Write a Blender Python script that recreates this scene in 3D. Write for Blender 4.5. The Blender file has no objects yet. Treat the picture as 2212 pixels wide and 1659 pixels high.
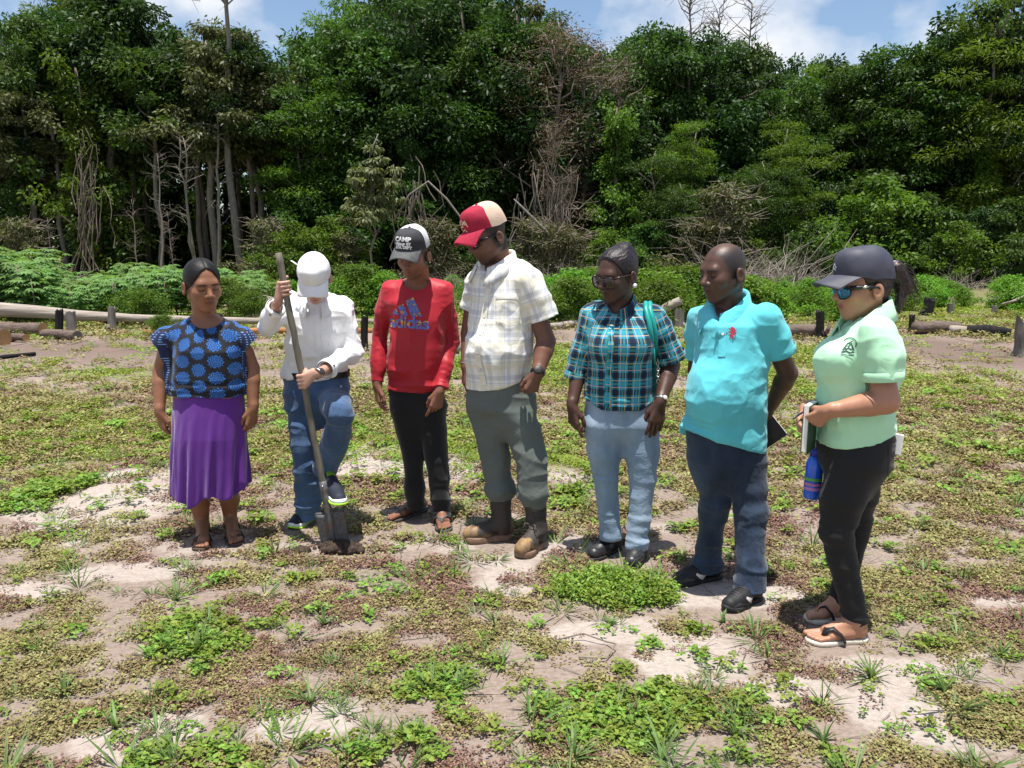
import bpy, bmesh, math, random
import numpy as np
from mathutils import Vector, Matrix
from mathutils.bvhtree import BVHTree
R_ = math.radians
# ------------------------------------------------------------------ camera, sky, sun, exposure
scene = bpy.context.scene
COL = scene.collection
CAM_H = 1.65
PITCH = R_(9.43)
FPX = 1106.0 / math.tan(R_(32.0))          # focal length in pixels of a 2212 px wide picture
cam_d = bpy.data.cameras.new("camera")
cam_d.sensor_width = 36.0
cam_d.lens = 18.0 / math.tan(R_(32.0))
cam_d.clip_end = 3000.0
cam = bpy.data.objects.new("camera", cam_d)
COL.objects.link(cam)
cam.location = (0, 0, CAM_H)
cam.rotation_euler = (R_(90) - PITCH, 0, 0)
scene.camera = cam

SUN_DIR = Vector((0.01, 0.135, -1.0)).normalized()      # the way the light travels
sun_el = math.asin(-SUN_DIR.z)
sun_az = math.atan2(-SUN_DIR.x, -SUN_DIR.y)
world = bpy.data.worlds.new("World")
scene.world = world
world.use_nodes = True
wn, wl = world.node_tree.nodes, world.node_tree.links
wn.clear()
w_out = wn.new('ShaderNodeOutputWorld')
w_bg = wn.new('ShaderNodeBackground')
w_sky = wn.new('ShaderNodeTexSky')
w_sky.sky_type = 'NISHITA'
w_sky.sun_disc = False
w_sky.sun_elevation = sun_el
w_sky.sun_rotation = sun_az
w_sky.air_density = 1.0
w_sky.dust_density = 0.6
w_sky.ozone_density = 1.4
w_bg.inputs[1].default_value = 0.095
# fair weather cumulus all over the sky, a noise of the view direction
w_tc = wn.new('ShaderNodeTexCoord')
w_map = wn.new('ShaderNodeMapping')
w_map.inputs['Location'].default_value = (9.3, 4.4, 2.8)
w_map.inputs['Scale'].default_value = (2.1, 2.1, 3.4)
w_n1 = wn.new('ShaderNodeTexNoise')
w_n1.inputs['Scale'].default_value = 1.35
w_n1.inputs['Detail'].default_value = 9.0
w_n1.inputs['Roughness'].default_value = 0.53
w_r = wn.new('ShaderNodeValToRGB')
w_r.color_ramp.elements[0].position = 0.50
w_r.color_ramp.elements[0].color = (0, 0, 0, 1)
w_r.color_ramp.elements[1].position = 0.62
w_r.color_ramp.elements[1].color = (1, 1, 1, 1)
w_mix = wn.new('ShaderNodeMix')
w_mix.data_type = 'RGBA'
w_mix.inputs[7].default_value = (6.6, 6.7, 6.9, 1)
wl.new(w_tc.outputs['Generated'], w_map.inputs[0])
wl.new(w_map.outputs[0], w_n1.inputs['Vector'])
wl.new(w_n1.outputs[0], w_r.inputs[0])
wl.new(w_r.outputs[0], w_mix.inputs[0])
wl.new(w_sky.outputs[0], w_mix.inputs[6])
wl.new(w_mix.outputs[2], w_bg.inputs[0])
wl.new(w_bg.outputs[0], w_out.inputs[0])

sun_d = bpy.data.lights.new("sun", 'SUN')
sun_d.energy = 5.0
sun_d.angle = R_(0.53)
sun_d.color = (1.0, 0.955, 0.88)
sun = bpy.data.objects.new("sun", sun_d)
COL.objects.link(sun)
sun.rotation_euler = SUN_DIR.to_track_quat('-Z', 'Y').to_euler()
sun.location = (0, -10, 30)

scene.render.engine = 'CYCLES'
scene.view_settings.view_transform = 'Standard'
scene.view_settings.look = 'None'
scene.view_settings.exposure = 0.68
scene.view_settings.gamma = 1.0
scene.render.resolution_x = 1024
scene.render.resolution_y = 768
scene.cycles.max_bounces = 4
scene.cycles.diffuse_bounces = 3
scene.cycles.glossy_bounces = 2
scene.cycles.transmission_bounces = 3
scene.cycles.transparent_max_bounces = 4

# ------------------------------------------------------------------ picture point -> place
CP, SP = math.cos(PITCH), math.sin(PITCH)
def ray(u, v):
    a, b = (u - 1106.0) / FPX, (829.5 - v) / FPX
    return np.array([a, CP + b * SP, -SP + b * CP])
def at(u, v, y):                                # point on the upright plane at depth y
    d = ray(u, v)
    t = y / d[1]
    return np.array([d[0] * t, y, CAM_H + d[2] * t])
def G(u, v, z=0.0):                             # point on the ground
    d = ray(u, v)
    t = (z - CAM_H) / d[2]
    return np.array([d[0] * t, d[1] * t, z])

# ------------------------------------------------------------------ object helpers
def tag(o, label=None, cat=None, group=None, kind=None):
    if label: o['label'] = label
    if cat: o['category'] = cat
    if group: o['group'] = group
    if kind: o['kind'] = kind
    return o
def empty(name, loc, label=None, cat=None, group=None):
    o = bpy.data.objects.new(name, None)
    o.empty_display_size = 0.1
    COL.objects.link(o)
    o.location = Vector(loc)
    return tag(o, label, cat, group)
def mesh_obj(name, V, Fc, mat, parent=None, smooth=True, attrs=None, origin=None):
    """V in world space; with a parent the vertices are made relative to its place."""
    V = np.asarray(V, dtype=np.float64).reshape(-1, 3)
    if parent is not None:
        off = np.zeros(3)
        q = parent
        while q is not None:
            off += np.array(q.location); q = q.parent
        V = V - off
    elif origin is not None:
        V = V - np.asarray(origin)
    me = bpy.data.meshes.new(name)
    if isinstance(Fc, np.ndarray) and Fc.ndim == 2:
        n, k = Fc.shape
        me.vertices.add(len(V)); me.vertices.foreach_set('co', V.astype(np.float32).ravel())
        me.loops.add(n * k); me.loops.foreach_set('vertex_index', Fc.astype(np.int32).ravel())
        me.polygons.add(n); me.polygons.foreach_set('loop_start', np.arange(0, n * k, k, dtype=np.int32))
        me.update(calc_edges=True); me.validate()
    else:
        me.from_pydata([tuple(p) for p in V], [], [tuple(int(i) for i in f) for f in Fc])
        me.update()
    if smooth:
        me.polygons.foreach_set('use_smooth', np.ones(len(me.polygons), dtype=bool))
    for k_, (typ, arr) in (attrs or {}).items():
        a = me.attributes.new(k_, typ, 'POINT')
        arr = np.asarray(arr, dtype=np.float32)
        if typ == 'FLOAT_COLOR':
            if arr.shape[1] == 3: arr = np.concatenate([arr, np.ones((len(arr), 1), np.float32)], 1)
            a.data.foreach_set('color', arr.ravel())
        elif typ == 'FLOAT_VECTOR': a.data.foreach_set('vector', arr.ravel())
        elif typ == 'INT': a.data.foreach_set('value', np.asarray(arr, dtype=np.int32).ravel())
        else: a.data.foreach_set('value', arr.ravel())
    mats = mat if isinstance(mat, (list, tuple)) else [mat]
    for m_ in mats: me.materials.append(m_)
    o = bpy.data.objects.new(name, me)
    COL.objects.link(o)
    if parent is not None: o.parent = parent
    elif origin is not None: o.location = Vector(origin)
    return o
def copy_tree(o, parent=None):
    c = o.copy()
    COL.objects.link(c)
    c.parent = parent
    for ch in list(o.children): copy_tree(ch, c)
    return c
class MB:
    """collects simple shapes for one mesh"""
    def __init__(s): s.v = []; s.f = []; s.n = 0
    def add(s, V, Fc):
        V = np.asarray(V, float)
        s.v.append(V); s.f += [tuple(i + s.n for i in f) for f in Fc]; s.n += len(V)
    def tube(s, pts, rad, seg=8, cap=True, flat=None):
        pts = [np.asarray(p, float) for p in pts]
        n = len(pts)
        rad = [rad] * n if np.isscalar(rad) else list(rad)
        V = []; up = None
        for i in range(n):
            t = pts[min(i + 1, n - 1)] - pts[max(i - 1, 0)]
            t = t / (np.linalg.norm(t) + 1e-9)
            if up is None:
                up = np.array([0, 0, 1.0]) if abs(t[2]) < 0.9 else np.array([1.0, 0, 0])
            up = up - t * up.dot(t); up /= np.linalg.norm(up) + 1e-9
            sd = np.cross(t, up)
            for k in range(seg):
                a = 2 * math.pi * k / seg
                q = math.cos(a) * sd + math.sin(a) * up * (flat if flat else 1.0)
                V.append(pts[i] + rad[i] * q)
        Fc = []
        for i in range(n - 1):
            for k in range(seg):
                a, b = i * seg + k, i * seg + (k + 1) % seg
                Fc.append((a, b, b + seg, a + seg))
        if cap:
            Fc.append(tuple(range(seg))[::-1]); Fc.append(tuple(range((n - 1) * seg, n * seg)))
        s.add(V, Fc)
    def box(s, c, ax, ay, az):
        c, ax, ay, az = [np.asarray(q, float) for q in (c, ax, ay, az)]
        V = [c + i * ax + j * ay + k * az for k in (-1, 1) for j in (-1, 1) for i in (-1, 1)]
        s.add(V, [(0, 2, 3, 1), (4, 5, 7, 6), (0, 1, 5, 4), (2, 6, 7, 3), (0, 4, 6, 2), (1, 3, 7, 5)])
    def obj(s, name, mat, parent=None, smooth=True, origin=None):
        return mesh_obj(name, np.concatenate(s.v), s.f, mat, parent, smooth, None, origin)

# ------------------------------------------------------------------ numpy noise
def _hash(ix, iy, iz, seed):
    h = (ix * 374761393 + iy * 668265263 + iz * 2147483647 + seed * 1274126177) & 0xffffffff
    h = ((h ^ (h >> 13)) * 1274126177) & 0xffffffff
    return ((h ^ (h >> 16)) & 0xffff) / 32767.5 - 1.0
def vnoise(P, seed=0):
    P = np.asarray(P, float)
    i = np.floor(P).astype(np.int64); f = P - i; f = f * f * (3 - 2 * f)
    out = 0
    for dx in (0, 1):
        wx = f[:, 0] if dx else 1 - f[:, 0]
        for dy in (0, 1):
            wy = f[:, 1] if dy else 1 - f[:, 1]
            for dz in (0, 1):
                wz = f[:, 2] if dz else 1 - f[:, 2]
                out = out + wx * wy * wz * _hash(i[:, 0] + dx, i[:, 1] + dy, i[:, 2] + dz, seed)
    return out
def fbm(P, seed=0, oct=3):
    P = np.asarray(P, float); o = 0; a = 1.0; t = 0
    for k in range(oct):
        o = o + a * vnoise(P * 2 ** k, seed + 17 * k); t += a; a *= 0.5
    return o / t

# ------------------------------------------------------------------ materials
def new_mat(name):
    m = bpy.data.materials.new(name); m.use_nodes = True
    nt = m.node_tree; nt.nodes.clear()
    out = nt.nodes.new('ShaderNodeOutputMaterial')
    b = nt.nodes.new('ShaderNodeBsdfPrincipled')
    nt.links.new(b.outputs[0], out.inputs[0])
    return m, nt, b, out
def N(nt, typ, ins=None, **kw):
    n = nt.nodes.new(typ)
    for k, v in kw.items(): setattr(n, k, v)
    for k, v in (ins or {}).items():
        if isinstance(v, bpy.types.NodeSocket): nt.links.new(v, n.inputs[k])
        else: n.inputs[k].default_value = v
    return n
def ramp(nt, fac, stops):
    n = nt.nodes.new('ShaderNodeValToRGB')
    nt.links.new(fac, n.inputs[0])
    cr = n.color_ramp
    while len(cr.elements) < len(stops): cr.elements.new(0.5)
    for e, (p, c) in zip(cr.elements, stops):
        e.position = p; e.color = (*c, 1) if len(c) == 3 else c
    return n.outputs[0]
def mixc(nt, fac, a, b, mode='MIX'):
    n = nt.nodes.new('ShaderNodeMix'); n.data_type = 'RGBA'; n.blend_type = mode
    for i, q in ((0, fac), (6, a), (7, b)):
        if isinstance(q, bpy.types.NodeSocket): nt.links.new(q, n.inputs[i])
        elif i == 0: n.inputs[0].default_value = q
        else: n.inputs[i].default_value = (*q, 1) if len(q) == 3 else q
    return n.outputs[2]
def math_(nt, op, a, b=0.0, c=None):
    n = nt.nodes.new('ShaderNodeMath'); n.operation = op
    for i, q in enumerate((a, b) if c is None else (a, b, c)):
        if isinstance(q, bpy.types.NodeSocket): nt.links.new(q, n.inputs[i])
        else: n.inputs[i].default_value = q
    return n.outputs[0]
def bump(nt, b, h, strength=0.3, dist=0.01):
    n = nt.nodes.new('ShaderNodeBump')
    n.inputs['Strength'].default_value = strength; n.inputs['Distance'].default_value = dist
    nt.links.new(h, n.inputs['Height']); nt.links.new(n.outputs[0], b.inputs['Normal'])
def noise(nt, vec, scale, detail=3, rough=0.5):
    n = nt.nodes.new('ShaderNodeTexNoise')
    n.inputs['Scale'].default_value = scale; n.inputs['Detail'].default_value = detail
    n.inputs['Roughness'].default_value = rough
    if vec is not None: nt.links.new(vec, n.inputs['Vector'])
    return n.outputs[0]
def objco(nt, scale=None):
    t = nt.nodes.new('ShaderNodeTexCoord').outputs['Object']
    if scale is None: return t
    m = nt.nodes.new('ShaderNodeMapping'); m.inputs['Scale'].default_value = scale
    nt.links.new(t, m.inputs[0]); return m.outputs[0]
_pm = {}
def plain(name, col, rough=0.6, metal=0.0, var=0.12, scale=30.0, bmp=0.15, spec=0.4, stretch=None, bdist=0.004):
    if name in _pm: return _pm[name]
    m, nt, b, out = new_mat(name)
    co = objco(nt, stretch)
    n1 = noise(nt, co, scale, 4, 0.6)
    lo = tuple(c * (1 - var) for c in col); hi = tuple(min(1, c * (1 + var)) for c in col)
    nt.links.new(ramp(nt, n1, [(0.3, lo), (0.7, hi)]), b.inputs['Base Color'])
    b.inputs['Roughness'].default_value = rough; b.inputs['Metallic'].default_value = metal
    b.inputs['Specular IOR Level'].default_value = spec
    if bmp: bump(nt, b, n1, bmp, bdist)
    _pm[name] = m
    return m

# ------------------------------------------------------------------ signed distance modelling
def p_cone(a, b, ra, rb):
    a, b = np.asarray(a, float), np.asarray(b, float)
    ba = b - a; L2 = ba.dot(ba) + 1e-12
    def fn(X, Y, Z):
        px, py, pz = X - a[0], Y - a[1], Z - a[2]
        h = np.clip((px * ba[0] + py * ba[1] + pz * ba[2]) / L2, 0, 1)
        return np.sqrt((px - h * ba[0]) ** 2 + (py - h * ba[1]) ** 2 + (pz - h * ba[2]) ** 2) - (ra + (rb - ra) * h)
    r = max(ra, rb)
    return fn, np.minimum(a, b) - r, np.maximum(a, b) + r
def p_ell(c, rad, M=None):
    c = np.asarray(c, float); rad = np.asarray(rad, float)
    M = np.eye(3) if M is None else M
    mr = rad.min()
    def fn(X, Y, Z):
        px, py, pz = X - c[0], Y - c[1], Z - c[2]
        q = 0
        for i in range(3):
            q = q + ((px * M[0, i] + py * M[1, i] + pz * M[2, i]) / rad[i]) ** 2
        q = np.sqrt(q)
        return (q - 1) * mr * (0.6 + 0.4 * np.minimum(q, 1.0))
    r = rad.max()
    return fn, c - r, c + r
def p_loft(rows, n=2.3, wave=None):
    """rows: (z, cx, cy, w, dfront, dback) bottom to top"""
    A = np.array(sorted(rows, key=lambda r: r[0]), float)
    zs = A[:, 0]
    def fn(X, Y, Z):
        z = np.asarray(Z, float)
        cx, cy, w, df, db = [np.interp(z, zs, A[:, i]) for i in (1, 2, 3, 4, 5)]
        x = X - cx; y = Y - cy
        dp = np.where(y < 0, df, db)
        q = (np.abs(x / w) ** n + np.abs(y / dp) ** n) ** (1.0 / n)
        mm = np.minimum(w, np.minimum(df, db))
        d = (q - 1) * mm
        if wave is not None: d = d + wave(x, y, z)
        return np.maximum(np.maximum(d, z - zs[-1]), zs[0] - z)
    mw = A[:, 3].max(); md = A[:, 4:].max()
    return fn, np.array([(A[:, 1] - A[:, 3]).min(), (A[:, 2] - md).min(), zs[0]]), np.array([(A[:, 1] + A[:, 3]).max(), (A[:, 2] + md).max(), zs[-1]])
def p_half(c, nrm):                              # half space, inside where (p-c).n < 0
    c = np.asarray(c, float); nrm = np.asarray(nrm, float); nrm = nrm / np.linalg.norm(nrm)
    return (lambda X, Y, Z: (X - c[0]) * nrm[0] + (Y - c[1]) * nrm[1] + (Z - c[2]) * nrm[2]), None, None
def field_mesh(prims, h, lo=None, hi=None, smooth=2):
    """prims: list of (prim, mode, k); u union, s subtract, i intersect. Returns V, quads, normals"""
    L = [p for p in prims if p[1] == 'u']
    if lo is None:
        lo = np.min([p[0][1] for p in L], 0) - 3 * h
        hi = np.max([p[0][2] for p in L], 0) + 3 * h
    lo, hi = np.asarray(lo, float), np.asarray(hi, float)
    n = np.ceil((hi - lo) / h).astype(int) + 1
    D = np.full(n, 0.2, np.float32)
    ax = [(lo[i] + h * np.arange(n[i])).astype(np.float32) for i in range(3)]
    for (fn, a, b), mode, k in prims:
        if a is None: i0, i1 = np.zeros(3, int), n
        else:
            pad = k + 4 * h
            i0 = np.clip(np.floor((a - pad - lo) / h).astype(int), 0, n)
            i1 = np.clip(np.ceil((b + pad - lo) / h).astype(int) + 1, 0, n)
            if np.any(i1 <= i0): continue
        sl = tuple(slice(i0[i], i1[i]) for i in range(3))
        X = ax[0][sl[0]][:, None, None]; Y = ax[1][sl[1]][None, :, None]; Z = ax[2][sl[2]][None, None, :]
        d = np.asarray(fn(X, Y, Z), np.float32); o = D[sl]
        if mode == 'u':
            r = np.minimum(o, d)
            if k > 0:
                q = np.maximum(k - np.abs(o - d), 0) / k
                r = r - q * q * k * 0.25
        else:
            if mode == 's': d = -d
            r = np.maximum(o, d)
            if k > 0:
                q = np.maximum(k - np.abs(o - d), 0) / k
                r = r + q * q * k * 0.25
        D[sl] = r
    s = D < 0
    c = np.zeros(n - 1, np.uint8)
    for dx in (0, 1):
        for dy in (0, 1):
            for dz in (0, 1):
                c += s[dx:n[0] - 1 + dx, dy:n[1] - 1 + dy, dz:n[2] - 1 + dz]
    act = (c > 0) & (c < 8)
    I = np.argwhere(act)
    vid = np.full(n - 1, -1, np.int32); vid[act] = np.arange(len(I), dtype=np.int32)
    acc = np.zeros((len(I), 3)); cnt = np.zeros(len(I))
    for axn in range(3):
        o1, o2 = [q for q in range(3) if q != axn]
        for a1 in (0, 1):
            for a2 in (0, 1):
                off = np.zeros(3, int); off[o1] = a1; off[o2] = a2
                off2 = off.copy(); off2[axn] = 1
                p0 = I + off; p1 = I + off2
                d0 = D[p0[:, 0], p0[:, 1], p0[:, 2]]; d1 = D[p1[:, 0], p1[:, 1], p1[:, 2]]
                mk = (d0 < 0) != (d1 < 0)
                t = np.where(mk, d0 / np.where(mk, d0 - d1, 1), 0)
                pos = p0.astype(float); pos[:, axn] += t
                acc += pos * mk[:, None]; cnt += mk
    V = lo + h * acc / np.maximum(cnt, 1)[:, None]
    Q = []
    for axn in range(3):
        o1, o2 = (axn + 1) % 3, (axn + 2) % 3
        s0 = [slice(0, n[i]) for i in range(3)]; s1 = [slice(0, n[i]) for i in range(3)]
        s0[axn] = slice(0, n[axn] - 1); s1[axn] = slice(1, n[axn])
        a, b = s[tuple(s0)], s[tuple(s1)]
        E = np.argwhere(a != b)
        E = E[(E[:, o1] > 0) & (E[:, o2] > 0) & (E[:, o1] < n[o1] - 1) & (E[:, o2] < n[o2] - 1)]
        if len(E) == 0: continue
        fl = a[E[:, 0], E[:, 1], E[:, 2]]
        def vv(d1, d2):
            q = E.copy(); q[:, o1] -= d1; q[:, o2] -= d2
            return vid[q[:, 0], q[:, 1], q[:, 2]]
        qd = np.stack([vv(1, 1), vv(0, 1), vv(0, 0), vv(1, 0)], 1)
        qd[~fl] = qd[~fl][:, ::-1]
        Q.append(qd)
    Q = np.concatenate(Q)
    if smooth:
        e = np.concatenate([Q[:, [0, 1]], Q[:, [1, 2]], Q[:, [2, 3]], Q[:, [3, 0]]])
        deg = np.bincount(e[:, 0], minlength=len(V)) + np.bincount(e[:, 1], minlength=len(V))
        for it in range(smooth):
            for lam in (0.5, -0.52):
                av = np.stack([np.bincount(e[:, 0], V[e[:, 1], i], len(V)) + np.bincount(e[:, 1], V[e[:, 0], i], len(V)) for i in range(3)], 1)
                V = V + lam * (av / np.maximum(deg, 1)[:, None] - V)
    return V, Q
def vnormals(V, Q):
    fn = np.cross(V[Q[:, 2]] - V[Q[:, 0]], V[Q[:, 3]] - V[Q[:, 1]])
    Nn = np.zeros_like(V)
    for k in range(4):
        for i in range(3): Nn[:, i] += np.bincount(Q[:, k], fn[:, i], len(V))
    return Nn / (np.linalg.norm(Nn, axis=1)[:, None] + 1e-12)
def keep_faces(V, Q, mask):
    Q = Q[mask]
    used = np.zeros(len(V), bool); used[Q.ravel()] = True
    mp = np.cumsum(used) - 1
    return V[used], mp[Q]
# ------------------------------------------------------------------ the ground
RNG = np.random.RandomState(11)
FEET = np.array([G(*q)[:2] for q in ((466, 1176), (655, 1133), (725, 1180), (925, 1126), (1096, 1172), (1322, 1202), (1560, 1278), (1812, 1362))])
def patch(x, y, L):
    """sum of soft ellipses given in picture points lying on the ground"""
    o = np.zeros(len(x))
    for u, v, ru, rv, w in L:
        c = G(u, v); rx = abs(G(u + ru, v)[0] - c[0]); ya, yb = G(u, v + rv)[1], G(u, v - rv)[1]
        dy = np.where(y > c[1], (y - c[1]) / (yb - c[1]), (c[1] - y) / (c[1] - ya))
        o = np.maximum(o, w * np.clip(1.35 - np.hypot((x - c[0]) / rx, dy), 0, 1))
    return o
CLOVER = [(450, 1370, 150, 80, 1.0), (420, 1430, 110, 50, .8), (480, 1290, 80, 45, .8), (1345, 1275, 130, 42, 1.3), (1380, 1560, 230, 110, 1.2), (920, 1490, 110, 90, 1.0), (1000, 1440, 140, 40, .8), (110, 1075, 95, 42, 1.0), (60, 1330, 70, 30, .5), (700, 1370, 80, 50, .6), (450, 1630, 180, 40, .9), (850, 1620, 120, 60, 1.0), (640, 1500, 70, 50, .5), (110, 1480, 50, 40, .7), (1650, 1620, 160, 50, .7), (590, 1110, 60, 40, .5), (1240, 1080, 50, 40, .9), (740, 1100, 60, 40, .6), (1160, 1040, 60, 30, .5), (860, 1400, 60, 40, .5), (1780, 1560, 60, 40, .4), (1930, 1320, 40, 20, .4)]
LAWN = [(250, 950, 330, 60, 1.0), (650, 950, 200, 70, .9), (1000, 960, 280, 60, 1.0), (100, 900, 200, 30, .6), (760, 940, 120, 60, .8), (1400, 960, 80, 60, .5), (1220, 1000, 100, 30, .9), (1240, 800, 90, 60, 1.1), (1420, 900, 60, 60, .5), (2000, 850, 220, 60, .5), (2050, 990, 200, 60, .35), (1450, 760, 120, 60, .9), (1720, 840, 80, 70, .9), (1750, 770, 80, 40, .8), (2020, 820, 160, 20, .7), (300, 810, 250, 30, .6), (950, 800, 120, 40, .7)]
SAND = [(270, 1060, 150, 60, 1.0), (170, 1110, 160, 40, .7), (830, 1000, 130, 50, 1.3), (990, 990, 90, 50, 1.2), (1210, 1022, 70, 25, 1.1), (1300, 1370, 140, 30, .9), (1480, 1420, 190, 55, 1.0), (1180, 1180, 80, 30, .6), (1960, 1560, 130, 90, .9), (1900, 1450, 130, 40, .8), (650, 1560, 130, 60, .8), (60, 1280, 70, 20, .6), (250, 1240, 120, 20, .7), (2120, 1290, 110, 30, .7), (560, 1480, 60, 30, .6), (1240, 1560, 60, 60, .4), (1560, 1290, 160, 30, .7), (300, 1580, 140, 50, .7), (1100, 1270, 80, 25, .6), (1720, 1500, 100, 40, .8)]
SOIL = [(250, 760, 420, 30, 1.0), (720, 770, 250, 22, .8), (2080, 760, 200, 40, 1.3), (1850, 720, 150, 18, .7), (1150, 730, 120, 16, .9), (1980, 1030, 200, 30, .4), (560, 800, 200, 16, .5)]
def masks(x, y):
    P = np.stack([x, y, np.zeros_like(x)], 1)
    n1 = fbm(P * 0.8, 3, 3); n2 = fbm(P * np.array((2.2, 3.2, 1)), 7, 4); n3 = fbm(P * 9.0, 9, 2)
    cl = np.clip(patch(x, y, CLOVER) * 0.9 + 0.8 * n2 + 0.35 * n1 - 0.36, 0, 1)
    lw = np.clip(patch(x, y, LAWN) + 0.35 * n1 + 0.25 * n2 - 0.1, 0, 1)
    sd = np.clip(patch(x, y, SAND) * 1.3 + 0.9 * n2 + 0.2 * n1 - 0.12, 0, 1)
    so = np.clip(patch(x, y, SOIL) + 0.3 * n1, 0, 1)
    return cl, lw, sd, so, n1, n2, n3
def gz(x, y):
    x = np.atleast_1d(np.asarray(x, float)); y = np.atleast_1d(np.asarray(y, float))
    P = np.stack([x, y, np.zeros_like(x)], 1)
    d = np.min(np.hypot(x[:, None] - FEET[None, :, 0], y[:, None] - FEET[None, :, 1]), 1)
    w = np.clip((d - 0.30) / 0.7, 0, 1)
    z = w * (0.018 * fbm(P * 2.0, 2, 3) + np.clip((y - 5) / 10, 0, 1) * 0.09 * fbm(P * 0.25, 5, 3))
    mu = patch(x, y, [(830, 1000, 150, 50, .8), (1000, 985, 110, 45, .9), (1210, 1018, 80, 22, .8), (270, 1060, 170, 60, .6)])
    return z + w * 0.07 * np.clip(mu, 0, 1) * (1 + 0.6 * fbm(P * 3, 8, 2))
def GZ(u, v):
    c = G(u, v); c[2] = gz(c[0], c[1])[0]; return c
def build_ground():
    a = np.concatenate([np.arange(-2.6, 2.6, 0.045), 2.6 + np.cumsum(0.05 * 1.055 ** np.arange(110))]); xs = np.unique(np.concatenate([-a[a > 2.6], a]))
    ys = np.concatenate([[-60, -20, -6, -2, 0, 1.0, 1.5], np.arange(1.8, 7.0, 0.05), 7.0 + np.cumsum(0.055 * 1.032 ** np.arange(165)), [420, 900]])
    X, Y = np.meshgrid(xs, ys); x, y = X.ravel(), Y.ravel(); nx, ny = len(xs), len(ys)
    z = gz(x, y)
    fine = np.clip(1 - (y - 7) / 5, 0, 1) * (np.abs(x) < 5)
    d = np.min(np.hypot(x[:, None] - FEET[None, :, 0], y[:, None] - FEET[None, :, 1]), 1)
    z = z + fine * np.clip((d - .2) / .3, 0.15, 1) * 0.008 * fbm(np.stack([x, y, x * 0], 1) * 8, 4, 3)
    cl, lw, sd, so, n1, n2, n3 = masks(x, y)
    i = np.arange((nx - 1) * (ny - 1)); r, c = i // (nx - 1), i % (nx - 1); q = r * nx + c
    Fc = np.stack([q, q + 1, q + nx + 1, q + nx], 1)
    m, nt, b, out = new_mat('sandy_soil_with_weeds')
    at_ = N(nt, 'ShaderNodeAttribute', attribute_name='cover'); sp = N(nt, 'ShaderNodeSeparateColor', {0: at_.outputs['Color']})
    co = objco(nt); cs = objco(nt, (1, 1.35, 1))
    f1 = noise(nt, cs, 7.0, 6, 0.65); f2 = noise(nt, cs, 34.0, 5, 0.65); f3 = noise(nt, co, 160.0, 3, 0.6); f4 = noise(nt, co, 1.3, 4, 0.6)
    sand = ramp(nt, f2, [(0.25, (0.300, 0.252, 0.220)), (0.55, (0.420, 0.365, 0.325)), (0.85, (0.500, 0.448, 0.405))])
    soil = ramp(nt, f2, [(0.25, (0.180, 0.138, 0.112)), (0.55, (0.290, 0.232, 0.196)), (0.85, (0.385, 0.325, 0.285))])
    base = mixc(nt, ramp(nt, math_(nt, 'ADD', math_(nt, 'MULTIPLY', sp.outputs[1], 0.8), math_(nt, 'MULTIPLY', f1, 0.5)), [(0.36, (0, 0, 0)), (0.58, (1, 1, 1))]), soil, sand)
    base = mixc(nt, math_(nt, 'MULTIPLY', sp.outputs[2], 0.85), base, ramp(nt, f2, [(0.25, (0.085, 0.058, 0.046)), (0.55, (0.150, 0.108, 0.088)), (0.85, (0.240, 0.190, 0.160))]))
    moss = ramp(nt, f2, [(0.3, (0.075, 0.078, 0.022)), (0.7, (0.165, 0.175, 0.045))])
    far = ramp(nt, math_(nt, 'ADD', math_(nt, 'MULTIPLY', sp.outputs[0], 0.9), math_(nt, 'MULTIPLY', f1, 0.45)), [(0.42, (0, 0, 0)), (0.75, (1, 1, 1))])
    base = mixc(nt, math_(nt, 'MULTIPLY', far, 0.75), base, moss)
    base = mixc(nt, math_(nt, 'MULTIPLY', ramp(nt, f4, [(0.45, (0, 0, 0)), (0.7, (1, 1, 1))]), 0.22), base, (0.270, 0.180, 0.150))
    base = mixc(nt, 0.25, base, ramp(nt, f3, [(0.3, (0.55, 0.55, 0.55)), (0.7, (1.3, 1.3, 1.3))]), 'MULTIPLY')
    nt.links.new(base, b.inputs['Base Color']); b.inputs['Roughness'].default_value = 0.95; b.inputs['Specular IOR Level'].default_value = 0.15
    bump(nt, b, math_(nt, 'ADD', f2, math_(nt, 'MULTIPLY', f3, 0.5)), 0.7, 0.02)
    o = mesh_obj('ground', np.stack([x, y, z], 1), Fc, m, None, True, {'cover': ('FLOAT_COLOR', np.stack([np.maximum(lw, 0.8 * (y > 17)), sd, so], 1))})
    tag(o, kind='structure')
build_ground()
# ------------------------------------------------------------------ leaves
def leaf_mat(name, lo, hi, trans=0.32, rough=0.52, hue=0.18, spec=0.25):
    m, nt, b, out = new_mat(name)
    at_ = N(nt, 'ShaderNodeAttribute', attribute_name='tint'); oi = N(nt, 'ShaderNodeObjectInfo')
    c = mixc(nt, at_.outputs['Fac'], lo, hi)
    hs = N(nt, 'ShaderNodeHueSaturation', {'Hue': math_(nt, 'ADD', 0.5 - hue * 0.09, math_(nt, 'MULTIPLY', oi.outputs['Random'], hue * 0.18)), 'Saturation': 1.0, 'Value': math_(nt, 'ADD', 0.78, math_(nt, 'MULTIPLY', oi.outputs['Random'], 0.44)), 'Color': c}).outputs[0]
    nt.links.new(hs, b.inputs['Base Color']); b.inputs['Roughness'].default_value = rough; b.inputs['Specular IOR Level'].default_value = spec
    if trans:
        t = N(nt, 'ShaderNodeBsdfTranslucent', {'Color': mixc(nt, 1.0, hs, (1.25, 1.35, 0.55), 'MULTIPLY')})
        mx = N(nt, 'ShaderNodeMixShader', {0: trans, 1: b.outputs[0], 2: t.outputs[0]}); nt.links.new(mx.outputs[0], out.inputs[0])
    return m
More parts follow.
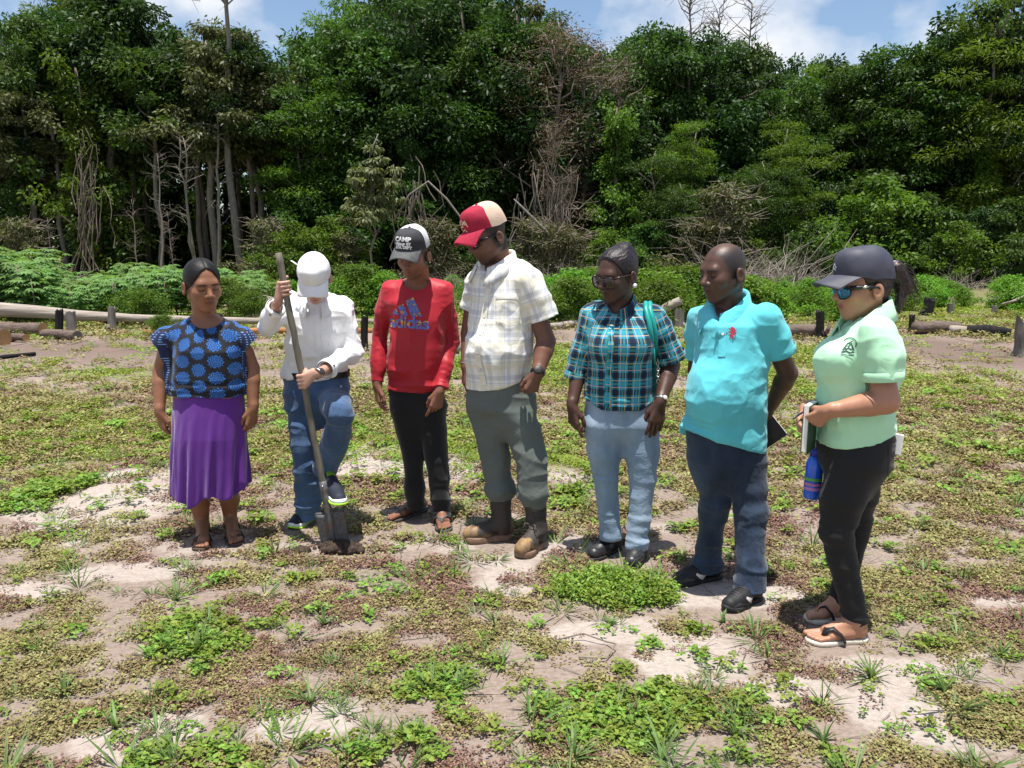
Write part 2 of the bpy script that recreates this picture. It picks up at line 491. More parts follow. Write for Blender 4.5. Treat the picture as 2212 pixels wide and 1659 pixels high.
def leaves(cen, d, nrm, L, W, tint, fold=0.25, rnd=None):
    """rhombic leaves: base at cen, along d, broad side facing nrm"""
    n = len(cen); d = d / (np.linalg.norm(d, axis=1)[:, None] + 1e-9); s = np.cross(d, nrm); s /= np.linalg.norm(s, axis=1)[:, None] + 1e-9
    nn = np.cross(s, d); L = np.broadcast_to(L, n)[:, None]; W = np.broadcast_to(W, n)[:, None]
    V = np.stack([cen, cen + d * L * 0.45 + s * W * 0.5 + nn * W * fold, cen + d * L - nn * L * 0.08, cen + d * L * 0.45 - s * W * 0.5 + nn * W * fold], 1).reshape(-1, 3)
    Fc = np.arange(4 * n).reshape(-1, 4)
    return V, Fc, np.repeat(tint, 4)
def rand_unit(rng, n):
    v = rng.normal(size=(n, 3)); return v / np.linalg.norm(v, axis=1)[:, None]
def clump_leaves(rng, C, R, per, L, W, droop=0.35, flat=0.6, shell=0.5, up=0.6):
    """leaf positions round clump centres C with radii R"""
    k = len(C); idx = np.repeat(np.arange(k), per); n = len(idx)
    u = rand_unit(rng, n); rr = rng.rand(n) ** shell
    p = C[idx] + u * (R[idx] * rr)[:, None] * np.array((1, 1, flat))
    d = u * np.array((1, 1, 0.5)) + rng.normal(0, 0.4, (n, 3)); d[:, 2] -= droop
    nr = rng.normal(0, 0.55, (n, 3)); nr[:, 2] += up
    ct = rng.rand(k) * 0.6
    t = np.clip(ct[idx] + rng.rand(n) * 0.45 + 0.12 * u[:, 2], 0, 1)
    return leaves(p, d, nr, L * (0.7 + 0.6 * rng.rand(n)), W * (0.7 + 0.6 * rng.rand(n)), t)
M_bark = plain('grey_brown_bark', (0.135, 0.110, 0.088), 0.9, 0, 0.45, 5.0, 0.8, 0.2, (3, 3, 0.6), 0.04)
M_bark_p = plain('pale_bark', (0.185, 0.165, 0.140), 0.9, 0, 0.35, 6.0, 0.6, 0.2, (3, 3, 0.7), 0.03)
M_twig = plain('dry_twig', (0.20, 0.165, 0.135), 0.9, 0, 0.35, 3.0, 0.2, 0.2)
M_lf_dark = leaf_mat('leaf_dark_green', (0.012, 0.030, 0.008), (0.042, 0.088, 0.022))
M_lf_mid = leaf_mat('leaf_mid_green', (0.022, 0.056, 0.010), (0.074, 0.140, 0.026))
M_lf_lime = leaf_mat('leaf_lime_green', (0.042, 0.090, 0.010), (0.130, 0.210, 0.028), 0.4)
M_lf_olive = leaf_mat('leaf_olive', (0.050, 0.058, 0.022), (0.135, 0.140, 0.058), 0.25)
M_lf_brown = leaf_mat('leaf_dry_brown', (0.070, 0.046, 0.030), (0.190, 0.140, 0.095), 0.2, 0.7)
M_lf_pale = leaf_mat('leaf_pale_green', (0.090, 0.120, 0.045), (0.240, 0.270, 0.130), 0.3)
M_lf_vine = leaf_mat('leaf_vivid_vine', (0.065, 0.150, 0.014), (0.180, 0.340, 0.040), 0.4)
M_lf_cass = leaf_mat('leaf_cassava', (0.075, 0.160, 0.040), (0.190, 0.310, 0.100), 0.38)
def branchy(rng, base, top, r0, limbs, r1=0.3, wob=0.25, seg=9):
    m = MB(); base, top = np.array(base, float), np.array(top, float); n = 8
    pts = [lerp2(base, top, i / n) + (0 if i in (0,) else 1) * np.array((rng.normal(0, wob), rng.normal(0, wob), 0)) * min(1, i / 3) for i in range(n + 1)]
    m.tube(pts, [r0 * (1.25 if i == 0 else 1) * (1 - (1 - r1) * i / n) for i in range(n + 1)], seg)
    for c, a, r in limbs:
        t = a * n; i = min(n - 1, int(t)); p = lerp2(pts[i], pts[i + 1], t - i); q = lerp2(p, c, .5) + np.array((0, 0, -0.12 * np.linalg.norm(c - p))) + rng.normal(0, .1, 3)
        m.tube([p, q, c], [r, r * .7, r * .3], 5)
    return m
lerp2 = lambda a, b, t: np.asarray(a) * (1 - t) + np.asarray(b) * t
PROTO = {}
def make_tree(key, seed, H, z0, rad, ncl, per, L, W, mat, bark, tr=0.16, shape='ell', clr=(0.5, 0.9), flat=0.6, droop=0.35, nl=14, twigs=0, lean=0.3, name='tree', up=0.6):
    rng = np.random.RandomState(seed); C = []
    while len(C) < ncl:
        t = rng.rand(); z = z0 + (H - z0) * t
        if shape == 'ell': rr = rad * math.sqrt(max(0.05, 1 - (2 * t - 0.9) ** 2 * 0.9))
        elif shape == 'col': rr = rad * (0.75 + 0.35 * math.sin(t * 9 + seed)) * (1 - 0.5 * t ** 3)
        elif shape == 'umb': rr = rad * (0.4 + 0.6 * min(1, t * 1.4)) * (1 - 0.55 * max(0, t - .6) / .4)
        else: rr = rad * (1 - t) ** 0.8 + 0.15
        a = rng.rand() * 6.283; q = math.sqrt(rng.rand()) * rr; lump = 1 + 0.34 * math.sin(3 * a + seed) + 0.28 * math.sin(5 * a + 2 * z) + 0.22 * math.sin(2.3 * z + seed)
        if vnoise(np.array([[q * math.cos(a) * .55 + seed, q * math.sin(a) * .55, z * .6]]), seed)[0] < (-0.12 if H > 6 else -0.5): continue
        C.append((q * lump * math.cos(a) + lean * t * math.sin(seed), q * lump * math.sin(a), z - 0.35 * (q / rr) ** 2 * rad * 0.3))
    C = np.array(C); R = clr[0] + (clr[1] - clr[0]) * rng.rand(ncl)
    V, Fc, T = clump_leaves(rng, C, R, per, L, W, droop, flat, up=up)
    root = empty(name, (0, 0, 0))
    order = rng.permutation(ncl)[:nl]
    m = branchy(rng, (0, 0, -0.3), (lean * math.sin(seed), 0, H * 0.93), tr, [(C[i], max(0.08, min(0.92, (C[i][2] - 1.0) / (H * 0.93))), tr * 0.35) for i in order], 0.25, 0.13)
    if twigs:
        for i in range(twigs):
            c = C[rng.randint(ncl)]; d = rand_unit(rng, 1)[0]; d[2] = abs(d[2]) * 0.7 - 0.1; e = c + d * (0.6 + rng.rand() * 0.9); m.tube([c, lerp2(c, e, .5) + rng.normal(0, .1, 3), e], [0.020, 0.013, 0.005], 4, False)
    t_ = m.obj('trunk', bark, root); c_ = mesh_obj('crown', V, Fc, mat, root, False, {'tint': ('FLOAT', T)})
    PROTO[key] = (root, H)
    return root
def place(key, x, y, h, rz, label, cat, group, ztop=None, squash=1.0):
    root, H = PROTO[key]; o = copy_tree(root); s = h / H
    o.location = (x, y, gz(x, y)[0]); o.rotation_euler = (0, 0, rz); o.scale = (s * squash, s * squash, s)
    tag(o, label, cat, group); return o
# ------------------------------------------------------------------ forest: kinds of tree
make_tree('broad1', 1, 12.5, 2.5, 2.6, 105, 95, 0.26, 0.12, M_lf_dark, M_bark, 0.20, clr=(0.45, 0.95), name='broadleaf_tree')
make_tree('broad2', 2, 12.0, 4.0, 2.9, 110, 95, 0.24, 0.11, M_lf_mid, M_bark, 0.18, clr=(0.45, 0.9), name='broadleaf_tree')
make_tree('broad3', 3, 13.0, 6.5, 2.7, 95, 100, 0.25, 0.10, M_lf_olive, M_bark_p, 0.20, clr=(0.4, 0.85), droop=0.7, name='broadleaf_tree')
make_tree('high1', 18, 12.8, 6.4, 2.8, 100, 100, 0.25, 0.11, M_lf_dark, M_bark, 0.19, clr=(0.45, 0.95), name='broadleaf_tree', nl=16)
make_tree('high2', 19, 13.2, 7.2, 2.5, 90, 100, 0.24, 0.11, M_lf_mid, M_bark_p, 0.16, clr=(0.4, 0.9), name='broadleaf_tree', nl=16)
make_tree('vine1', 4, 11.5, 0.3, 1.9, 120, 90, 0.22, 0.13, M_lf_mid, M_bark, 0.24, 'col', clr=(0.35, 0.75), flat=0.9, droop=0.8, name='vine_covered_tree')
make_tree('vine2', 5, 10.5, 0.3, 1.7, 110, 90, 0.20, 0.12, M_lf_lime, M_bark, 0.2, 'col', clr=(0.3, 0.7), flat=0.9, droop=0.8, name='vine_covered_tree')
make_tree('feath1', 6, 8.5, 2.0, 2.4, 90, 190, 0.16, 0.045, M_lf_lime, M_bark_p, 0.10, 'umb', clr=(0.5, 0.95), flat=0.28, droop=0.15, name='feathery_tree', up=1.2)
make_tree('feath2', 7, 7.0, 1.0, 2.2, 85, 180, 0.15, 0.045, M_lf_mid, M_bark_p, 0.09, 'umb', clr=(0.5, 0.9), flat=0.3, droop=0.15, name='feathery_tree', up=1.2)
make_tree('brown1', 8, 11.5, 1.5, 2.2, 95, 60, 0.14, 0.05, M_lf_brown, M_twig, 0.15, clr=(0.5, 1.0), flat=0.9, droop=0.6, nl=34, twigs=240, name='dry_tree')
make_tree('under1', 9, 4.2, 0.2, 1.7, 75, 85, 0.20, 0.09, M_lf_mid, M_bark, 0.06, 'ell', clr=(0.3, 0.65), name='understory_shrub')
make_tree('under2', 10, 3.6, 0.2, 1.6, 70, 85, 0.18, 0.09, M_lf_lime, M_bark, 0.05, 'ell', clr=(0.3, 0.6), name='understory_shrub')
make_tree('under3', 12, 4.8, 0.4, 1.5, 70, 85, 0.22, 0.09, M_lf_dark, M_bark, 0.06, 'col', clr=(0.3, 0.6), droop=.7, name='understory_shrub')
make_tree('under4', 13, 3.0, 0.2, 1.4, 60, 60, 0.14, 0.07, M_lf_olive, M_twig, 0.05, 'ell', clr=(0.3, 0.6), nl=26, twigs=120, name='understory_shrub')
make_tree('young', 14, 7.5, 3.2, 1.5, 46, 62, 0.30, 0.11, M_lf_pale, M_bark_p, 0.075, 'cone', clr=(0.28, 0.42), flat=0.35, droop=0.9, nl=30, name='young_tree', up=0.9)
make_tree('bush1', 15, 1.5, 0.0, 0.85, 60, 75, 0.085, 0.05, M_lf_vine, M_twig, 0.02, 'ell', clr=(0.18, 0.34), flat=0.7, name='leafy_bush', nl=10)
make_tree('bush2', 16, 1.2, 0.0, 0.95, 60, 75, 0.075, 0.045, M_lf_vine, M_twig, 0.02, 'ell', clr=(0.18, 0.34), flat=0.6, name='leafy_bush', nl=10)
make_tree('bush3', 17, 1.4, 0.0, 0.75, 55, 70, 0.10, 0.035, M_lf_lime, M_twig, 0.02, 'ell', clr=(0.18, 0.32), flat=0.6, name='leafy_bush', nl=10)
def bare_tree(key, seed, H, r, nb, spread=0.9, start=0.35, name='bare_tree', mat=None, fork=False):
    rng = np.random.RandomState(seed); root = empty(name, (0, 0, 0)); m = MB(); n = 10
    pts = [np.array((0, 0, -.3))]
    for i in range(1, n + 1): pts.append(np.array((pts[-1][0] + rng.normal(0, H * .008), pts[-1][1] + rng.normal(0, H * .008), H * i / n)))
    m.tube(pts, [r * (1 - 0.8 * i / n) for i in range(n + 1)], 8); stems = [pts]
    if fork:
        p2 = [pts[2]] + [pts[2] + np.array((0.9 * (i / 8) ** 0.7 + rng.normal(0, .04), rng.normal(0, .05), (H * .8) * i / 8)) for i in range(1, 9)]; m.tube(p2, [r * .8 * (1 - .75 * i / 8) for i in range(9)], 7); stems.append(p2)
    t_ = m.obj('trunk', mat or M_bark_p, root); b_ = MB()
    for k in range(nb):
        st = stems[k % len(stems)]; a = start + (1 - start) * rng.rand(); i = min(len(st) - 2, int(a * (len(st) - 1))); p = lerp2(st[i], st[i + 1], rng.rand()); an = rng.rand() * 6.283; L = H * (0.09 + 0.13 * rng.rand()) * spread
        d = np.array((math.cos(an), math.sin(an), 0.3 + rng.rand() * .6)); q = [p]
        for j in range(3): q.append(q[-1] + unit2(d) * L / 3); d = d + rng.normal(0, .35, 3)
        rr = r * 0.22; b_.tube(q, [rr, rr * .7, rr * .45, rr * .2], 4, False)
        for j in range(3):
            e = q[1 + j % 3]; d2 = unit2(d + rng.normal(0, .9, 3)); b_.tube([e, e + d2 * L * .25, e + d2 * L * .45 + rng.normal(0, .05, 3)], [rr * .4, rr * .25, rr * .1], 3, False)
    br = b_.obj('branches', mat or M_bark_p, root); br['kind'] = 'stuff'
    PROTO[key] = (root, H)
def unit2(v): return v / (np.linalg.norm(v) + 1e-9)
bare_tree('bare1', 21, 9.0, 0.11, 26, 0.7, 0.3); bare_tree('bare2', 22, 7.0, 0.10, 24, 0.8, 0.4, fork=True); bare_tree('bare3', 23, 5.0, 0.05, 30, 0.9, 0.25, name='bare_sapling', mat=M_twig)
bare_tree('bare4', 24, 13.5, 0.16, 40, 0.8, 0.7)
# skyline of the tree tops in picture points
SKY_U = [-300, 0, 60, 90, 110, 160, 300, 340, 420, 500, 560, 590, 650, 690, 720, 800, 1000, 1170, 1200, 1250, 1310, 1335, 1350, 1400, 1480, 1540, 1620, 1680, 1760, 1830, 1880, 1950, 2000, 2080, 2120, 2500]
SKY_V = [90, 170, 170, 60, 20, -40, -30, 40, 45, 60, 60, 110, 80, 45, 10, -40, -40, -20, 40, 55, 90, 190, 50, 20, 60, 75, 90, 120, 130, 120, 120, 85, 40, 35, -20, -40]
sky_v = lambda u: np.interp(u, SKY_U, SKY_V)
def u_of(x, y): return 1106 + FPX * x / (y * CP + 1.65 * SP)
def top_at(u, v, y): return at(u, v, y)[2]
LAB = {'high1': ('dark broadleaf tree with a high crown over a bare trunk', 'high crowned dark trees'), 'high2': ('green broadleaf tree with a high crown over a bare pale trunk', 'high crowned green trees'), 'broad1': ('dense dark green broadleaf tree in the forest wall', 'dark broadleaf forest trees'), 'broad2': ('mid green broadleaf tree in the forest wall', 'mid green forest trees'), 'broad3': ('tall olive tree with drooping leaves on a bare pale trunk', 'olive forest trees'),
       'vine1': ('green vine covered tree, a leafy column at the forest edge', 'green vine columns'), 'vine2': ('yellow green vine covered tree, a leafy column at the forest edge', 'yellow green vine columns'), 'feath1': ('lime green feathery tree with flat layered foliage', 'lime feathery trees'), 'feath2': ('green feathery small tree with flat layered foliage', 'green feathery trees'),
       'brown1': ('dry brown twiggy tree at the forest edge', 'dry brown trees'), 'under1': ('mid green shrub at the foot of the forest', 'mid green forest shrubs'), 'under2': ('lime green shrub at the foot of the forest', 'lime forest shrubs'), 'under3': ('dark green drooping shrub at the foot of the forest', 'dark forest shrubs'), 'under4': ('dry olive shrub full of twigs at the foot of the forest', 'dry olive shrubs')}
def tree_uv(key, u, v, y, lab=None, squash=1.0, cat='tree'):
    x = at(u, v, y)[0]; L = LAB.get(key, (lab, None)); return place(key, x, y, top_at(u, v, y) - gz(x, y)[0], RNG.rand() * 6.28, lab or L[0], cat, None if lab else L[1], squash=squash)
def build_forest():
    rows = [(44, 3.0, 26), (47.5, 3.1, 14), (52, 3.3, 6), (57, 3.5, 2), (63, 3.8, 0), (70, 4.2, 0), (79, 4.6, 0)]
    kinds = ['broad1', 'broad1', 'broad2', 'broad2', 'broad3', 'vine1', 'feath1']
    for ri, (y0, dx, dv) in enumerate(rows):
        W = 0.66 * y0 + 5; x = -W + RNG.rand() * dx
        while x < W:
            xx, yy = x + RNG.normal(0, .5), y0 + RNG.normal(0, 0.9); u = u_of(xx, yy); lim = max(sky_v(u), sky_v(u - 25), sky_v(u + 25)) if ri else sky_v(u)
            low = (1600 < u < 2100) and ri < 3
            v = lim + (abs(RNG.normal(0, 30)) + dv + (RNG.rand() * 200 if ri == 0 and RNG.rand() < 0.6 and u > 620 else 0))
            k = kinds[RNG.randint(len(kinds))]
            if low: k = ('feath1', 'feath2', 'broad2', 'broad1')[RNG.randint(4)]; v = lim + (2 - ri) * 70 + RNG.rand() * 90
            if u < 620 and ri < 3: k = ('high1', 'high2', 'broad3', 'high1')[RNG.randint(4)]
            elif u < 1180 and ri < 2 and RNG.rand() < .5: k = ('high1', 'high2')[RNG.randint(2)]
            h = top_at(u, v, yy)
            place(k, xx, yy, h, RNG.rand() * 6.28, LAB[k][0], 'tree', LAB[k][1], squash=min(1.5, max(0.85, 1.15 * PROTO[k][1] / h * 0.85)))
            x += dx * (0.75 + RNG.rand() * 0.5)
        n = int(2 * W / 3.4)
        for i in range(n if ri < 5 else n // 2):
            xx = -W + 2 * W * (i + RNG.rand()) / n; yy = y0 - 1.6 + RNG.normal(0, .7); k = ('under1', 'under2', 'under3', 'under1', 'under3')[RNG.randint(5)]
            uu_ = u_of(xx, yy)
            if ri < 3 and -50 < uu_ < 560 and RNG.rand() < 0.85: continue
            if ri == 0 and 560 < uu_ < 1300 and RNG.rand() < 0.5: continue
            place(k, xx, yy, PROTO[k][1] * (0.7 + 0.6 * RNG.rand()), RNG.rand() * 6.28, LAB[k][0], 'shrub', LAB[k][1])
    # trees one can pick out
    tree_uv('vine2', 175, 110, 42.5); tree_uv('vine1', 210, 20, 43.5, squash=1.1); tree_uv('high1', 120, 30, 45); tree_uv('high1', 255, -20, 45)
    tree_uv('broad3', 440, 45, 43.0, squash=1.2); tree_uv('broad3', 540, 60, 44.0, squash=1.1)
    tree_uv('bare4', 480, -260, 41.5, 'tall straight pale trunk rising in front of the olive trees'); tree_uv('bare1', 452, 200, 41.0, 'slim leaning pale trunk beside the tall straight one')
    tree_uv('bare2', 408, 300, 38.5, 'pale forked bare tree at the edge of the cassava'); tree_uv('bare1', 330, 330, 39.0, 'thin bare leaning trunk left of the forked bare tree')
    for u, v, lab in ((285, 430, 'bare brown sapling in the dark gap behind the cassava'), (100, 470, 'bare twiggy sapling behind the cassava patch'), (365, 455, 'bare sapling with reddish twigs behind the seated log')): tree_uv('bare3', u, v, 37.5, lab.replace('seated log', 'cassava tops'), cat='sapling')
    tree_uv('feath1', 690, 165, 43); tree_uv('feath1', 640, 190, 42.5); tree_uv('broad2', 770, 40, 44); tree_uv('broad2', 720, 60, 45.5); tree_uv('broad1', 900, -30, 44.5, squash=1.1); tree_uv('broad1', 1010, -40, 44, squash=1.1); tree_uv('broad1', 1120, -30, 44.5)
    tree_uv('young', 795, 262, 37.0, 'young tree with pale drooping leaves in front of the dark forest')
    tree_uv('vine1', 890, 300, 40.5); tree_uv('feath2', 960, 180, 42)
    tree_uv('brown1', 1215, 45, 41.5, squash=1.15); tree_uv('brown1', 1260, 70, 43.0, squash=1.0); tree_uv('brown1', 1195, 260, 39.0, squash=0.8); tree_uv('vine2', 1330, 200, 41.0, squash=1.0); tree_uv('brown1', 1340, 150, 44.0, squash=0.7)
    tree_uv('broad2', 1425, 30, 46, squash=.85); tree_uv('broad1', 1440, 70, 45); tree_uv('broad1', 1540, 75, 45.5); tree_uv('vine1', 1590, 95, 46)
    for u, v in ((1500, -30), (1620, 10), (1560, 15)): tree_uv('bare4', u, v, 49, 'bare dead treetop sticking out above the green crowns', squash=.8)['group'] = 'dead treetops'
    tree_uv('feath2', 1420, 300, 40.5); tree_uv('feath1', 1500, 260, 41.5); tree_uv('feath2', 1470, 380, 38.5); tree_uv('feath1', 1700, 255, 41); tree_uv('feath2', 1650, 330, 40); tree_uv('broad2', 1700, 150, 45); tree_uv('broad1', 1790, 130, 46); tree_uv('broad2', 1850, 125, 45)
    tree_uv('broad1', 1890, 115, 45.5); tree_uv('broad2', 1960, 80, 45, squash=1.05); tree_uv('broad1', 2040, 35, 44.5); tree_uv('vine1', 2090, 120, 43); tree_uv('feath1', 2160, -20, 42); tree_uv('broad1', 2200, -40, 43); tree_uv('vine2', 2150, 260, 41)
    tree_uv('under2', 1880, 385, 36.5, 'round bright green young tree behind the navy cap', cat='tree'); tree_uv('under1', 1760, 480, 36); tree_uv('under1', 1990, 420, 37); tree_uv('under2', 2060, 480, 35); tree_uv('under3', 2130, 450, 36); tree_uv('under1', 2200, 430, 35.5)
    for u, v in ((560, 470), (620, 480), (690, 470), (740, 500), (1000, 520), (1060, 500), (1140, 470), (1330, 500), (1400, 480), (1500, 470), (1620, 500), (1700, 520), (1920, 500), (40, 470)):
        k = ('under2', 'under1', 'under4')[RNG.randint(3)]; tree_uv(k, u, v, 36.5 + RNG.rand() * 2.5, cat='shrub')
    for u, v in ((1195, 480), (1240, 500), (940, 470), (1560, 395), (1530, 470)): tree_uv('under4', u, v, 36 + RNG.rand(), cat='shrub')
    tree_uv('broad1', -40, 170, 44); tree_uv('vine1', 40, 300, 43)
build_forest()
# leaning bare limbs and lianas in front of the dark wood
def limb_thing(name, pts, rad, mat, label, cat, seg=7):
    P = [np.asarray(q, float) for q in pts]; o = tag(mesh_one(name, P, rad, mat, seg), label, cat); return o
def mesh_one(name, P, rad, mat, seg):
    m = MB(); m.tube(P, rad, seg); b = P[0].copy(); return m.obj(name, mat, None, True, b)
limb_thing('fallen_limb', [at(850, 478, 37), at(885, 420, 37), at(925, 392, 37), at(965, 430, 37), at(1010, 490, 37), at(1030, 560, 37)], [.05, .045, .05, .05, .04, .03], M_bark_p, 'bent grey dead limb arching behind the man in the red shirt', 'branch')
limb_thing('fallen_limb', [at(1240, 590, 36), at(1180, 500, 36), at(1130, 450, 36), at(1110, 430, 36)], [.09, .07, .05, .03], M_bark_p, 'thick pale dead limb leaning against the dry brown tree', 'branch')
def build_lianas():
    rng = np.random.RandomState(8); groups = [(195, 270, 575, 42, 26, 'curtain of dry hanging lianas on the wide vine tree', 40.5), (890, 330, 560, 36, 22, 'tangle of pale lianas on the trunk behind the charcoal cap', 39.0), (1190, 330, 590, 90, 46, 'grey hanging lianas under the dry brown tree', 38.2), (1560, 400, 560, 40, 22, 'dry liana tangle behind the balding man', 37.0)]
    for u, v0, v1, w, n, lab, y in groups:
        m = MB()
        for k in range(n):
            uu = u + rng.normal(0, w * .5); a = v0 + rng.rand() * (v1 - v0) * .6; b = min(v1 + 10, a + (v1 - v0) * (0.35 + .5 * rng.rand())); pts = []; x = 0
            for j in range(6): pts.append(at(uu + x, a + (b - a) * j / 5, y + rng.normal(0, .12))); x += rng.normal(0, 7)
            m.tube(pts, 0.014 + 0.018 * rng.rand(), 4, False)
        o = m.obj('lianas', M_twig, None, True, at(u, v1, y)); tag(o, lab, 'lianas', None, 'stuff')
build_lianas()
# ------------------------------------------------------------------ cassava patch and bushes of the clearing
def make_cassava(key, seed, H):
    rng = np.random.RandomState(seed); root = empty('cassava_plant', (0, 0, 0)); m = MB(); V, T = [], []; nst = 3
    for k in range(nst):
        a = rng.rand() * 6.283; top = np.array((0.38 * math.cos(a), 0.38 * math.sin(a), H * (0.8 + .2 * rng.rand()))); mid = top * np.array((.6, .6, .5))
        m.tube([(0, 0, -.05), mid, top], [0.016, 0.013, 0.008], 5)
        for j in range(44):
            t = 0.10 + 0.90 * rng.rand() ** 0.8; p = lerp2(mid, top, (t - .4) / .6) if t > .4 else mid * (0.3 + t * 1.75); an = rng.rand() * 6.283; pl = 0.16 + .16 * rng.rand(); d = np.array((math.cos(an), math.sin(an), 0.15 + .5 * rng.rand())); c = p + unit2(d) * pl * 1.4
            hd = unit2(np.array((d[0], d[1], 0))); sd = np.array((-hd[1], hd[0], 0)); tt = np.clip(0.25 + 0.6 * rng.rand() + 0.25 * (t - .6), 0, 1)
            for f in np.linspace(-1.9, 1.9, 7):
                dd = unit2(hd * math.cos(f) + sd * math.sin(f) + np.array((0, 0, -0.42 - .2 * rng.rand()))); v, _, _ = leaves(c[None], dd[None], np.array([[0, 0, 1.0]]) + hd * .2, 0.205 - 0.03 * abs(f), 0.060, np.array([tt]), 0.1); V.append(v); T += [tt] * 4
    V = np.concatenate(V); m.obj('stems', M_twig, root); mesh_obj('foliage', V, np.arange(len(V)).reshape(-1, 4), M_lf_cass, root, False, {'tint': ('FLOAT', np.array(T))}); PROTO[key] = (root, H)
for i in range(3): make_cassava('cass%d' % i, 30 + i, 1.7)
def build_patch():
    rng = np.random.RandomState(5)
    for y, n in ((18.6, 13), (19.8, 14), (21.2, 14), (23.0, 14), (25.2, 14), (28.0, 13)):
        for i in range(n):
            u = -70 + 640 * (i + rng.rand()) / n; x = at(u, 600, y)[0]; k = 'cass%d' % rng.randint(3)
            if y < 19.5 and (180 < u < 215 or u > 400): continue
            vt = np.interp(u, [-70, 60, 110, 200, 330, 420, 480, 570], [535, 545, 600, 590, 568, 580, 600, 620]) + (8 - 0.6 * (28 - y)) * 0; h = min(2.3, max(0.9, top_at(u, vt + rng.rand() * 30 - 6, y)))
            place(k, x, y + rng.normal(0, .35), h, rng.rand() * 6.28, 'cassava plant with palmate leaves in the patch behind the fallen logs', 'plant', 'cassava plants', squash=1.35)
    B = []
    for y, n, u0, u1 in ((17.5, 7, 1190, 1480), (19.5, 16, 1180, 2280), (22, 15, 1150, 2280), (25, 14, 1150, 2300), (29, 14, 1130, 2300), (33, 14, 560, 2300), (20, 8, 740, 1190), (24, 9, 580, 1190), (27, 9, 560, 1190)):
        for i in range(n):
            u = u0 + (u1 - u0) * (i + rng.rand()) / n; x = at(u, 600, y)[0]; B.append((u, x, y + rng.normal(0, .5)))
    for u, x, y in B:
        if 1950 < u < 2230 and y < 20.5: continue
        k = 'bush%d' % rng.randint(1, 4); vt = np.interp(u, [560, 760, 1000, 1180, 1240, 1340, 1440, 1600, 1750, 1900, 1960, 2080, 2250], [600, 590, 600, 610, 575, 590, 575, 590, 600, 600, 585, 610, 590]) + rng.rand() * 26
        h = min(1.9, max(0.55, top_at(u, vt, y)))
        nm = {'bush1': ('vivid green vine covered bush in the clearing', 'vivid vine bushes'), 'bush2': ('low broad vivid green bush in the clearing', 'low vivid bushes'), 'bush3': ('lime green narrow leaved bush in the clearing', 'lime narrow leaved bushes')}[k]
        place(k, x, y, h, rng.rand() * 6.28, nm[0], 'bush', nm[1], squash=1.3)
    for u, v, y, h, lab in ((255, 640, 18.2, .75, 'bright fern like weed beside the grey stump on the long log'), (330, 650, 18.0, .8, 'feathery bright weed above the orange log'), (338, 735, 15.4, .45, 'leafy weed in front of the orange log'), (500, 640, 19.2, 1.0, 'drooping leafy weed behind the woman in the blue blouse'), (540, 660, 18.5, .7, 'low leafy weed by the split pale log'), (760, 640, 20, 1.2, 'leafy bush beside the white cap')):
        x = at(u, 650, y)[0]; place('bush3', x, y, h, rng.rand() * 6, lab, 'weed', None, squash=1.1)
build_patch()
# ------------------------------------------------------------------ logs and stumps
def wood_mat(name, lo, hi, sc=5.0, st=(0.25, 3, 3)):
    m, nt, b, out = new_mat(name); co = objco(nt, st); n1 = noise(nt, co, sc, 6, 0.65); n2 = noise(nt, objco(nt), 3.0, 4, 0.6)
    c = ramp(nt, n1, [(0.25, lo), (0.7, hi)]); c = mixc(nt, math_(nt, 'MULTIPLY', n2, 0.5), c, tuple(q * 0.5 for q in lo)); nt.links.new(c, b.inputs['Base Color']); b.inputs['Roughness'].default_value = 0.9; b.inputs['Specular IOR Level'].default_value = 0.2; bump(nt, b, n1, 0.8, 0.03); return m
M_w_pale = wood_mat('sun_bleached_wood', (0.20, 0.165, 0.135), (0.52, 0.46, 0.40)); M_w_grey = wood_mat('grey_stump_wood', (0.10, 0.090, 0.080), (0.30, 0.27, 0.24), 5, (3, 3, .4)); M_w_char = wood_mat('charred_wood', (0.006, 0.006, 0.006), (0.035, 0.032, 0.032), 7, (3, 3, .5)); M_w_brown = wood_mat('barked_log', (0.085, 0.060, 0.048), (0.235, 0.180, 0.150), 6, (1, 3, 3)); M_w_orange = wood_mat('fresh_orange_wood', (0.28, 0.11, 0.04), (0.52, 0.27, 0.13))
m_, nt_, b_, o_ = new_mat('cut_wood_rings')
_tc = N(nt_, 'ShaderNodeAttribute', attribute_name='rr'); _n = noise(nt_, objco(nt_), 8, 3)
_r = math_(nt_, 'SINE', math_(nt_, 'MULTIPLY', math_(nt_, 'ADD', _tc.outputs['Fac'], math_(nt_, 'MULTIPLY', _n, 0.15)), 60.0))
nt_.links.new(mixc(nt_, math_(nt_, 'ADD', math_(nt_, 'MULTIPLY', _r, 0.2), _n), (0.26, 0.125, 0.045), (0.52, 0.31, 0.14)), b_.inputs['Base Color']); b_.inputs['Roughness'].default_value = 0.85; M_cut = m_
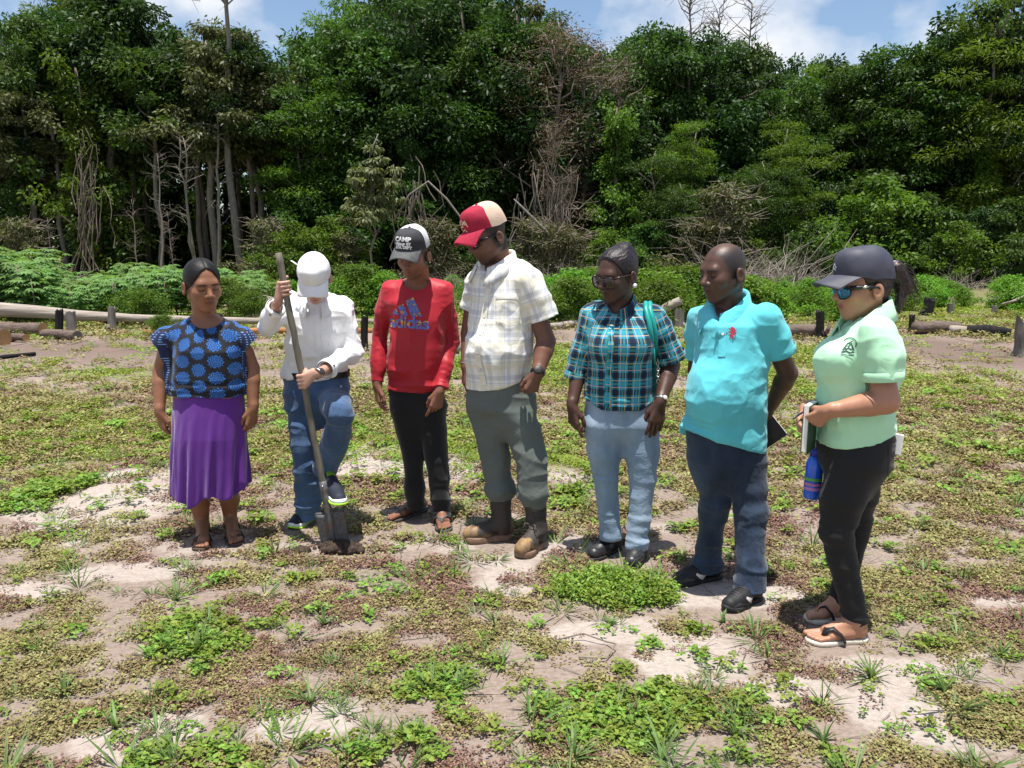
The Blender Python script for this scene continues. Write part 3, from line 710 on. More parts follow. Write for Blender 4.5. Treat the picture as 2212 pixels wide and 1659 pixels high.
def log(name, pts, rad, mat, label, cut=(0, 0), cutmat=None, seg=16, seed=0, lump=0.17):
    rng = np.random.RandomState(seed + 100); P = [np.asarray(q, float) for q in pts]; Q, R = [], []
    k = max(2, int(18 / max(1, len(P) - 1)))
    for i in range(len(P) - 1):
        for j in range(k): Q.append(lerp2(P[i], P[i + 1], j / k)); R.append(rad[i] + (rad[i + 1] - rad[i]) * j / k)
    Q.append(P[-1]); R.append(rad[-1]); base = np.mean(P, 0); base[2] = min(q[2] - r for q, r in zip(Q, R))
    o = empty(name, base, label, name.replace('_', ' ').split()[-1]); m = MB(); m.tube(Q, R, seg, True); V = m.v[0]; n = len(Q)
    ax = unit2(P[-1] - P[0]); W = V.copy(); rel = V - np.repeat(np.array(Q), seg, 0)
    nn = fbm(np.concatenate([V * 2.2], 0), seed, 3); V = V + rel * (nn * lump * 2.0)[:, None]
    mesh_obj('bark', V, m.f, mat, o)
    for e, s_ in ((0, -1), (1, 1)):
        if not cut[e]: continue
        idx = (0 if e == 0 else n - 1) * seg; ring = V[idx:idx + seg]; c = ring.mean(0); ring = ring + ax * s_ * 0.004; inner = [c + (ring - c) * q + ax * s_ * 0.004 for q in (1.0, .75, .5, .25)]
        VV = np.concatenate(inner + [c[None] + ax * s_ * .004]); F_ = []
        for r_ in range(3):
            for q in range(seg): F_.append((r_ * seg + q, r_ * seg + (q + 1) % seg, (r_ + 1) * seg + (q + 1) % seg, (r_ + 1) * seg + q))
        for q in range(seg): F_.append((3 * seg + q, 3 * seg + (q + 1) % seg, 4 * seg))
        mesh_obj('cut_end', VV, F_, cutmat or M_cut, o, True, {'rr': ('FLOAT', np.concatenate([np.full(seg, q) for q in (1, .75, .5, .25)] + [[0]]))})
    return o
def stump(u, vt, vb, wpx, mat, label, seed=0, tilt=0.0, jag=0.08, roots=0, cut=None, name='stump'):
    b = GZ(u, vb); y = b[1]; t = at(u + tilt, vt, y); r = wpx / 2 * (y / FPX) * 1.03; rng = np.random.RandomState(seed); seg = 18; nl = 9; V = []
    H = t[2] - b[2]; o = empty(name, b, label, 'stump')
    for i in range(nl + 1):
        f = i / nl; c = lerp2(b + np.array((0, 0, -.06)), t, f)
        for k in range(seg):
            a = 2 * math.pi * k / seg; fl = 1 + 0.45 * max(0, 0.25 - f) * 4 * (0.6 + .4 * math.sin(3 * a + seed)); rr = r * fl * (1 + 0.10 * math.sin(2 * a + seed) + 0.08 * math.sin(5 * a + 2 * seed + 2 * f)) * (1 - .08 * f)
            V.append(c + np.array((rr * math.cos(a), rr * math.sin(a), (jag * H * (fbm(np.array([[3 * math.cos(a), 3 * math.sin(a), seed * 1.7]]), seed, 2)[0]) * 1.6) * (f > .7) * (f - .7) / .3)))
    V = np.array(V); V[:, :2] += (0.06 * r * np.stack([vnoise(V * 9, seed), vnoise(V * 9, seed + 1)], 1)); F_ = []
    for i in range(nl):
        for k in range(seg): F_.append((i * seg + k, i * seg + (k + 1) % seg, (i + 1) * seg + (k + 1) % seg, (i + 1) * seg + k))
    mesh_obj('trunk', V, F_, mat, o)
    ring = V[nl * seg:]; c = ring.mean(0) - np.array((0, 0, jag * H * .8 + .01)); VV = np.concatenate([ring, c + (ring - c) * .5, c[None]]); F2 = []
    for k in range(seg): F2 += [(k, (k + 1) % seg, seg + (k + 1) % seg, seg + k), (seg + k, seg + (k + 1) % seg, 2 * seg)]
    mesh_obj('top_face', VV, F2, cut or mat, o)
    for k in range(roots):
        a = rng.rand() * 6.28; d = np.array((math.cos(a), math.sin(a), 0)); m = MB(); m.tube([b + d * r * .7 + (0, 0, .12), b + d * r * 1.6 + (0, 0, .05), b + d * r * 2.6 + (0, 0, -.03)], [r * .35, r * .25, r * .1], 7); m.obj('root', mat, o)
    return o
def pl(u, v, y, off=0.0): return at(u, v, y)
def glog(name, a, b, ra, rb, mat, label, cut=(0, 0), seed=0, mid=None, **k):
    """log lying on the ground: picture points of the underside, radii in picture units"""
    A, B = GZ(*a), GZ(*b); ra, rb = ra * A[1] / FPX, rb * B[1] / FPX; A = A + (0, 0, ra * .92); B = B + (0, 0, rb * .92)
    return log(name, [A, lerp2(A, B, .5) + (0, 0, 0.02), B], [ra, (ra + rb) / 2, rb], mat, label, cut, seed=seed, **k)
def build_logs():
    y = 17.3
    log('fallen_log', [at(-90, 658, y), at(0, 668, y), at(250, 686, y), at(350, 689, y + .1), at(600, 694, y + .4), at(860, 694, y + .6)], [.165, .155, .105, .085, .06, .05], M_w_pale, 'long sun bleached fallen trunk lying across the stumps behind the cut logs', seed=1)
    glog('fallen_log', (312, 722), (860, 720), 7, 5.5, M_w_orange, 'thin peeled orange log behind the woman in the blue blouse', (1, 0), 2)
    glog('cut_log', (-120, 722), (92, 724), 15, 14, M_w_brown, 'upper barked log of the cut pile, orange end with torn rim', (0, 1), 3)
    glog('cut_log', (-110, 742), (11, 747), 17, 18, M_w_brown, 'thickest log of the cut pile with wide ringed end', (0, 1), 4)
    glog('cut_log', (18, 738), (57, 741), 9, 10, M_w_brown, 'short thin log of the cut pile with round orange end', (0, 1), 5)
    glog('cut_log', (96, 730), (168, 738), 10, 11.5, M_w_brown, 'grey barked log with dull cut end beside the charred stump', (0, 1), 6, cutmat=M_w_grey)
    glog('charred_log', (-60, 790), (76, 771), 5.5, 4.5, M_w_char, 'thin charred log lying on bare soil in front of the cut pile', (0, 0), 7)
    stump(128, 670, 731, 15, M_w_char, 'slim charred stump beside the cut log pile', 1, 0, .06, 2); stump(154, 673, 716, 19, M_w_grey, 'brown grey stump right behind the slim charred one', 2, -2, .04, 1); stump(241, 662, 709, 17, M_w_grey, 'pale grey angular stump under the long bleached trunk', 3, 0, .10, 3)
    log('fallen_log', [at(470, 630, 22.5), at(520, 641, 22), at(585, 654, 21.4)], [.10, .16, .17], M_w_pale, 'split pale log lying higher behind the blue blouse', seed=8)
    stump(786, 684, 757, 17, M_w_char, 'black burnt stump between the white shirt and the red shirt', 5, 2, .12, 2)
    glog('fallen_log', (965, 764), (1035, 762), 10, 9, M_w_grey, 'grey log lying between the red shirt and the checked shirt', (0, 0), 9); glog('fallen_log', (1180, 720), (1282, 704), 7, 6, M_w_pale, 'pale weathered log between the checked shirt and the plaid shirt', (0, 1), 10)
    stump(1466, 667, 711, 25, M_w_grey, 'wide pale cut stump with a log across its top', 6, 0, .03, 2, M_w_pale); b = GZ(1466, 711)
    log('log', [at(1428, 672, b[1] + .05), at(1450, 659, b[1]), at(1470, 649, b[1] - .05)], [.085, .085, .08], M_w_pale, 'short pale log resting on the wide cut stump', (0, 1), M_w_grey, seed=11)
    glog('fallen_log', (1690, 726), (1766, 729), 13, 14, M_w_brown, 'brown log running up to the black stump behind the turquoise polo', (0, 0), 12); stump(1772, 672, 731, 17, M_w_char, 'tall black burnt stump between the turquoise polo and the mint polo', 7, -1, .10, 2)
    limb_thing('stick', [GZ(1782, 728) + (0, 0, .03), at(1787, 716, 14.9), at(1792, 701, 14.9)], [.05, .04, .03], M_w_brown, 'short leaning stick beside the tall black stump', 'stick'); stump(1722, 630, 668, 24, M_w_char, 'leaning dark stump wrapped in green vines', 8, -14, .1, 1)
    stump(2003, 645, 682, 20, M_w_char, 'dark leaning stump under yellow leaves beside the ponytail', 9, 6, .15, 2); stump(2054, 655, 681, 14, M_w_grey, 'small dark round stump in the grass of the clearing', 10, 0, .05); stump(2146, 661, 684, 13, M_w_grey, 'small broken stump with pale poles leaning beside it', 11, 3, .15); stump(1968, 680, 716, 13, M_w_char, 'narrow charred stump at the end of the wide weathered log', 12, 3, .2, 2)
    glog('fallen_log', (1975, 720), (2070, 718), 14, 13, M_w_brown, 'wide weathered log lying on bare soil behind the mint polo', (0, 0), 13); glog('rotten_log', (2052, 721), (2122, 722), 9, 7, M_w_pale, 'pale rotten log piece lying against the weathered log', (0, 0), 14, lump=.2); glog('charred_log', (2088, 722), (2182, 726), 12, 10, M_w_char, 'charred broken log beyond the rotten pale one', (0, 1), 15, lump=.2)
    stump(2222, 692, 768, 56, M_w_grey, 'wide split grey stump on the brown soil', 13, 0, .22, 3)
    log('pole', [GZ(2150, 668) + (0, 0, .05), at(2185, 652, 20.4), at(2240, 628, 20.4)], [.04, .035, .03], M_w_pale, 'long pale pole leaning up out of the grass', seed=16); log('pole', [GZ(2135, 660) + (0, 0, .05), at(2150, 648, 22.0), at(2172, 634, 22)], [.07, .06, .05], M_w_pale, 'short thick pale pole leaning behind the broken stump', seed=17)
build_logs()
def build_brush():
    rng = np.random.RandomState(9); root = empty('brush_pile', (0, 0, 0)); m = MB()
    for k in range(150):
        a = rng.rand() * 6.28; p = np.array((rng.normal(0, .5), rng.normal(0, .4), 0.0)); d = np.array((math.cos(a), math.sin(a) * .7, 0.25 + rng.rand() * .9)); q = [p]; L = 0.6 + 1.3 * rng.rand()
        for j in range(4): q.append(q[-1] + unit2(d) * L / 4); d = d + rng.normal(0, .30, 3) - np.array((0, 0, .16))
        r = 0.005 + 0.010 * rng.rand() ** 2; m.tube(q, [r, r * .9, r * .7, r * .5, r * .25], 4, False)
    o = m.obj('twigs', plain('bleached_twig', (0.225, 0.195, 0.168), 0.9, 0, 0.3, 3, 0.2), root); o['kind'] = 'stuff'; PROTO['brush'] = (root, 1.6)
    for u, v, y, lab in ((1650, 455, 33.5, 'large pile of bleached dead branches behind the balding man'), (1590, 500, 32.5, 'low spread of dead branches left of the large bleached pile'), (1710, 520, 33, 'dead branches right of the large bleached pile'), (1270, 535, 31, 'dead branches lying behind the plaid shirt'), (1420, 545, 31, 'thin dead branches on top of the vine bushes'), (1200, 555, 32, 'dead branches at the foot of the grey lianas'), (830, 560, 31, 'dead branches behind the charcoal cap'), (740, 575, 30, 'dead branches behind the white cap'), (1000, 560, 31, 'dead branches behind the crimson cap'), (1800, 545, 32, 'dead branches in front of the navy cap'), (120, 545, 33, 'fallen dead branches behind the cassava patch'), (2080, 560, 33, 'dead branches at the forest foot beyond the pale poles')):
        x = at(u, v, y)[0]; c = copy_tree(root); h = top_at(u, v, y); c.location = (x, y, gz(x, y)[0]); s = h / 1.5; c.scale = (s * 1.0, s * 1.0, s); c.rotation_euler = (0, 0, rng.rand() * 6.28); tag(c, lab, 'brush')
build_brush()
# prototypes that only served as patterns
for k_, (r_, h_) in PROTO.items():
    for ch in list(r_.children): bpy.data.objects.remove(ch)
    bpy.data.objects.remove(r_)
# ------------------------------------------------------------------ low weeds: thousands of sprigs that nobody could count
def sprig(name, V, Fc, T, mat):
    me = bpy.data.meshes.new(name); me.vertices.add(len(V)); me.vertices.foreach_set('co', V.astype(np.float32).ravel()); n = len(Fc)
    me.loops.add(n * 4); me.loops.foreach_set('vertex_index', Fc.astype(np.int32).ravel()); me.polygons.add(n); me.polygons.foreach_set('loop_start', np.arange(0, 4 * n, 4, dtype=np.int32)); me.update(calc_edges=True)
    a = me.attributes.new('tint', 'FLOAT', 'POINT'); a.data.foreach_set('value', T.astype(np.float32)); me.materials.append(mat); return bpy.data.objects.new(name, me)
def sprigs(kind, mat, nvar=4):
    col = bpy.data.collections.new(kind)
    for s in range(nvar):
        rng = np.random.RandomState(s + 40)
        if kind == 'creeper':      # flat rosette of tiny leaves
            n = 26; a = rng.rand(n) * 6.283; r = np.sqrt(rng.rand(n)) * 0.034; c = np.stack([r * np.cos(a), r * np.sin(a), 0.002 + 0.012 * rng.rand(n)], 1); d = np.stack([np.cos(a), np.sin(a), 0.25 * rng.normal(size=n)], 1) + rng.normal(0, .6, (n, 3)) * np.array((1, 1, .2)); nr = rng.normal(0, .3, (n, 3)); nr[:, 2] += 1; L, W = 0.013, 0.009
        elif kind == 'clover':
            n = 24; k = 8; a = np.repeat(rng.rand(k) * 6.283, 3); r = np.repeat(np.sqrt(rng.rand(k)) * 0.045, 3); z = np.repeat(0.008 + 0.030 * rng.rand(k), 3); c = np.stack([r * np.cos(a), r * np.sin(a), z], 1); b = np.tile([0, 2.1, 4.2], k) + a; d = np.stack([np.cos(b), np.sin(b), 0.15 + 0.2 * rng.normal(size=n)], 1); nr = rng.normal(0, .25, (n, 3)); nr[:, 2] += 1; L, W = 0.022, 0.016
        elif kind == 'leafy':
            n = 26; a = rng.rand(n) * 6.283; r = np.sqrt(rng.rand(n)) * 0.06; c = np.stack([r * np.cos(a), r * np.sin(a), 0.015 + 0.075 * rng.rand(n)], 1); d = np.stack([np.cos(a), np.sin(a), 0.3 * rng.normal(size=n)], 1) + rng.normal(0, .4, (n, 3)); nr = rng.normal(0, .3, (n, 3)); nr[:, 2] += 1; L, W = 0.032, 0.020
        elif kind == 'lawn':
            n = 60; a = rng.rand(n) * 6.283; r = np.sqrt(rng.rand(n)) * 0.13; c = np.stack([r * np.cos(a), r * np.sin(a), 0.003 + 0.018 * rng.rand(n)], 1); d = np.stack([np.cos(a), np.sin(a), 0.12 + 0.2 * rng.normal(size=n)], 1) + rng.normal(0, .7, (n, 3)) * np.array((1, 1, .3)); nr = rng.normal(0, .4, (n, 3)); nr[:, 2] += 1; L, W = 0.034, 0.022
        else:                      # grass tuft
            n = 16; a = rng.rand(n) * 6.283; c = np.stack([0.012 * np.cos(a), 0.012 * np.sin(a), np.zeros(n)], 1); el = 0.25 + 0.9 * rng.rand(n); d = np.stack([np.cos(a) * np.cos(el), np.sin(a) * np.cos(el), np.sin(el)], 1); nr = np.stack([-np.cos(a) * np.sin(el), -np.sin(a) * np.sin(el), np.cos(el)], 1); L, W = 0.13, 0.008
        V, Fc, T = leaves(c, d, nr, L * (0.6 + 0.7 * rng.rand(n)), W * (0.7 + 0.5 * rng.rand(n)), rng.rand(n), 0.12); col.objects.link(sprig('%s_sprig' % kind, V, Fc, T, mat))
    return col
def scatter(name, col, P, sc, label, cat, seed=0):
    ok = feet_free(P[:, 0], P[:, 1], 0.13 if name in ('creeping_weeds', 'red_creeping_weeds') else 0.17); P, sc = P[ok], sc[ok]
    rng = np.random.RandomState(seed); n = len(P); me = bpy.data.meshes.new(name); me.vertices.add(n); me.vertices.foreach_set('co', P.astype(np.float32).ravel()); me.update()
    a = me.attributes.new('rot', 'FLOAT_VECTOR', 'POINT'); r = np.stack([rng.normal(0, .12, n), rng.normal(0, .12, n), rng.rand(n) * 6.283], 1); a.data.foreach_set('vector', r.astype(np.float32).ravel())
    a = me.attributes.new('size', 'FLOAT', 'POINT'); a.data.foreach_set('value', sc.astype(np.float32))
    o = bpy.data.objects.new(name, me); COL.objects.link(o); tag(o, label, cat, None, 'stuff')
    ng = bpy.data.node_groups.new(name, 'GeometryNodeTree'); ng.interface.new_socket('Geometry', in_out='INPUT', socket_type='NodeSocketGeometry'); ng.interface.new_socket('Geometry', in_out='OUTPUT', socket_type='NodeSocketGeometry')
    gi, go = ng.nodes.new('NodeGroupInput'), ng.nodes.new('NodeGroupOutput'); ci = ng.nodes.new('GeometryNodeCollectionInfo'); ci.inputs[0].default_value = col; ci.inputs['Separate Children'].default_value = True; ci.inputs['Reset Children'].default_value = True
    ip = ng.nodes.new('GeometryNodeInstanceOnPoints'); ip.inputs['Pick Instance'].default_value = True
    na = ng.nodes.new('GeometryNodeInputNamedAttribute'); na.data_type = 'FLOAT_VECTOR'; na.inputs[0].default_value = 'rot'; nb = ng.nodes.new('GeometryNodeInputNamedAttribute'); nb.data_type = 'FLOAT'; nb.inputs[0].default_value = 'size'
    er = ng.nodes.new('FunctionNodeEulerToRotation'); L = ng.links.new
    L(gi.outputs[0], ip.inputs['Points']); L(ci.outputs[0], ip.inputs['Instance']); L(na.outputs[0], er.inputs[0]); L(er.outputs[0], ip.inputs['Rotation']); L(nb.outputs[0], ip.inputs['Scale']); L(ip.outputs[0], go.inputs[0])
    md = o.modifiers.new('scatter', 'NODES'); md.node_group = ng; return o
def fan(n, y0, y1, rng, power=1.0, wid=0.70):
    """random ground points inside the view and a margin round it"""
    y = np.sqrt(y0 ** 2 + rng.rand(n) * (y1 ** 2 - y0 ** 2)) if power == 1 else y0 * (y1 / y0) ** rng.rand(n)
    x = (rng.rand(n) * 2 - 1) * (wid * y + 0.5); return x, y
FEETP = np.array([G(*q)[:2] for q in ((436, 1178), (505, 1168), (655, 1132), (725, 1182), (745, 1188), (875, 1118), (955, 1138), (1055, 1168), (1140, 1192), (1310, 1200), (1374, 1214), (1500, 1262), (1600, 1308), (1800, 1388), (1785, 1342))])
def feet_free(x, y, r=0.10):
    d = np.min(np.hypot(x[:, None] - FEETP[None, :, 0], (y[:, None] - FEETP[None, :, 1]) * 0.8), 1); return d > r
def put(x, y, z=0.0): return np.stack([x, y, gz(x, y) + z], 1)
def build_weeds():
    rng = np.random.RandomState(21)
    m_cr = leaf_mat('creeper_leaf', (0.150, 0.122, 0.052), (0.310, 0.275, 0.115), 0.15, 0.7, 0.5, 0.2); m_rd = leaf_mat('red_creeper_leaf', (0.130, 0.066, 0.052), (0.270, 0.170, 0.130), 0.1, 0.7, 0.25, 0.2); m_cl = leaf_mat('clover_leaf', (0.095, 0.165, 0.020), (0.250, 0.350, 0.060), 0.3, 0.5, 0.35); m_lw = leaf_mat('lawn_weed_leaf', (0.135, 0.190, 0.022), (0.310, 0.390, 0.066), 0.3, 0.55, 0.35); m_gr = leaf_mat('grass_blade', (0.060, 0.115, 0.025), (0.160, 0.235, 0.075), 0.25, 0.5, 0.2)
    c_cr, c_rd, c_cl, c_lw, c_gr, c_lf = sprigs('creeper', m_cr), sprigs('creeper', m_rd), sprigs('clover', m_cl), sprigs('lawn', m_lw), sprigs('grass', m_gr), sprigs('leafy', m_cl)
    x, y = fan(120000, 1.9, 9.5, rng, 2); cl, lw, sd, so, n1, n2, n3 = masks(x, y); f = fbm(np.stack([x, y, x * 0], 1) * np.array((5.5, 8, 1)), 31, 3)
    dens = np.clip(0.40 + 2.0 * f - 1.2 * sd - 0.8 * so, 0.02, 1); keep = rng.rand(len(x)) < dens * 0.56; red = fbm(np.stack([x, y, x * 0], 1) * 1.7, 33, 3) + 0.5 * (sd - 0.35) + 0.12 > rng.normal(0.12, .22, len(x))
    k = keep & ~red; scatter('creeping_weeds', c_cr, put(x[k], y[k]), (0.8 + 0.7 * rng.rand(k.sum())) * np.clip(y[k] / 3.5, .9, 2.0), 'olive brown creeping weeds matting the sandy ground', 'weeds', 1)
    k = keep & red; scatter('red_creeping_weeds', c_rd, put(x[k], y[k]), (0.7 + 0.6 * rng.rand(k.sum())) * np.clip(y[k] / 3.5, .9, 2.0), 'reddish brown creeping weeds on the pale sand', 'weeds', 2)
    x, y = fan(75000, 1.9, 9.5, rng, 2); cl, lw, sd, so, n1, n2, n3 = masks(x, y); k = rng.rand(len(x)) < np.clip(cl * 1.0 - 0.12 + 0.5 * n3, 0.008, 1) * 0.55
    scatter('clover_patches', c_cl, put(x[k], y[k]), (0.7 + 0.7 * rng.rand(k.sum())) * np.clip(y[k] / 3.8, .85, 1.8), 'bright green low clover like weeds in patches', 'weeds', 3)
    x, y = fan(60000, 5.2, 24, rng, 2); cl, lw, sd, so, n1, n2, n3 = masks(x, y); k = rng.rand(len(x)) < np.clip(lw * 1.2 - 0.32 + 0.5 * n3 + 0.3 * n2 - 0.9 * so + 0.45 * (y > 18), 0.02, 1) * 0.75
    scatter('lawn_weeds', c_lw, put(x[k], y[k]), (0.6 + 0.6 * rng.rand(k.sum())) * np.clip(y[k] / 10, .6, 2.0), 'lime green low weeds carpeting the clearing', 'weeds', 4)
    x, y = fan(30000, 5.2, 20, rng, 2); cl, lw, sd, so, n1, n2, n3 = masks(x, y); k = rng.rand(len(x)) < np.clip(0.32 + 1.2 * n2 - 0.6 * so - sd * .6, 0.02, 1) * 0.6
    scatter('far_creeping_weeds', c_cr, put(x[k], y[k]), (1.6 + 1.2 * rng.rand(k.sum())) * np.clip(y[k] / 7, .9, 2.4), 'olive creeping weeds farther off in the clearing', 'weeds', 5)
    x, y = fan(5200, 2.0, 16, rng, 2); cl, lw, sd, so, n1, n2, n3 = masks(x, y); k = rng.rand(len(x)) < np.clip(0.10 + 0.35 * cl + 0.15 * lw, 0, 1)
    scatter('thin_grass', c_gr, put(x[k], y[k]), 0.45 + 0.7 * rng.rand(k.sum()), 'thin green grass blades between the weeds', 'grass', 6)
    # leafier growth: in the lush patch at the moccasins and round stumps and logs
    C = G(1345, 1275); n = 300; a = rng.rand(n) * 6.283; r = np.sqrt(rng.rand(n)); x1, y1 = C[0] + r * .34 * np.cos(a), C[1] + r * .20 * np.sin(a); x2, y2 = fan(9000, 10, 22, rng, 2); cl, lw, sd, so, n1, n2, n3 = masks(x2, y2)
    k = rng.rand(len(x2)) < np.clip(0.02 + 0.6 * n2 + 0.35 * lw + 0.10 * (y2 > 15) - 0.6 * so, 0, 1) * .5; X, Y = np.concatenate([x1, x2[k]]), np.concatenate([y1, y2[k]])
    scatter('leafy_weeds', c_lf, put(X, Y), np.where(Y < 8, 0.45 + .4 * rng.rand(len(X)), 1.0 + 0.8 * rng.rand(len(X))), 'knee high leafy green weeds among logs and in the lush patch', 'weeds', 7)
    # separate grass tufts near the camera
    rngt = np.random.RandomState(2); tufts = ((670, 1520, .26), (420, 1420, .24), (250, 1570, .17), (1085, 1440, .20), (700, 1350, .16), (1500, 1500, .14), (1880, 1470, .18), (2040, 1500, .16), (1780, 1600, .16), (1430, 1640, .22), (1240, 1640, .20), (1590, 1590, .16), (1320, 1350, .10), (1560, 1345, .10), (860, 1290, .12), (560, 1130, .12), (1940, 1330, .12), (2160, 1420, .14), (380, 1300, .12), (140, 1500, .14), (1180, 1540, .16))
    for i, (u, v, L) in enumerate(tufts):
        b = GZ(u, v); n = 14; V, F_, q = [], [], 0; o = empty('grass_tuft', b, 'green tuft of long bladed grass growing in the sandy foreground', 'grass tuft', 'grass tufts of the foreground')
        for j in range(n):
            a = rngt.rand() * 6.283; el = 0.35 + 1.0 * rngt.rand(); l = L * 0.78 * (0.5 + .6 * rngt.rand()); w = 0.0026 + .003 * rngt.rand(); d = np.array((math.cos(a), math.sin(a), 0)); s = np.array((-d[1], d[0], 0)); P_ = []
            for t in (0, .35, .7, 1.0): P_.append(b + d * l * t * math.cos(el) * (0.7 + .5 * t) + np.array((0, 0, l * math.sin(el) * (t - 0.42 * t * t * (1.3 - el * .5)))))
            VV = []
            for t, p in zip((1, 1, .75, .08), P_): VV += [p + s * w * t, p - s * w * t]
            V.append(VV)
        for VV in V: mesh_obj('blade', VV, [(0, 1, 3, 2), (2, 3, 5, 4), (4, 5, 7, 6)], m_gr, o, True, {'tint': ('FLOAT', np.full(8, rngt.rand()))})
    # dry twigs and litter
    m = MB(); n = 420
    for k in range(n):
        yy = 2.2 * (18 / 2.2) ** rngt.rand(); xx = (rngt.rand() * 2 - 1) * .68 * yy; L = (0.03 + .08 * rngt.rand()) * min(4, max(1, yy / 4)); a = rngt.rand() * 3.14; d = np.array((math.cos(a), math.sin(a), 0)) * L; z = gz(xx, yy)[0] + .006; c = np.array((xx, yy, z)); m.tube([c - d, c + rngt.normal(0, L * .1, 3) * np.array((1, 1, .1)), c + d + np.array((0, 0, .3 * L * rngt.rand()))], 0.0016 * max(1, yy / 4), 4, False)
    o = m.obj('twig_litter', M_twig, None, True, (0, 6, 0)); tag(o, 'thin dry twigs and stems strewn over the ground', 'twigs', None, 'stuff')
    P_ = [GZ(1228, 1376) + (0, 0, .02)]
    st = [(1195, 1390), (1260, 1385), (1310, 1395), (1330, 1410), (1310, 1432), (1250, 1440)]
    m = MB(); m.tube([GZ(u, v) + (0, 0, .015 + .02 * (i % 2)) for i, (u, v) in enumerate(st)], 0.0032, 6); tag(m.obj('fallen_vine', M_twig, None, True, GZ(1260, 1410)), 'curved dry vine lying in front of the lush clover patch', 'vine')
    # dug soil
    rngt = np.random.RandomState(6); c = GZ(738, 1190); d = empty('soil_heap', c, 'small heap of dark dug soil at the shovel blade', 'soil'); dk = plain('dark_dug_soil', (0.060, 0.043, 0.034), 0.95, 0, 0.5, 40, 0.9, 0.1, None, 0.02)
    for k in range(34):
        a = rngt.rand() * 6.283; r = abs(rngt.normal(0, .075)); s = 0.012 + 0.030 * rngt.rand() ** 1.5; p = c + np.array((r * math.cos(a) * 1.5, r * math.sin(a) * .8, max(0.004, .045 - r * .4)))
        V, Q = ico(s, k); mesh_obj('clod', V + p, Q, dk, d)
def ico(s, seed):
    n1, n2 = 7, 10; V = [(0, 0, s * .8)]; F_ = []
    for i in range(1, n1):
        t = math.pi * i / n1
        for k in range(n2): a = 2 * math.pi * k / n2; V.append((s * math.sin(t) * math.cos(a), s * math.sin(t) * math.sin(a), s * .8 * math.cos(t)))
    V.append((0, 0, -s * .8)); e = len(V) - 1
    for k in range(n2): F_ += [(0, 1 + k, 1 + (k + 1) % n2), (e, e - n2 + (k + 1) % n2, e - n2 + k)]
    for i in range(n1 - 2):
        for k in range(n2): a = 1 + i * n2; F_.append((a + k, a + n2 + k, a + n2 + (k + 1) % n2, a + (k + 1) % n2))
    V = np.array(V); return V * (1 + 0.35 * fbm(V / s * 1.4 + seed * 7, seed, 3))[:, None], F_
build_weeds()
# ------------------------------------------------------------------ people: kit
def unit(v):
    v = np.asarray(v, float); return v / (np.linalg.norm(v) + 1e-12)
class Frame:
    def __init__(s, O, yaw, pitch, roll=0.0, sc=1.0):
        """yaw: 0 looks at the camera, + turns to the left of the picture; pitch: + looks down"""
        y, p = R_(yaw), R_(pitch)
        fh = np.array([-math.sin(y), -math.cos(y), 0.0]); z = np.array([0, 0, 1.0])
        f = math.cos(p) * fh - math.sin(p) * z; u = math.sin(p) * fh + math.cos(p) * z
        x = np.cross(f, u)
        r = R_(roll)
        x, u = math.cos(r) * x + math.sin(r) * u, -math.sin(r) * x + math.cos(r) * u
        s.M = np.stack([x, f, u], 1); s.O = np.asarray(O, float); s.s = sc
    def w(s, *p):
        p = np.asarray(p[0] if len(p) == 1 else p, float)
        return s.O + s.s * (p @ s.M.T)
    def l(s, P): return ((np.asarray(P) - s.O) @ s.M) / s.s
def head_prims(F, neck_base, neck_r, jaw=1.0, chin=1.0, nose=1.0, ear=1.0):
    s = F.s; c = lambda a, b, ra, rb: p_cone(F.w(a), F.w(b), ra * s, rb * s)
    e = lambda o, r: p_ell(F.w(o), np.array(r) * s, F.M)
    P = []
    def u(p, k): P.append((p, 'u', k * s))
    u(p_cone(neck_base, F.w((0, -0.03, -0.05)), neck_r, neck_r * 0.93), 0)
    u(e((0, -0.014, 0.034), (0.074, 0.094, 0.084)), 0.02)
    u(e((0, 0.026, -0.026), (0.060 * (0.5 + 0.5 * jaw), 0.062, 0.080)), 0.03)
    for x in (-1, 1):
        u(c((x * 0.046 * jaw, -0.004, -0.046), (x * 0.016, 0.058, -0.094 * chin), 0.022, 0.018), 0.02)
        u(e((x * 0.040, 0.058, -0.022), (0.024, 0.024, 0.024)), 0.025)
    u(c((0, 0.066, -0.098 * chin), (0, 0.056, -0.088), 0.018, 0.022), 0.015)
    u(c((-0.030, 0.072, 0.022), (0.030, 0.072, 0.022), 0.017, 0.017), 0.02)
    u(e((0, 0.068, -0.056), (0.032, 0.025, 0.030)), 0.02)
    for x in (-1, 1):
        P.append((e((x * 0.031, 0.097, 0.000), (0.018, 0.016, 0.011)), 's', 0.012 * s))
        u(e((x * 0.031, 0.070, 0.000), (0.016, 0.0165, 0.0135)), 0.004)
    u(c((0, 0.082, 0.012), (0, 0.106 * (0.85 + 0.15 * nose), -0.026), 0.008, 0.0125 * nose), 0.012)
    for x in (-1, 1): u(e((x * 0.014 * nose, 0.092, -0.031), (0.0105, 0.012, 0.009)), 0.008)
    for x in (-1, 1):
        u(c((0.000, 0.0895, -0.055), (x * 0.023, 0.079, -0.060), 0.0060, 0.004), 0.006)
        u(c((0.000, 0.0880, -0.0675), (x * 0.020, 0.079, -0.064), 0.0068, 0.004), 0.005)
        if ear:
            u(e((x * 0.081, -0.020, -0.015), (0.011, 0.020 * ear, 0.031 * ear)), 0.006)
            P.append((e((x * 0.090, -0.014, -0.012), (0.007, 0.010, 0.016)), 's', 0.008 * s))
    return P
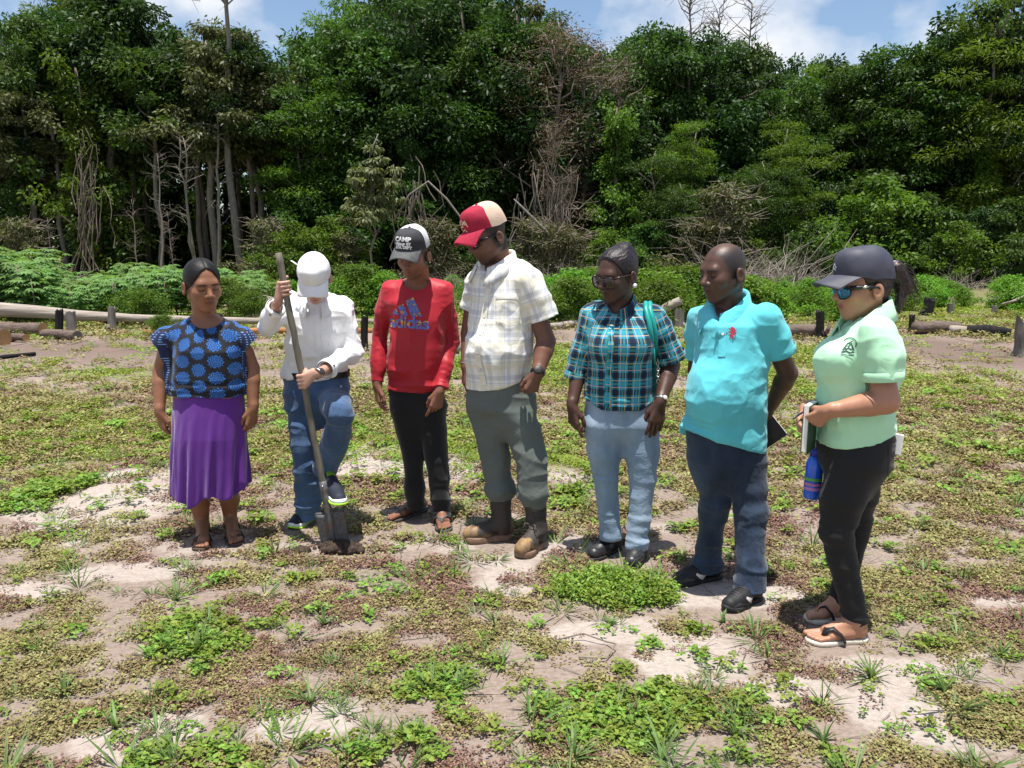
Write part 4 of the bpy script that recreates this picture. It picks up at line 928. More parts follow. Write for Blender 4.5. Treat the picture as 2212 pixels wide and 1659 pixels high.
def head_paint(F, V, skin, C, lip=(0.6, 0.35, 0.35), brow=0.85, beard=0.0, beardcol=(0.02, 0.015, 0.012), eye=True, crop=None):
    L = F.l(V); x, y, z = np.abs(L[:, 0]), L[:, 1], L[:, 2]
    if crop is not None:
        ccol, thin = crop; nz0 = fbm(L * 60, 12, 3)
        q = ((L[:, 0]) / 0.066) ** 2 + ((y - 0.080) / 0.078) ** 2 + ((z + 0.020) / 0.100) ** 2
        low = 0.95 * (y - 0.026) - 0.30 * (z + 0.030)
        mm = np.clip((q - 0.98 + 0.16 * nz0) / 0.30, 0, 1) * np.clip((-low + 0.010 * nz0) / 0.018, 0, 1) * (z > -0.085)
        top = np.clip((z - 0.075) / 0.03, 0, 1) * np.clip((0.075 - np.hypot(L[:, 0], y - 0.0)) / 0.03, 0, 1)
        mm = (mm * (1 - thin * top) * (0.88 + 0.12 * nz0))[:, None] * (np.linalg.norm(L, axis=1) < 0.15)[:, None]
        ear_ = (np.abs(L[:, 0]) > 0.0755) & (np.abs(y + 0.018) < 0.03) & (np.abs(z + 0.016) < 0.04)
        mm[ear_] = 0
        C[:] = C * (1 - mm) + np.array(ccol) * mm
    near = (np.linalg.norm(L, axis=1) < 0.16) & (y > 0.0)
    def blend(m, col):
        m = (m * near)[:, None]; C[:] = C * (1 - m) + np.array(col) * m
    sm = lambda t, a, b: np.clip((t - a) / (b - a), 0, 1)
    if beard:
        nz_ = 0.75 + 0.25 * vnoise(L * 260, 4)
        m = sm(-z, 0.040, 0.062) * sm(y, 0.0, 0.03) * (1 - sm(-z, 0.125, 0.14))
        mouth = (1 - sm(x, 0.018, 0.026)) * (1 - sm(np.abs(z + 0.061), 0.006, 0.012)) * sm(y, 0.078, 0.084)
        ch = 1 - sm(x - 0.2 * np.maximum(-z - 0.06, 0), 0.020, 0.050) * 0.72
        blend(beard * m * (1 - mouth) * nz_ * ch, beardcol)
    m = (1 - sm(x, 0.017, 0.024)) * (1 - sm(np.abs(z + 0.060), 0.008, 0.013)) * sm(y, 0.076, 0.081)
    blend(m * 0.8, np.array(skin) * np.array(lip) * 1.3)
    m = (1 - sm(x, 0.016, 0.021)) * (1 - sm(np.abs(z + 0.0605), 0.0012, 0.003)) * sm(y, 0.076, 0.081)
    blend(m * 0.75, np.array(skin) * 0.25)
    zb = 0.021 + 0.10 * np.minimum(x - 0.012, 0.02) - 0.22 * np.maximum(x - 0.036, 0)
    m = sm(x, 0.010, 0.015) * (1 - sm(x, 0.047, 0.056)) * (1 - sm(np.abs(z - zb), 0.003, 0.0065)) * sm(y, 0.05, 0.06)
    blend(m * brow, (0.012, 0.009, 0.008))
    if eye:
        m = (1 - sm(np.abs(x - 0.031), 0.012, 0.017)) * (1 - sm(np.abs(z + 0.004 - 0.12 * np.abs(x - 0.031)), 0.0018, 0.0042)) * sm(y, 0.06, 0.066)
        blend(m * 0.9, (0.012, 0.009, 0.008))
    m = (1 - sm(np.hypot(x - 0.009, z + 0.036), 0.003, 0.006)) * sm(y, 0.088, 0.094)
    blend(m * 0.7, np.array(skin) * 0.25)
def hand_prims(W, d, n, thumb, L=0.185, curl=(20, 30, 20), spread=1.0, tcurl=0.3, point=None, r0=0.024):
    """W wrist, d along the hand, n the way the palm faces, thumb: hint of the thumb side"""
    d = unit(d); n = unit(np.asarray(n, float) - d * np.dot(n, d)); l = np.cross(n, d)
    if np.dot(l, thumb) < 0: l = -l
    k = L / 0.185; P = []
    pt = lambda a, b, c: W + k * (a * d + b * l + c * n)
    P.append((p_cone(W - d * 0.02, pt(0.02, 0, 0), r0, r0 * 0.95), 'u', 0.015))
    lat = (0.030, 0.010, -0.010, -0.028); kn = (0.094, 0.098, 0.093, 0.084)
    ln = (0.072, 0.080, 0.074, 0.058); rr = (0.0098, 0.0100, 0.0095, 0.0084)
    for i in range(4):
        P.append((p_cone(pt(0.012, lat[i] * 0.45, 0), pt(kn[i], lat[i], -0.002), 0.015 * k, 0.0118 * k), 'u', 0.014))
    for i in range(4):
        p = pt(kn[i], lat[i], -0.001); a = 0.0
        cu = curl if point is None or i not in point else point[i]
        cu = [q * (1 + 0.10 * (i - 1)) for q in cu]
        r = rr[i] * k
        for j, fr in enumerate((0.46, 0.30, 0.24)):
            a += R_(cu[j])
            dd = unit(math.cos(a) * d + math.sin(a) * n + l * (lat[i] * 2.2 * spread) * (0.5 if a > 0.8 else 1))
            q = p + dd * ln[i] * fr * k
            P.append((p_cone(p, q, r, r * 0.92), 'u', 0.003)); p = q; r *= 0.92
    a = pt(0.022, 0.020, 0.006); b = pt(0.058, 0.045 - 0.012 * tcurl, 0.016 + 0.014 * tcurl)
    c = pt(0.088, 0.052 - 0.025 * tcurl, 0.020 + 0.028 * tcurl); e = pt(0.110, 0.050 - 0.040 * tcurl, 0.022 + 0.040 * tcurl)
    P += [(p_cone(a, b, 0.0165 * k, 0.0130 * k), 'u', 0.010), (p_cone(b, c, 0.0122 * k, 0.0108 * k), 'u', 0.003), (p_cone(c, e, 0.0108 * k, 0.0092 * k), 'u', 0.003)]
    return P
def grip_prims(C, axis, W, start, sweep, rs, tside=1, k=1.0):
    """a hand closed on a shaft: C on the axis, W the wrist, start: direction from the axis where the fingers begin"""
    axis = unit(axis); s0 = unit(np.asarray(start, float) - axis * np.dot(start, axis)); s1 = np.cross(axis, s0) * (1 if sweep > 0 else -1)
    P = []
    for i in range(4):
        c = C + axis * (1.5 - i) * 0.0205 * k * tside
        r = (0.0102, 0.0104, 0.0099, 0.0090)[i] * k; rad = rs + r * 0.75
        A = [R_(abs(sweep)) * q * (0.94 + 0.04 * (i % 2)) for q in (0, 0.34, 0.68, 1.0)]
        pts = [c + rad * (1.10 if j == 0 else 1.0) * (math.cos(a) * s0 + math.sin(a) * s1) for j, a in enumerate(A)]
        P.append((p_cone(W + axis * (1.5 - i) * 0.008 * tside, pts[0], 0.017 * k, 0.0125 * k), 'u', 0.012))
        for j in range(3): P.append((p_cone(pts[j], pts[j + 1], r * (1 - 0.06 * j), r * (0.94 - 0.06 * j)), 'u', 0.003))
    tb = W + (C - W) * 0.55 + axis * 0.028 * tside
    t1 = C + axis * 0.048 * tside + (rs + 0.008) * (0.75 * s0 - 0.65 * s1)
    t2 = C + axis * 0.056 * tside + (rs + 0.010) * (-0.35 * s0 - 0.95 * s1)
    P += [(p_cone(tb, t1, 0.0165 * k, 0.0125 * k), 'u', 0.010), (p_cone(t1, t2, 0.0120 * k, 0.0095 * k), 'u', 0.003)]
    return P
def foot_prims(heel, toe, z0, big, k=1.0):
    """bare foot, sole at z0; big: hint of the big toe side"""
    heel, toe = np.array(heel, float), np.array(toe, float); f = toe - heel; L = math.hypot(f[0], f[1]); f = np.array([f[0], f[1], 0]) / L
    s = np.array([-f[1], f[0], 0.0])
    if np.dot(s, big) < 0: s = -s
    pt = lambda a, b, c: np.array([heel[0], heel[1], z0]) + f * a * L + s * b + np.array([0, 0, c])
    P = [(p_cone(pt(0.14, 0, 0.034), pt(0.18, 0, 0.075), 0.033, 0.034), 'u', 0.02),
         (p_cone(pt(0.22, 0.002, 0.068), pt(0.64, 0.004, 0.030), 0.034, 0.026), 'u', 0.03),
         (p_cone(pt(0.30, 0, 0.028), pt(0.66, 0.022, 0.022), 0.028, 0.021), 'u', 0.02),
         (p_cone(pt(0.30, -0.01, 0.024), pt(0.62, -0.024, 0.019), 0.024, 0.018), 'u', 0.02)]
    tl = ((0.027, 0.70, 0.985, 0.0135), (0.006, 0.72, 0.97, 0.0098), (-0.009, 0.70, 0.94, 0.0092), (-0.022, 0.68, 0.90, 0.0088), (-0.034, 0.64, 0.85, 0.0084))
    for b, a0, a1, r in tl: P.append((p_cone(pt(a0, b * 0.92, r + 0.006), pt(a1, b * 1.05, r), r, r * 0.92), 'u', 0.005))
    return P
SOLE = ((0.0, 0.30), (0.03, 0.55), (0.10, 0.70), (0.28, 0.66), (0.45, 0.70), (0.62, 0.92), (0.76, 1.0), (0.88, 0.86), (0.96, 0.52), (1.0, 0.20))
def sole_mesh(name, heel, toe, z0, th, W, mat, parent, grow=0.006, toe_up=0.0, heel_up=0.0):
    heel, toe = np.array(heel, float), np.array(toe, float); f = toe - heel; L = math.hypot(f[0], f[1]) ; f = np.array([f[0], f[1], 0]) / L
    s = np.array([-f[1], f[0], 0.0]); o = np.array([heel[0], heel[1], 0]) - f * grow; L += 2 * grow
    T = np.linspace(0, 1, 15); w = np.interp(T, [q[0] for q in SOLE], [q[1] for q in SOLE]) * (W + grow)
    ring = [(t, b) for t, b in zip(T, w)] + [(t, -b) for t, b in zip(T[::-1], w[::-1])]
    V = []
    for zz, g in ((0.0, 0.965), (th * 0.2, 1.0), (th * 0.85, 1.0), (th, 0.96)):
        for t, b in ring:
            V.append(o + f * ((t - 0.5) * g + 0.5) * L + s * b * g + np.array([0, 0, z0 + zz + toe_up * max(0, t - 0.72) ** 2 * 12 + heel_up * (1 - t) * (zz / th)]))
    n = len(ring); Fc = [tuple(range(n))[::-1], tuple(range(3 * n, 4 * n))]
    for r in range(3):
        for k in range(n): Fc.append((r * n + k, r * n + (k + 1) % n, (r + 1) * n + (k + 1) % n, (r + 1) * n + k))
    return mesh_obj(name, V, Fc, mat, parent, True)
def shoe_prims(heel, toe, z0, W=0.044, hi=0.085, k=1.0, shaft=None, lowcut=False):
    heel, toe = np.array(heel, float), np.array(toe, float); f = toe - heel; L = math.hypot(f[0], f[1]); f = np.array([f[0], f[1], 0]) / L
    pt = lambda a, c: np.array([heel[0], heel[1], z0]) + f * a * L + np.array([0, 0, c])
    s = np.array([-f[1], f[0], 0.0])
    P = [(p_cone(pt(0.15, 0.045), pt(0.17, hi), 0.040, 0.036), 'u', 0.02),
         (p_cone(pt(0.28, hi * 0.92), pt(0.62, 0.050), 0.037, 0.036), 'u', 0.03),
         (p_cone(pt(0.55, 0.040) + s * 0.012, pt(0.86, 0.032) + s * 0.004, 0.036, 0.031), 'u', 0.025),
         (p_cone(pt(0.55, 0.040) - s * 0.012, pt(0.84, 0.032) - s * 0.006, 0.036, 0.030), 'u', 0.025)]
    if shaft is not None: P.append((p_cone(pt(0.22, 0.085), shaft[0], shaft[1], shaft[2]), 'u', 0.03))
    P.append((p_half(pt(0, 0.018), (0, 0, -1)), 'i', 0.008))
    return P
def cap_mesh(F, person, crown_mats, brim_mat, front_y=0.2, rx=0.086, ry=0.106, zc=0.028, top=0.142, brim=0.078, droop=0.022, curve=0.028, seed=0, lift=0.0, peak=1.0):
    """crown_mats: (front panel, back); the cap is a part of the person, brim and panels its pieces"""
    n, m = 48, 16; V = []; 
    for j in range(m + 1):
        t = j / m
        for i in range(n):
            a = 2 * math.pi * i / n
            fy = math.sin(a)
            z0 = zc + 0.014 * fy + lift * max(0, fy)
            c = math.cos(t * math.pi / 2) ** 0.62; s_ = math.sin(t * math.pi / 2) ** 0.92
            bulge = 1 + 0.03 * math.sin(math.pi * t)
            x = rx * math.cos(a) * c * bulge; y = -0.010 + ry * fy * c * bulge
            z = z0 + (top - z0) * s_ + 0.012 * peak * max(0, fy) * math.sin(math.pi * min(1, t * 1.15))
            V.append((x, y, z))
    V = np.array(V); V += np.stack([vnoise(V * 28, seed + q) for q in range(3)], 1) * 0.0028
    W = F.w(V); Fa, Fb = [], []
    for j in range(m):
        for i in range(n):
            q = (j * n + i, j * n + (i + 1) % n, (j + 1) * n + (i + 1) % n, (j + 1) * n + i)
            (Fa if math.sin(2 * math.pi * (i + 0.5) / n) > front_y else Fb).append(q)
    crown = mesh_obj('cap', W, Fa + Fb, [crown_mats[0], crown_mats[1]], person)
    crown.data.polygons.foreach_set('material_index', np.array([0] * len(Fa) + [1] * len(Fb), np.int32))
    nu, nv = 25, 8; B = []
    for sgn in (0, 1):
        for j in range(nv + 1):
            v = j / nv
            for i in range(nu):
                u = 2 * i / (nu - 1) - 1; a = R_(90 - 64 * u)
                bx, by = rx * math.cos(a), -0.010 + ry * math.sin(a)
                ox, oy = u * rx * 0.93, ry * 0.62 + brim * (1 - 0.55 * abs(u) ** 2.6) + 0.022
                ox *= 1.0
                x = bx + (ox - bx) * v; y = by + (max(oy, by) - by) * v
                z = zc + 0.014 * math.sin(a) + lift * max(0, math.sin(a)) - droop * v ** 1.2 - curve * (abs(u) ** 2) * (0.25 + 0.75 * v) * v + 0.002 - sgn * 0.0045
                B.append((x, y, z))
    Fq = []; o = nu * (nv + 1)
    for j in range(nv):
        for i in range(nu - 1):
            a = j * nu + i; Fq.append((a, a + 1, a + nu + 1, a + nu)); Fq.append((o + a, o + a + nu, o + a + nu + 1, o + a + 1))
    for i in range(nu - 1):
        a = nv * nu + i; Fq.append((a, a + 1, o + a + 1, o + a))
    mesh_obj('brim', F.w(np.array(B)), Fq, brim_mat, crown)
    k = MB(); k.tube([F.w((0, -0.010, top - 0.002)), F.w((0, -0.010, top + 0.004))], [0.008, 0.006], 10)
    k.obj('cap_button', crown_mats[0], crown)
    return crown, BVHTree.FromPolygons([tuple(p) for p in W], Fa + Fb)
# ------------------------------------------------------------------ flat print laid on a surface
def text2d(body, size, bold=0.0, shear=0.0, space=1.0):
    cu = bpy.data.curves.new('t', 'FONT'); cu.body = body; cu.size = size; cu.align_x = 'CENTER'; cu.align_y = 'CENTER'
    cu.offset = bold; cu.shear = shear; cu.space_character = space; cu.resolution_u = 4
    o = bpy.data.objects.new('t', cu); me = bpy.data.meshes.new_from_object(o)
    V = np.array([v.co[:2] for v in me.vertices]); Fc = [tuple(p.vertices) for p in me.polygons]
    bpy.data.objects.remove(o); bpy.data.meshes.remove(me); bpy.data.curves.remove(cu)
    return V, Fc
def decal(name, V2, Fc, org, right, up, bvh, mat, parent, off=0.003, maxe=0.012, direction=None):
    right, up = unit(right), unit(up)
    bm = bmesh.new()
    vs = [bm.verts.new((p[0], p[1], 0)) for p in V2]
    for f in Fc:
        try: bm.faces.new([vs[i] for i in f])
        except ValueError: pass
    bmesh.ops.triangulate(bm, faces=bm.faces[:])
    for it in range(6):
        le = [e for e in bm.edges if e.calc_length() > maxe]
        if not le: break
        bmesh.ops.subdivide_edges(bm, edges=le, cuts=1); bmesh.ops.triangulate(bm, faces=bm.faces[:])
    nrm = unit(np.cross(right, up)) if direction is None else unit(direction)     # out of the surface
    bm.verts.index_update()
    W = []
    for v in bm.verts:
        p = np.asarray(org) + right * v.co.x + up * v.co.y
        h = bvh.ray_cast(Vector(p + nrm * 0.35), Vector(-nrm))
        if h[0] is None: W.append(p)
        else:
            nn = h[1] if h[1].dot(Vector(nrm)) > 0 else -h[1]
            W.append(np.array(h[0]) + off * unit(np.array(nn) * 0.5 + nrm * 0.5))
    U = [(v.co.x + 0.013, v.co.y + 0.02, 0) for v in bm.verts]
    Fo = [tuple(v.index for v in f.verts) for f in bm.faces]; bm.free()
    return mesh_obj(name, W, Fo, mat, parent, True, {'cloth_uv': ('FLOAT_VECTOR', np.array(U))})
def poly_strip(pts, w):
    """2-D ribbon along points"""
    pts = np.array(pts, float); V = []; n = len(pts)
    for i in range(n):
        t = unit(np.append(pts[min(i + 1, n - 1)] - pts[max(i - 1, 0)], 0))[:2]; q = np.array([-t[1], t[0]]) * (w if np.isscalar(w) else w[i]) / 2
        V += [pts[i] + q, pts[i] - q]
    return np.array(V), [(2 * i, 2 * i + 1, 2 * i + 3, 2 * i + 2) for i in range(n - 1)]
def merge2d(*parts):
    V, Fc, n = [], [], 0
    for v, f in parts: V.append(np.asarray(v, float)); Fc += [tuple(i + n for i in q) for q in f]; n += len(v)
    return np.concatenate(V), Fc
def ell2d(cx, cy, a, b, n=20): return np.array([(cx + a * math.cos(2 * math.pi * k / n), cy + b * math.sin(2 * math.pi * k / n)) for k in range(n)]), [tuple(range(n))]
# ------------------------------------------------------------------ skin and cloth
def skin_mat(name, rough=0.46, spec=0.45):
    m, nt, b, out = new_mat(name)
    a = N(nt, 'ShaderNodeAttribute', attribute_name='tint')
    co = objco(nt); n1 = noise(nt, co, 9.0, 4, 0.6); n2 = noise(nt, co, 380.0, 2, 0.5)
    nt.links.new(mixc(nt, 0.55, a.outputs['Color'], ramp(nt, n1, [(0.25, (0.62, 0.58, 0.58)), (0.75, (1.25, 1.2, 1.2))]), 'MULTIPLY'), b.inputs['Base Color'])
    b.inputs['Roughness'].default_value = rough; b.inputs['Specular IOR Level'].default_value = spec
    bump(nt, b, math_(nt, 'ADD', n2, noise(nt, co, 90.0, 3, 0.6)), 0.22, 0.003)
    return m
def cloth(name, col, rough=0.85, weave=900.0, crease=0.35, var=0.10, spec=0.2, sheen=0.15, attr=None, freq=14.0, stretch=(1, 1, 1), cdist=0.012, hi=None):
    """woven cloth: col a colour or a function(nt) giving a colour socket"""
    m, nt, b, out = new_mat(name)
    co = objco(nt); cs = objco(nt, stretch)
    n1 = noise(nt, cs, freq, 5, 0.55); n2 = noise(nt, co, weave, 2, 0.5); n3 = noise(nt, co, 5.0, 3, 0.6)
    base = col(nt) if callable(col) else None
    shade = ramp(nt, n3, [(0.25, (1 - var,) * 3), (0.75, (1 + var,) * 3)])
    base = mixc(nt, 1.0, base if base is not None else tuple(col), shade, 'MULTIPLY')
    if hi is not None: base = mixc(nt, ramp(nt, n1, [(0.42, (0, 0, 0)), (0.68, (1, 1, 1))]), base, hi)
    nt.links.new(base, b.inputs['Base Color'])
    b.inputs['Roughness'].default_value = rough; b.inputs['Specular IOR Level'].default_value = spec
    b.inputs['Sheen Weight'].default_value = sheen; b.inputs['Sheen Roughness'].default_value = 0.5
    rg = math_(nt, 'POWER', math_(nt, 'ABSOLUTE', math_(nt, 'SUBTRACT', math_(nt, 'MULTIPLY', noise(nt, cs, freq * 0.8, 2, 0.5), 2.0), 1.0)), 0.6)
    h = math_(nt, 'ADD', math_(nt, 'ADD', math_(nt, 'MULTIPLY', n1, 0.6), math_(nt, 'MULTIPLY', rg, 0.7)), math_(nt, 'MULTIPLY', n2, 0.05))
    bump(nt, b, h, crease, cdist)
    return m
def stripes(nt, c, period, width, offset=0.0):
    """1 inside a stripe of the given width, soft edges"""
    t = math_(nt, 'FRACT', math_(nt, 'ADD', math_(nt, 'DIVIDE', c, period), offset + 100.0))
    d = math_(nt, 'ABSOLUTE', math_(nt, 'SUBTRACT', t, 0.5))
    return math_(nt, 'SMOOTH_MIN', 1.0, math_(nt, 'MAXIMUM', 0.0, math_(nt, 'MULTIPLY', math_(nt, 'SUBTRACT', width / period / 2, d), period / 0.0015)), 0.05)
def relax(V, Q, n):
    e = np.concatenate([Q[:, [0, 1]], Q[:, [1, 2]], Q[:, [2, 3]], Q[:, [3, 0]]]); deg = np.bincount(e[:, 0], minlength=len(V)) + np.bincount(e[:, 1], minlength=len(V))
    for it in range(n):
        av = np.stack([np.bincount(e[:, 0], V[e[:, 1], i], len(V)) + np.bincount(e[:, 1], V[e[:, 0], i], len(V)) for i in range(3)], 1); V = V + 0.6 * (av / np.maximum(deg, 1)[:, None] - V)
    return V
class Person:
    def __init__(s, label, base, skin, skin_name):
        s.base = np.array(base, float); s.Y = base[1]
        s.root = empty('person', base, label, 'person')
        s.skin = np.array(skin); s.mat = skin_mat(skin_name)
        s.B = []; s.hands = []; s.F = None; s.seg = []
        s.px = (s.Y * CP + 0.75 * SP) / FPX
    def P(s, u, v, dy=0.0): return at(u, v, s.Y + dy)
    def rows(s, L, grow=0.0):
        out = []
        for r in L:
            v, ul, ur, df, db = r[:5]; dy = r[5] if len(r) > 5 else 0.0
            a, b = s.P(ul, v, dy), s.P(ur, v, dy); c = (a + b) / 2
            out.append((c[2], c[0], c[1], max(0.01, abs(b[0] - a[0]) / 2 + grow), df + grow, db + grow))
        return out
    def limb(s, pts, rad, k=0.03, dst=None):
        for i in range(len(pts) - 1): (s.B if dst is None else dst).append((p_cone(pts[i], pts[i + 1], rad[i], rad[i + 1]), 'u', 0.008 if i else k * 1.2))
    def finish(s, h=0.009, hh=0.0032, hf=0.0036, feet=(), paint=None, **hp):
        """mesh the skin: coarse body, fine head, hands and bare feet, all one mesh"""
        parts = []; F = s.F
        V, Q = field_mesh(s.B, h)
        cen = V[Q].mean(1); keep = np.ones(len(Q), bool)
        boxes = [(F.w((0, 0.01, 0.0)), 0.150 * F.s, hf)] + [(c, r, hh) for c, r in s.hands] + [(c, r, hf) for c, r in feet]
        for c, r, q in boxes: keep &= np.linalg.norm(cen - c, axis=1) > r
        parts.append(keep_faces(V, Q, keep))
        for c, r, q in boxes:
            V, Q = field_mesh(s.B, q, c - r - 0.02, c + r + 0.02, 1)
            parts.append(keep_faces(V, Q, np.linalg.norm(V[Q].mean(1) - c, axis=1) < r + h * 0.7))
        VV, QQ, n = [], [], 0
        for V, Q in parts: VV.append(V); QQ.append(Q + n); n += len(V)
        V, Q = np.concatenate(VV), np.concatenate(QQ)
        C = np.tile(s.skin, (len(V), 1)).astype(float)
        head_paint(F, V, s.skin, C, **hp)
        if paint: paint(V, C)
        s.body = mesh_obj('body', V, Q, s.mat, s.root, True, {'tint': ('FLOAT_COLOR', C)})
        return s.body
    def garment(s, name, prims, mat, h=0.0065, folds=(), uv=None, smooth=2, parent=None, post=None):
        V, Q = field_mesh(prims, h * 0.82, None, None, smooth); Nn = vnormals(V, Q); V = V - Nn * 0.006
        for fr, amp, seed, rid in folds:
            q = V * np.array(fr)
            if callable(amp): am = amp(V)
            else: am = amp
            n = vnoise(q + 0.35 * np.stack([vnoise(q * 0.7, seed + 5), vnoise(q * 0.7, seed + 6), vnoise(q * 0.7, seed + 7)], 1), seed)
            if rid: n = 1 - 2 * np.abs(n) ** 0.8
            V = V + Nn * (am * n)[:, None] if not np.isscalar(am) else V + Nn * (am * n)[:, None]
        if post is not None: V = post(V, Nn)
        V = relax(V, Q, 1)
        at_ = {}
        if uv is not None: at_['cloth_uv'] = ('FLOAT_VECTOR', uv(V))
        o = mesh_obj(name, V, Q, mat, s.root if parent is None else parent, True, at_)
        return o, BVHTree.FromPolygons([tuple(p) for p in V], [tuple(q) for q in Q.tolist()])
def seg_uv(V, torso_c, arms, R=0.16, Ra=0.055):
    """cloth directions: round and along the torso, or round and along the nearest sleeve (a, b, r)"""
    x, y = V[:, 0] - torso_c[0], V[:, 1] - torso_c[1]
    U = np.arctan2(x, -y) * R; W = V[:, 2].copy(); best = np.full(len(V), 1e9)
    tor = np.hypot(x, y)
    for a, b, r, tw in arms:
        a, b = np.array(a), np.array(b); ba = b - a; L = np.linalg.norm(ba); d = ba / L
        t = (V - a) @ d; tc = np.clip(t, -0.02, L + 0.2)
        off = V - (a + tc[:, None] * d); dist = np.linalg.norm(off, axis=1)
        f = np.array([0, -1.0, 0]); f = unit(f - d * f.dot(d)); sd = np.cross(d, f)
        m = (dist < r * 1.25) & (t > -0.01) & (np.abs(x) > tw) & (dist < best)
        best = np.where(m, dist, best)
        U = np.where(m, np.arctan2(off @ sd, off @ f) * Ra, U); W = np.where(m, -t, W)
    return np.stack([U, W, np.zeros(len(V))], 1)
def collar(person, C, yaw, rx, ry, h, mat, tilt=0.05, gap=20, point=0.03, flare=0.024, parent=None, drop=0.012, name='collar'):
    """folded shirt collar round C; yaw like Frame; high at the back, its two points meeting low at the front"""
    F = Frame(C, yaw, 0); V = []; n = 41
    for i in range(n):
        a = R_(-180 + gap + (360 - 2 * gap) * i / (n - 1))       # 0 at the back
        cs, sn = math.cos(a), math.sin(a)
        front = max(0.0, -cs) ** 1.3
        bx, by = rx * sn, -ry * cs
        zt = tilt * (0.35 + 0.65 * cs) if cs > 0 else tilt * (0.35 + 1.35 * cs)
        hh = h * (1 + 0.15 * front)
        fl = flare * (1 + 0.5 * front)
        o = lambda q, dz, fw=0.0: F.w((bx * (1 + q / rx), by * (1 + q / ry) + fw, zt + dz))
        V += [o(-0.004, -0.020), o(0.0, 0.010), o(0.004, 0.015), o(0.009, 0.010), o(fl * 0.6, -hh * 0.45), o(fl, -hh - drop * front, point * front ** 4), o(fl - 0.004, -hh - drop * front - 0.002, point * front ** 4)]
    Fc = []; w = 7
    for i in range(n - 1):
        for j in range(w - 1): a = i * w + j; Fc.append((a, a + 1, a + w + 1, a + w))
    U = [((i / (n - 1)) * 5.2 * rx, -0.012 * j, 0) for i in range(n) for j in range(w)]
    o = mesh_obj(name, V, Fc, mat, person.root if parent is None else parent, True, {'cloth_uv': ('FLOAT_VECTOR', np.array(U))})
    md = o.modifiers.new('thick', 'SOLIDIFY'); md.thickness = 0.004; md.offset = 0
    return o
def glasses(person, F, lens_mat, frame_mat, size=1.0, wrap=0.35, y=0.094, drop=0.002, hgt=0.8, temple=0.004):
    br = [F.w((-0.014, y + 0.002, 0.006)), F.w((0, y + 0.005, 0.008)), F.w((0.014, y + 0.002, 0.006))]
    g = MB(); g.tube(br, 0.0028, 8)
    fr = g.obj('sunglasses', frame_mat, person.root)
    for x in (-1, 1):
        g = MB(); g.tube([F.w((x * 0.060, y - 0.022, 0.010)), F.w((x * 0.074, y - 0.045, 0.010)), F.w((x * 0.081, 0.015, 0.006)), F.w((x * 0.084, -0.018, 0.002)), F.w((x * 0.083, -0.032, -0.014))], [temple * 1.5, temple * 1.4, temple, temple * 0.8, temple * 0.6], 8); g.obj('temple', frame_mat, fr)
    for x in (-1, 1):
        V = []; n = 22
        for sg, rr in ((0, 0.0), (0, 0.6), (0, 1.0), (1, 1.0), (1, 0.0)):
            for k in range(n):
                a = 2 * math.pi * k / n
                ex = 0.028 * size * rr * np.sign(math.cos(a)) * abs(math.cos(a)) ** 0.8
                ez = 0.022 * size * hgt * rr * np.sign(math.sin(a)) * abs(math.sin(a)) ** 0.8
                px = 0.033 + ex
                V.append(F.w((x * px, y + 0.001 - wrap * (px - 0.02) ** 2 * 14 - 4 * ez * ez - sg * 0.003, -0.002 - drop + ez)))
        Fc = []
        for j in range(4):
            for k in range(n): Fc.append((j * n + k, j * n + (k + 1) % n, (j + 1) * n + (k + 1) % n, (j + 1) * n + k))
        mesh_obj('lens', V, Fc, lens_mat, fr)
        r = MB(); r.tube([np.array(V[2 * n + k]) for k in range(n)] + [np.array(V[2 * n])], 0.0022, 6, False); r.obj('rim', frame_mat, fr)
    return fr
def watch(person, W, d, r, mat_band, mat_face, face_dir, face_r=0.018):
    d = unit(d); f = unit(np.asarray(face_dir, float) - d * np.dot(face_dir, d)); s = np.cross(d, f); b = MB(); n = 24
    for q in (-1, 1): pass
    pts = [W + (r + 0.002) * (math.cos(2 * math.pi * k / n) * f + math.sin(2 * math.pi * k / n) * s) for k in range(n + 1)]
    V, Fc = [], []
    for k in range(n):
        for e, g in ((-1, 0), (1, 0), (1, 1), (-1, 1)):
            q = (pts[k] - W) * (1 + g * 0.003 / r); V.append(W + q + d * e * 0.009)
    for k in range(n):
        for j in range(4): a, b2 = k * 4 + j, k * 4 + (j + 1) % 4; c = (k + 1) % n; Fc.append((a, b2, c * 4 + (j + 1) % 4, c * 4 + j))
    o = mesh_obj('watch', V, Fc, mat_band, person.root)
    m = MB(); m.tube([W + f * (r + 0.001), W + f * (r + 0.008), W + f * (r + 0.0095)], [face_r, face_r, face_r * 0.85], 18); m.obj('watch_face', mat_face, o)
    return o
def trousers_rows_legs(p, rows, legs, mat, folds, h=0.0075, name='trousers', k=0.04, cut=(), n=2.3, post=None):
    pr = [(p_loft(p.rows(rows), n), 'u', 0)]
    for pts, rad in legs:
        for i in range(len(pts) - 1): pr.append((p_cone(pts[i], pts[i + 1], rad[i], rad[i + 1]), 'u', k))
    for c, nn in cut: pr.append((p_half(c, nn), 'i', 0.0))
    return p.garment(name, pr, mat, h, folds, post=post)
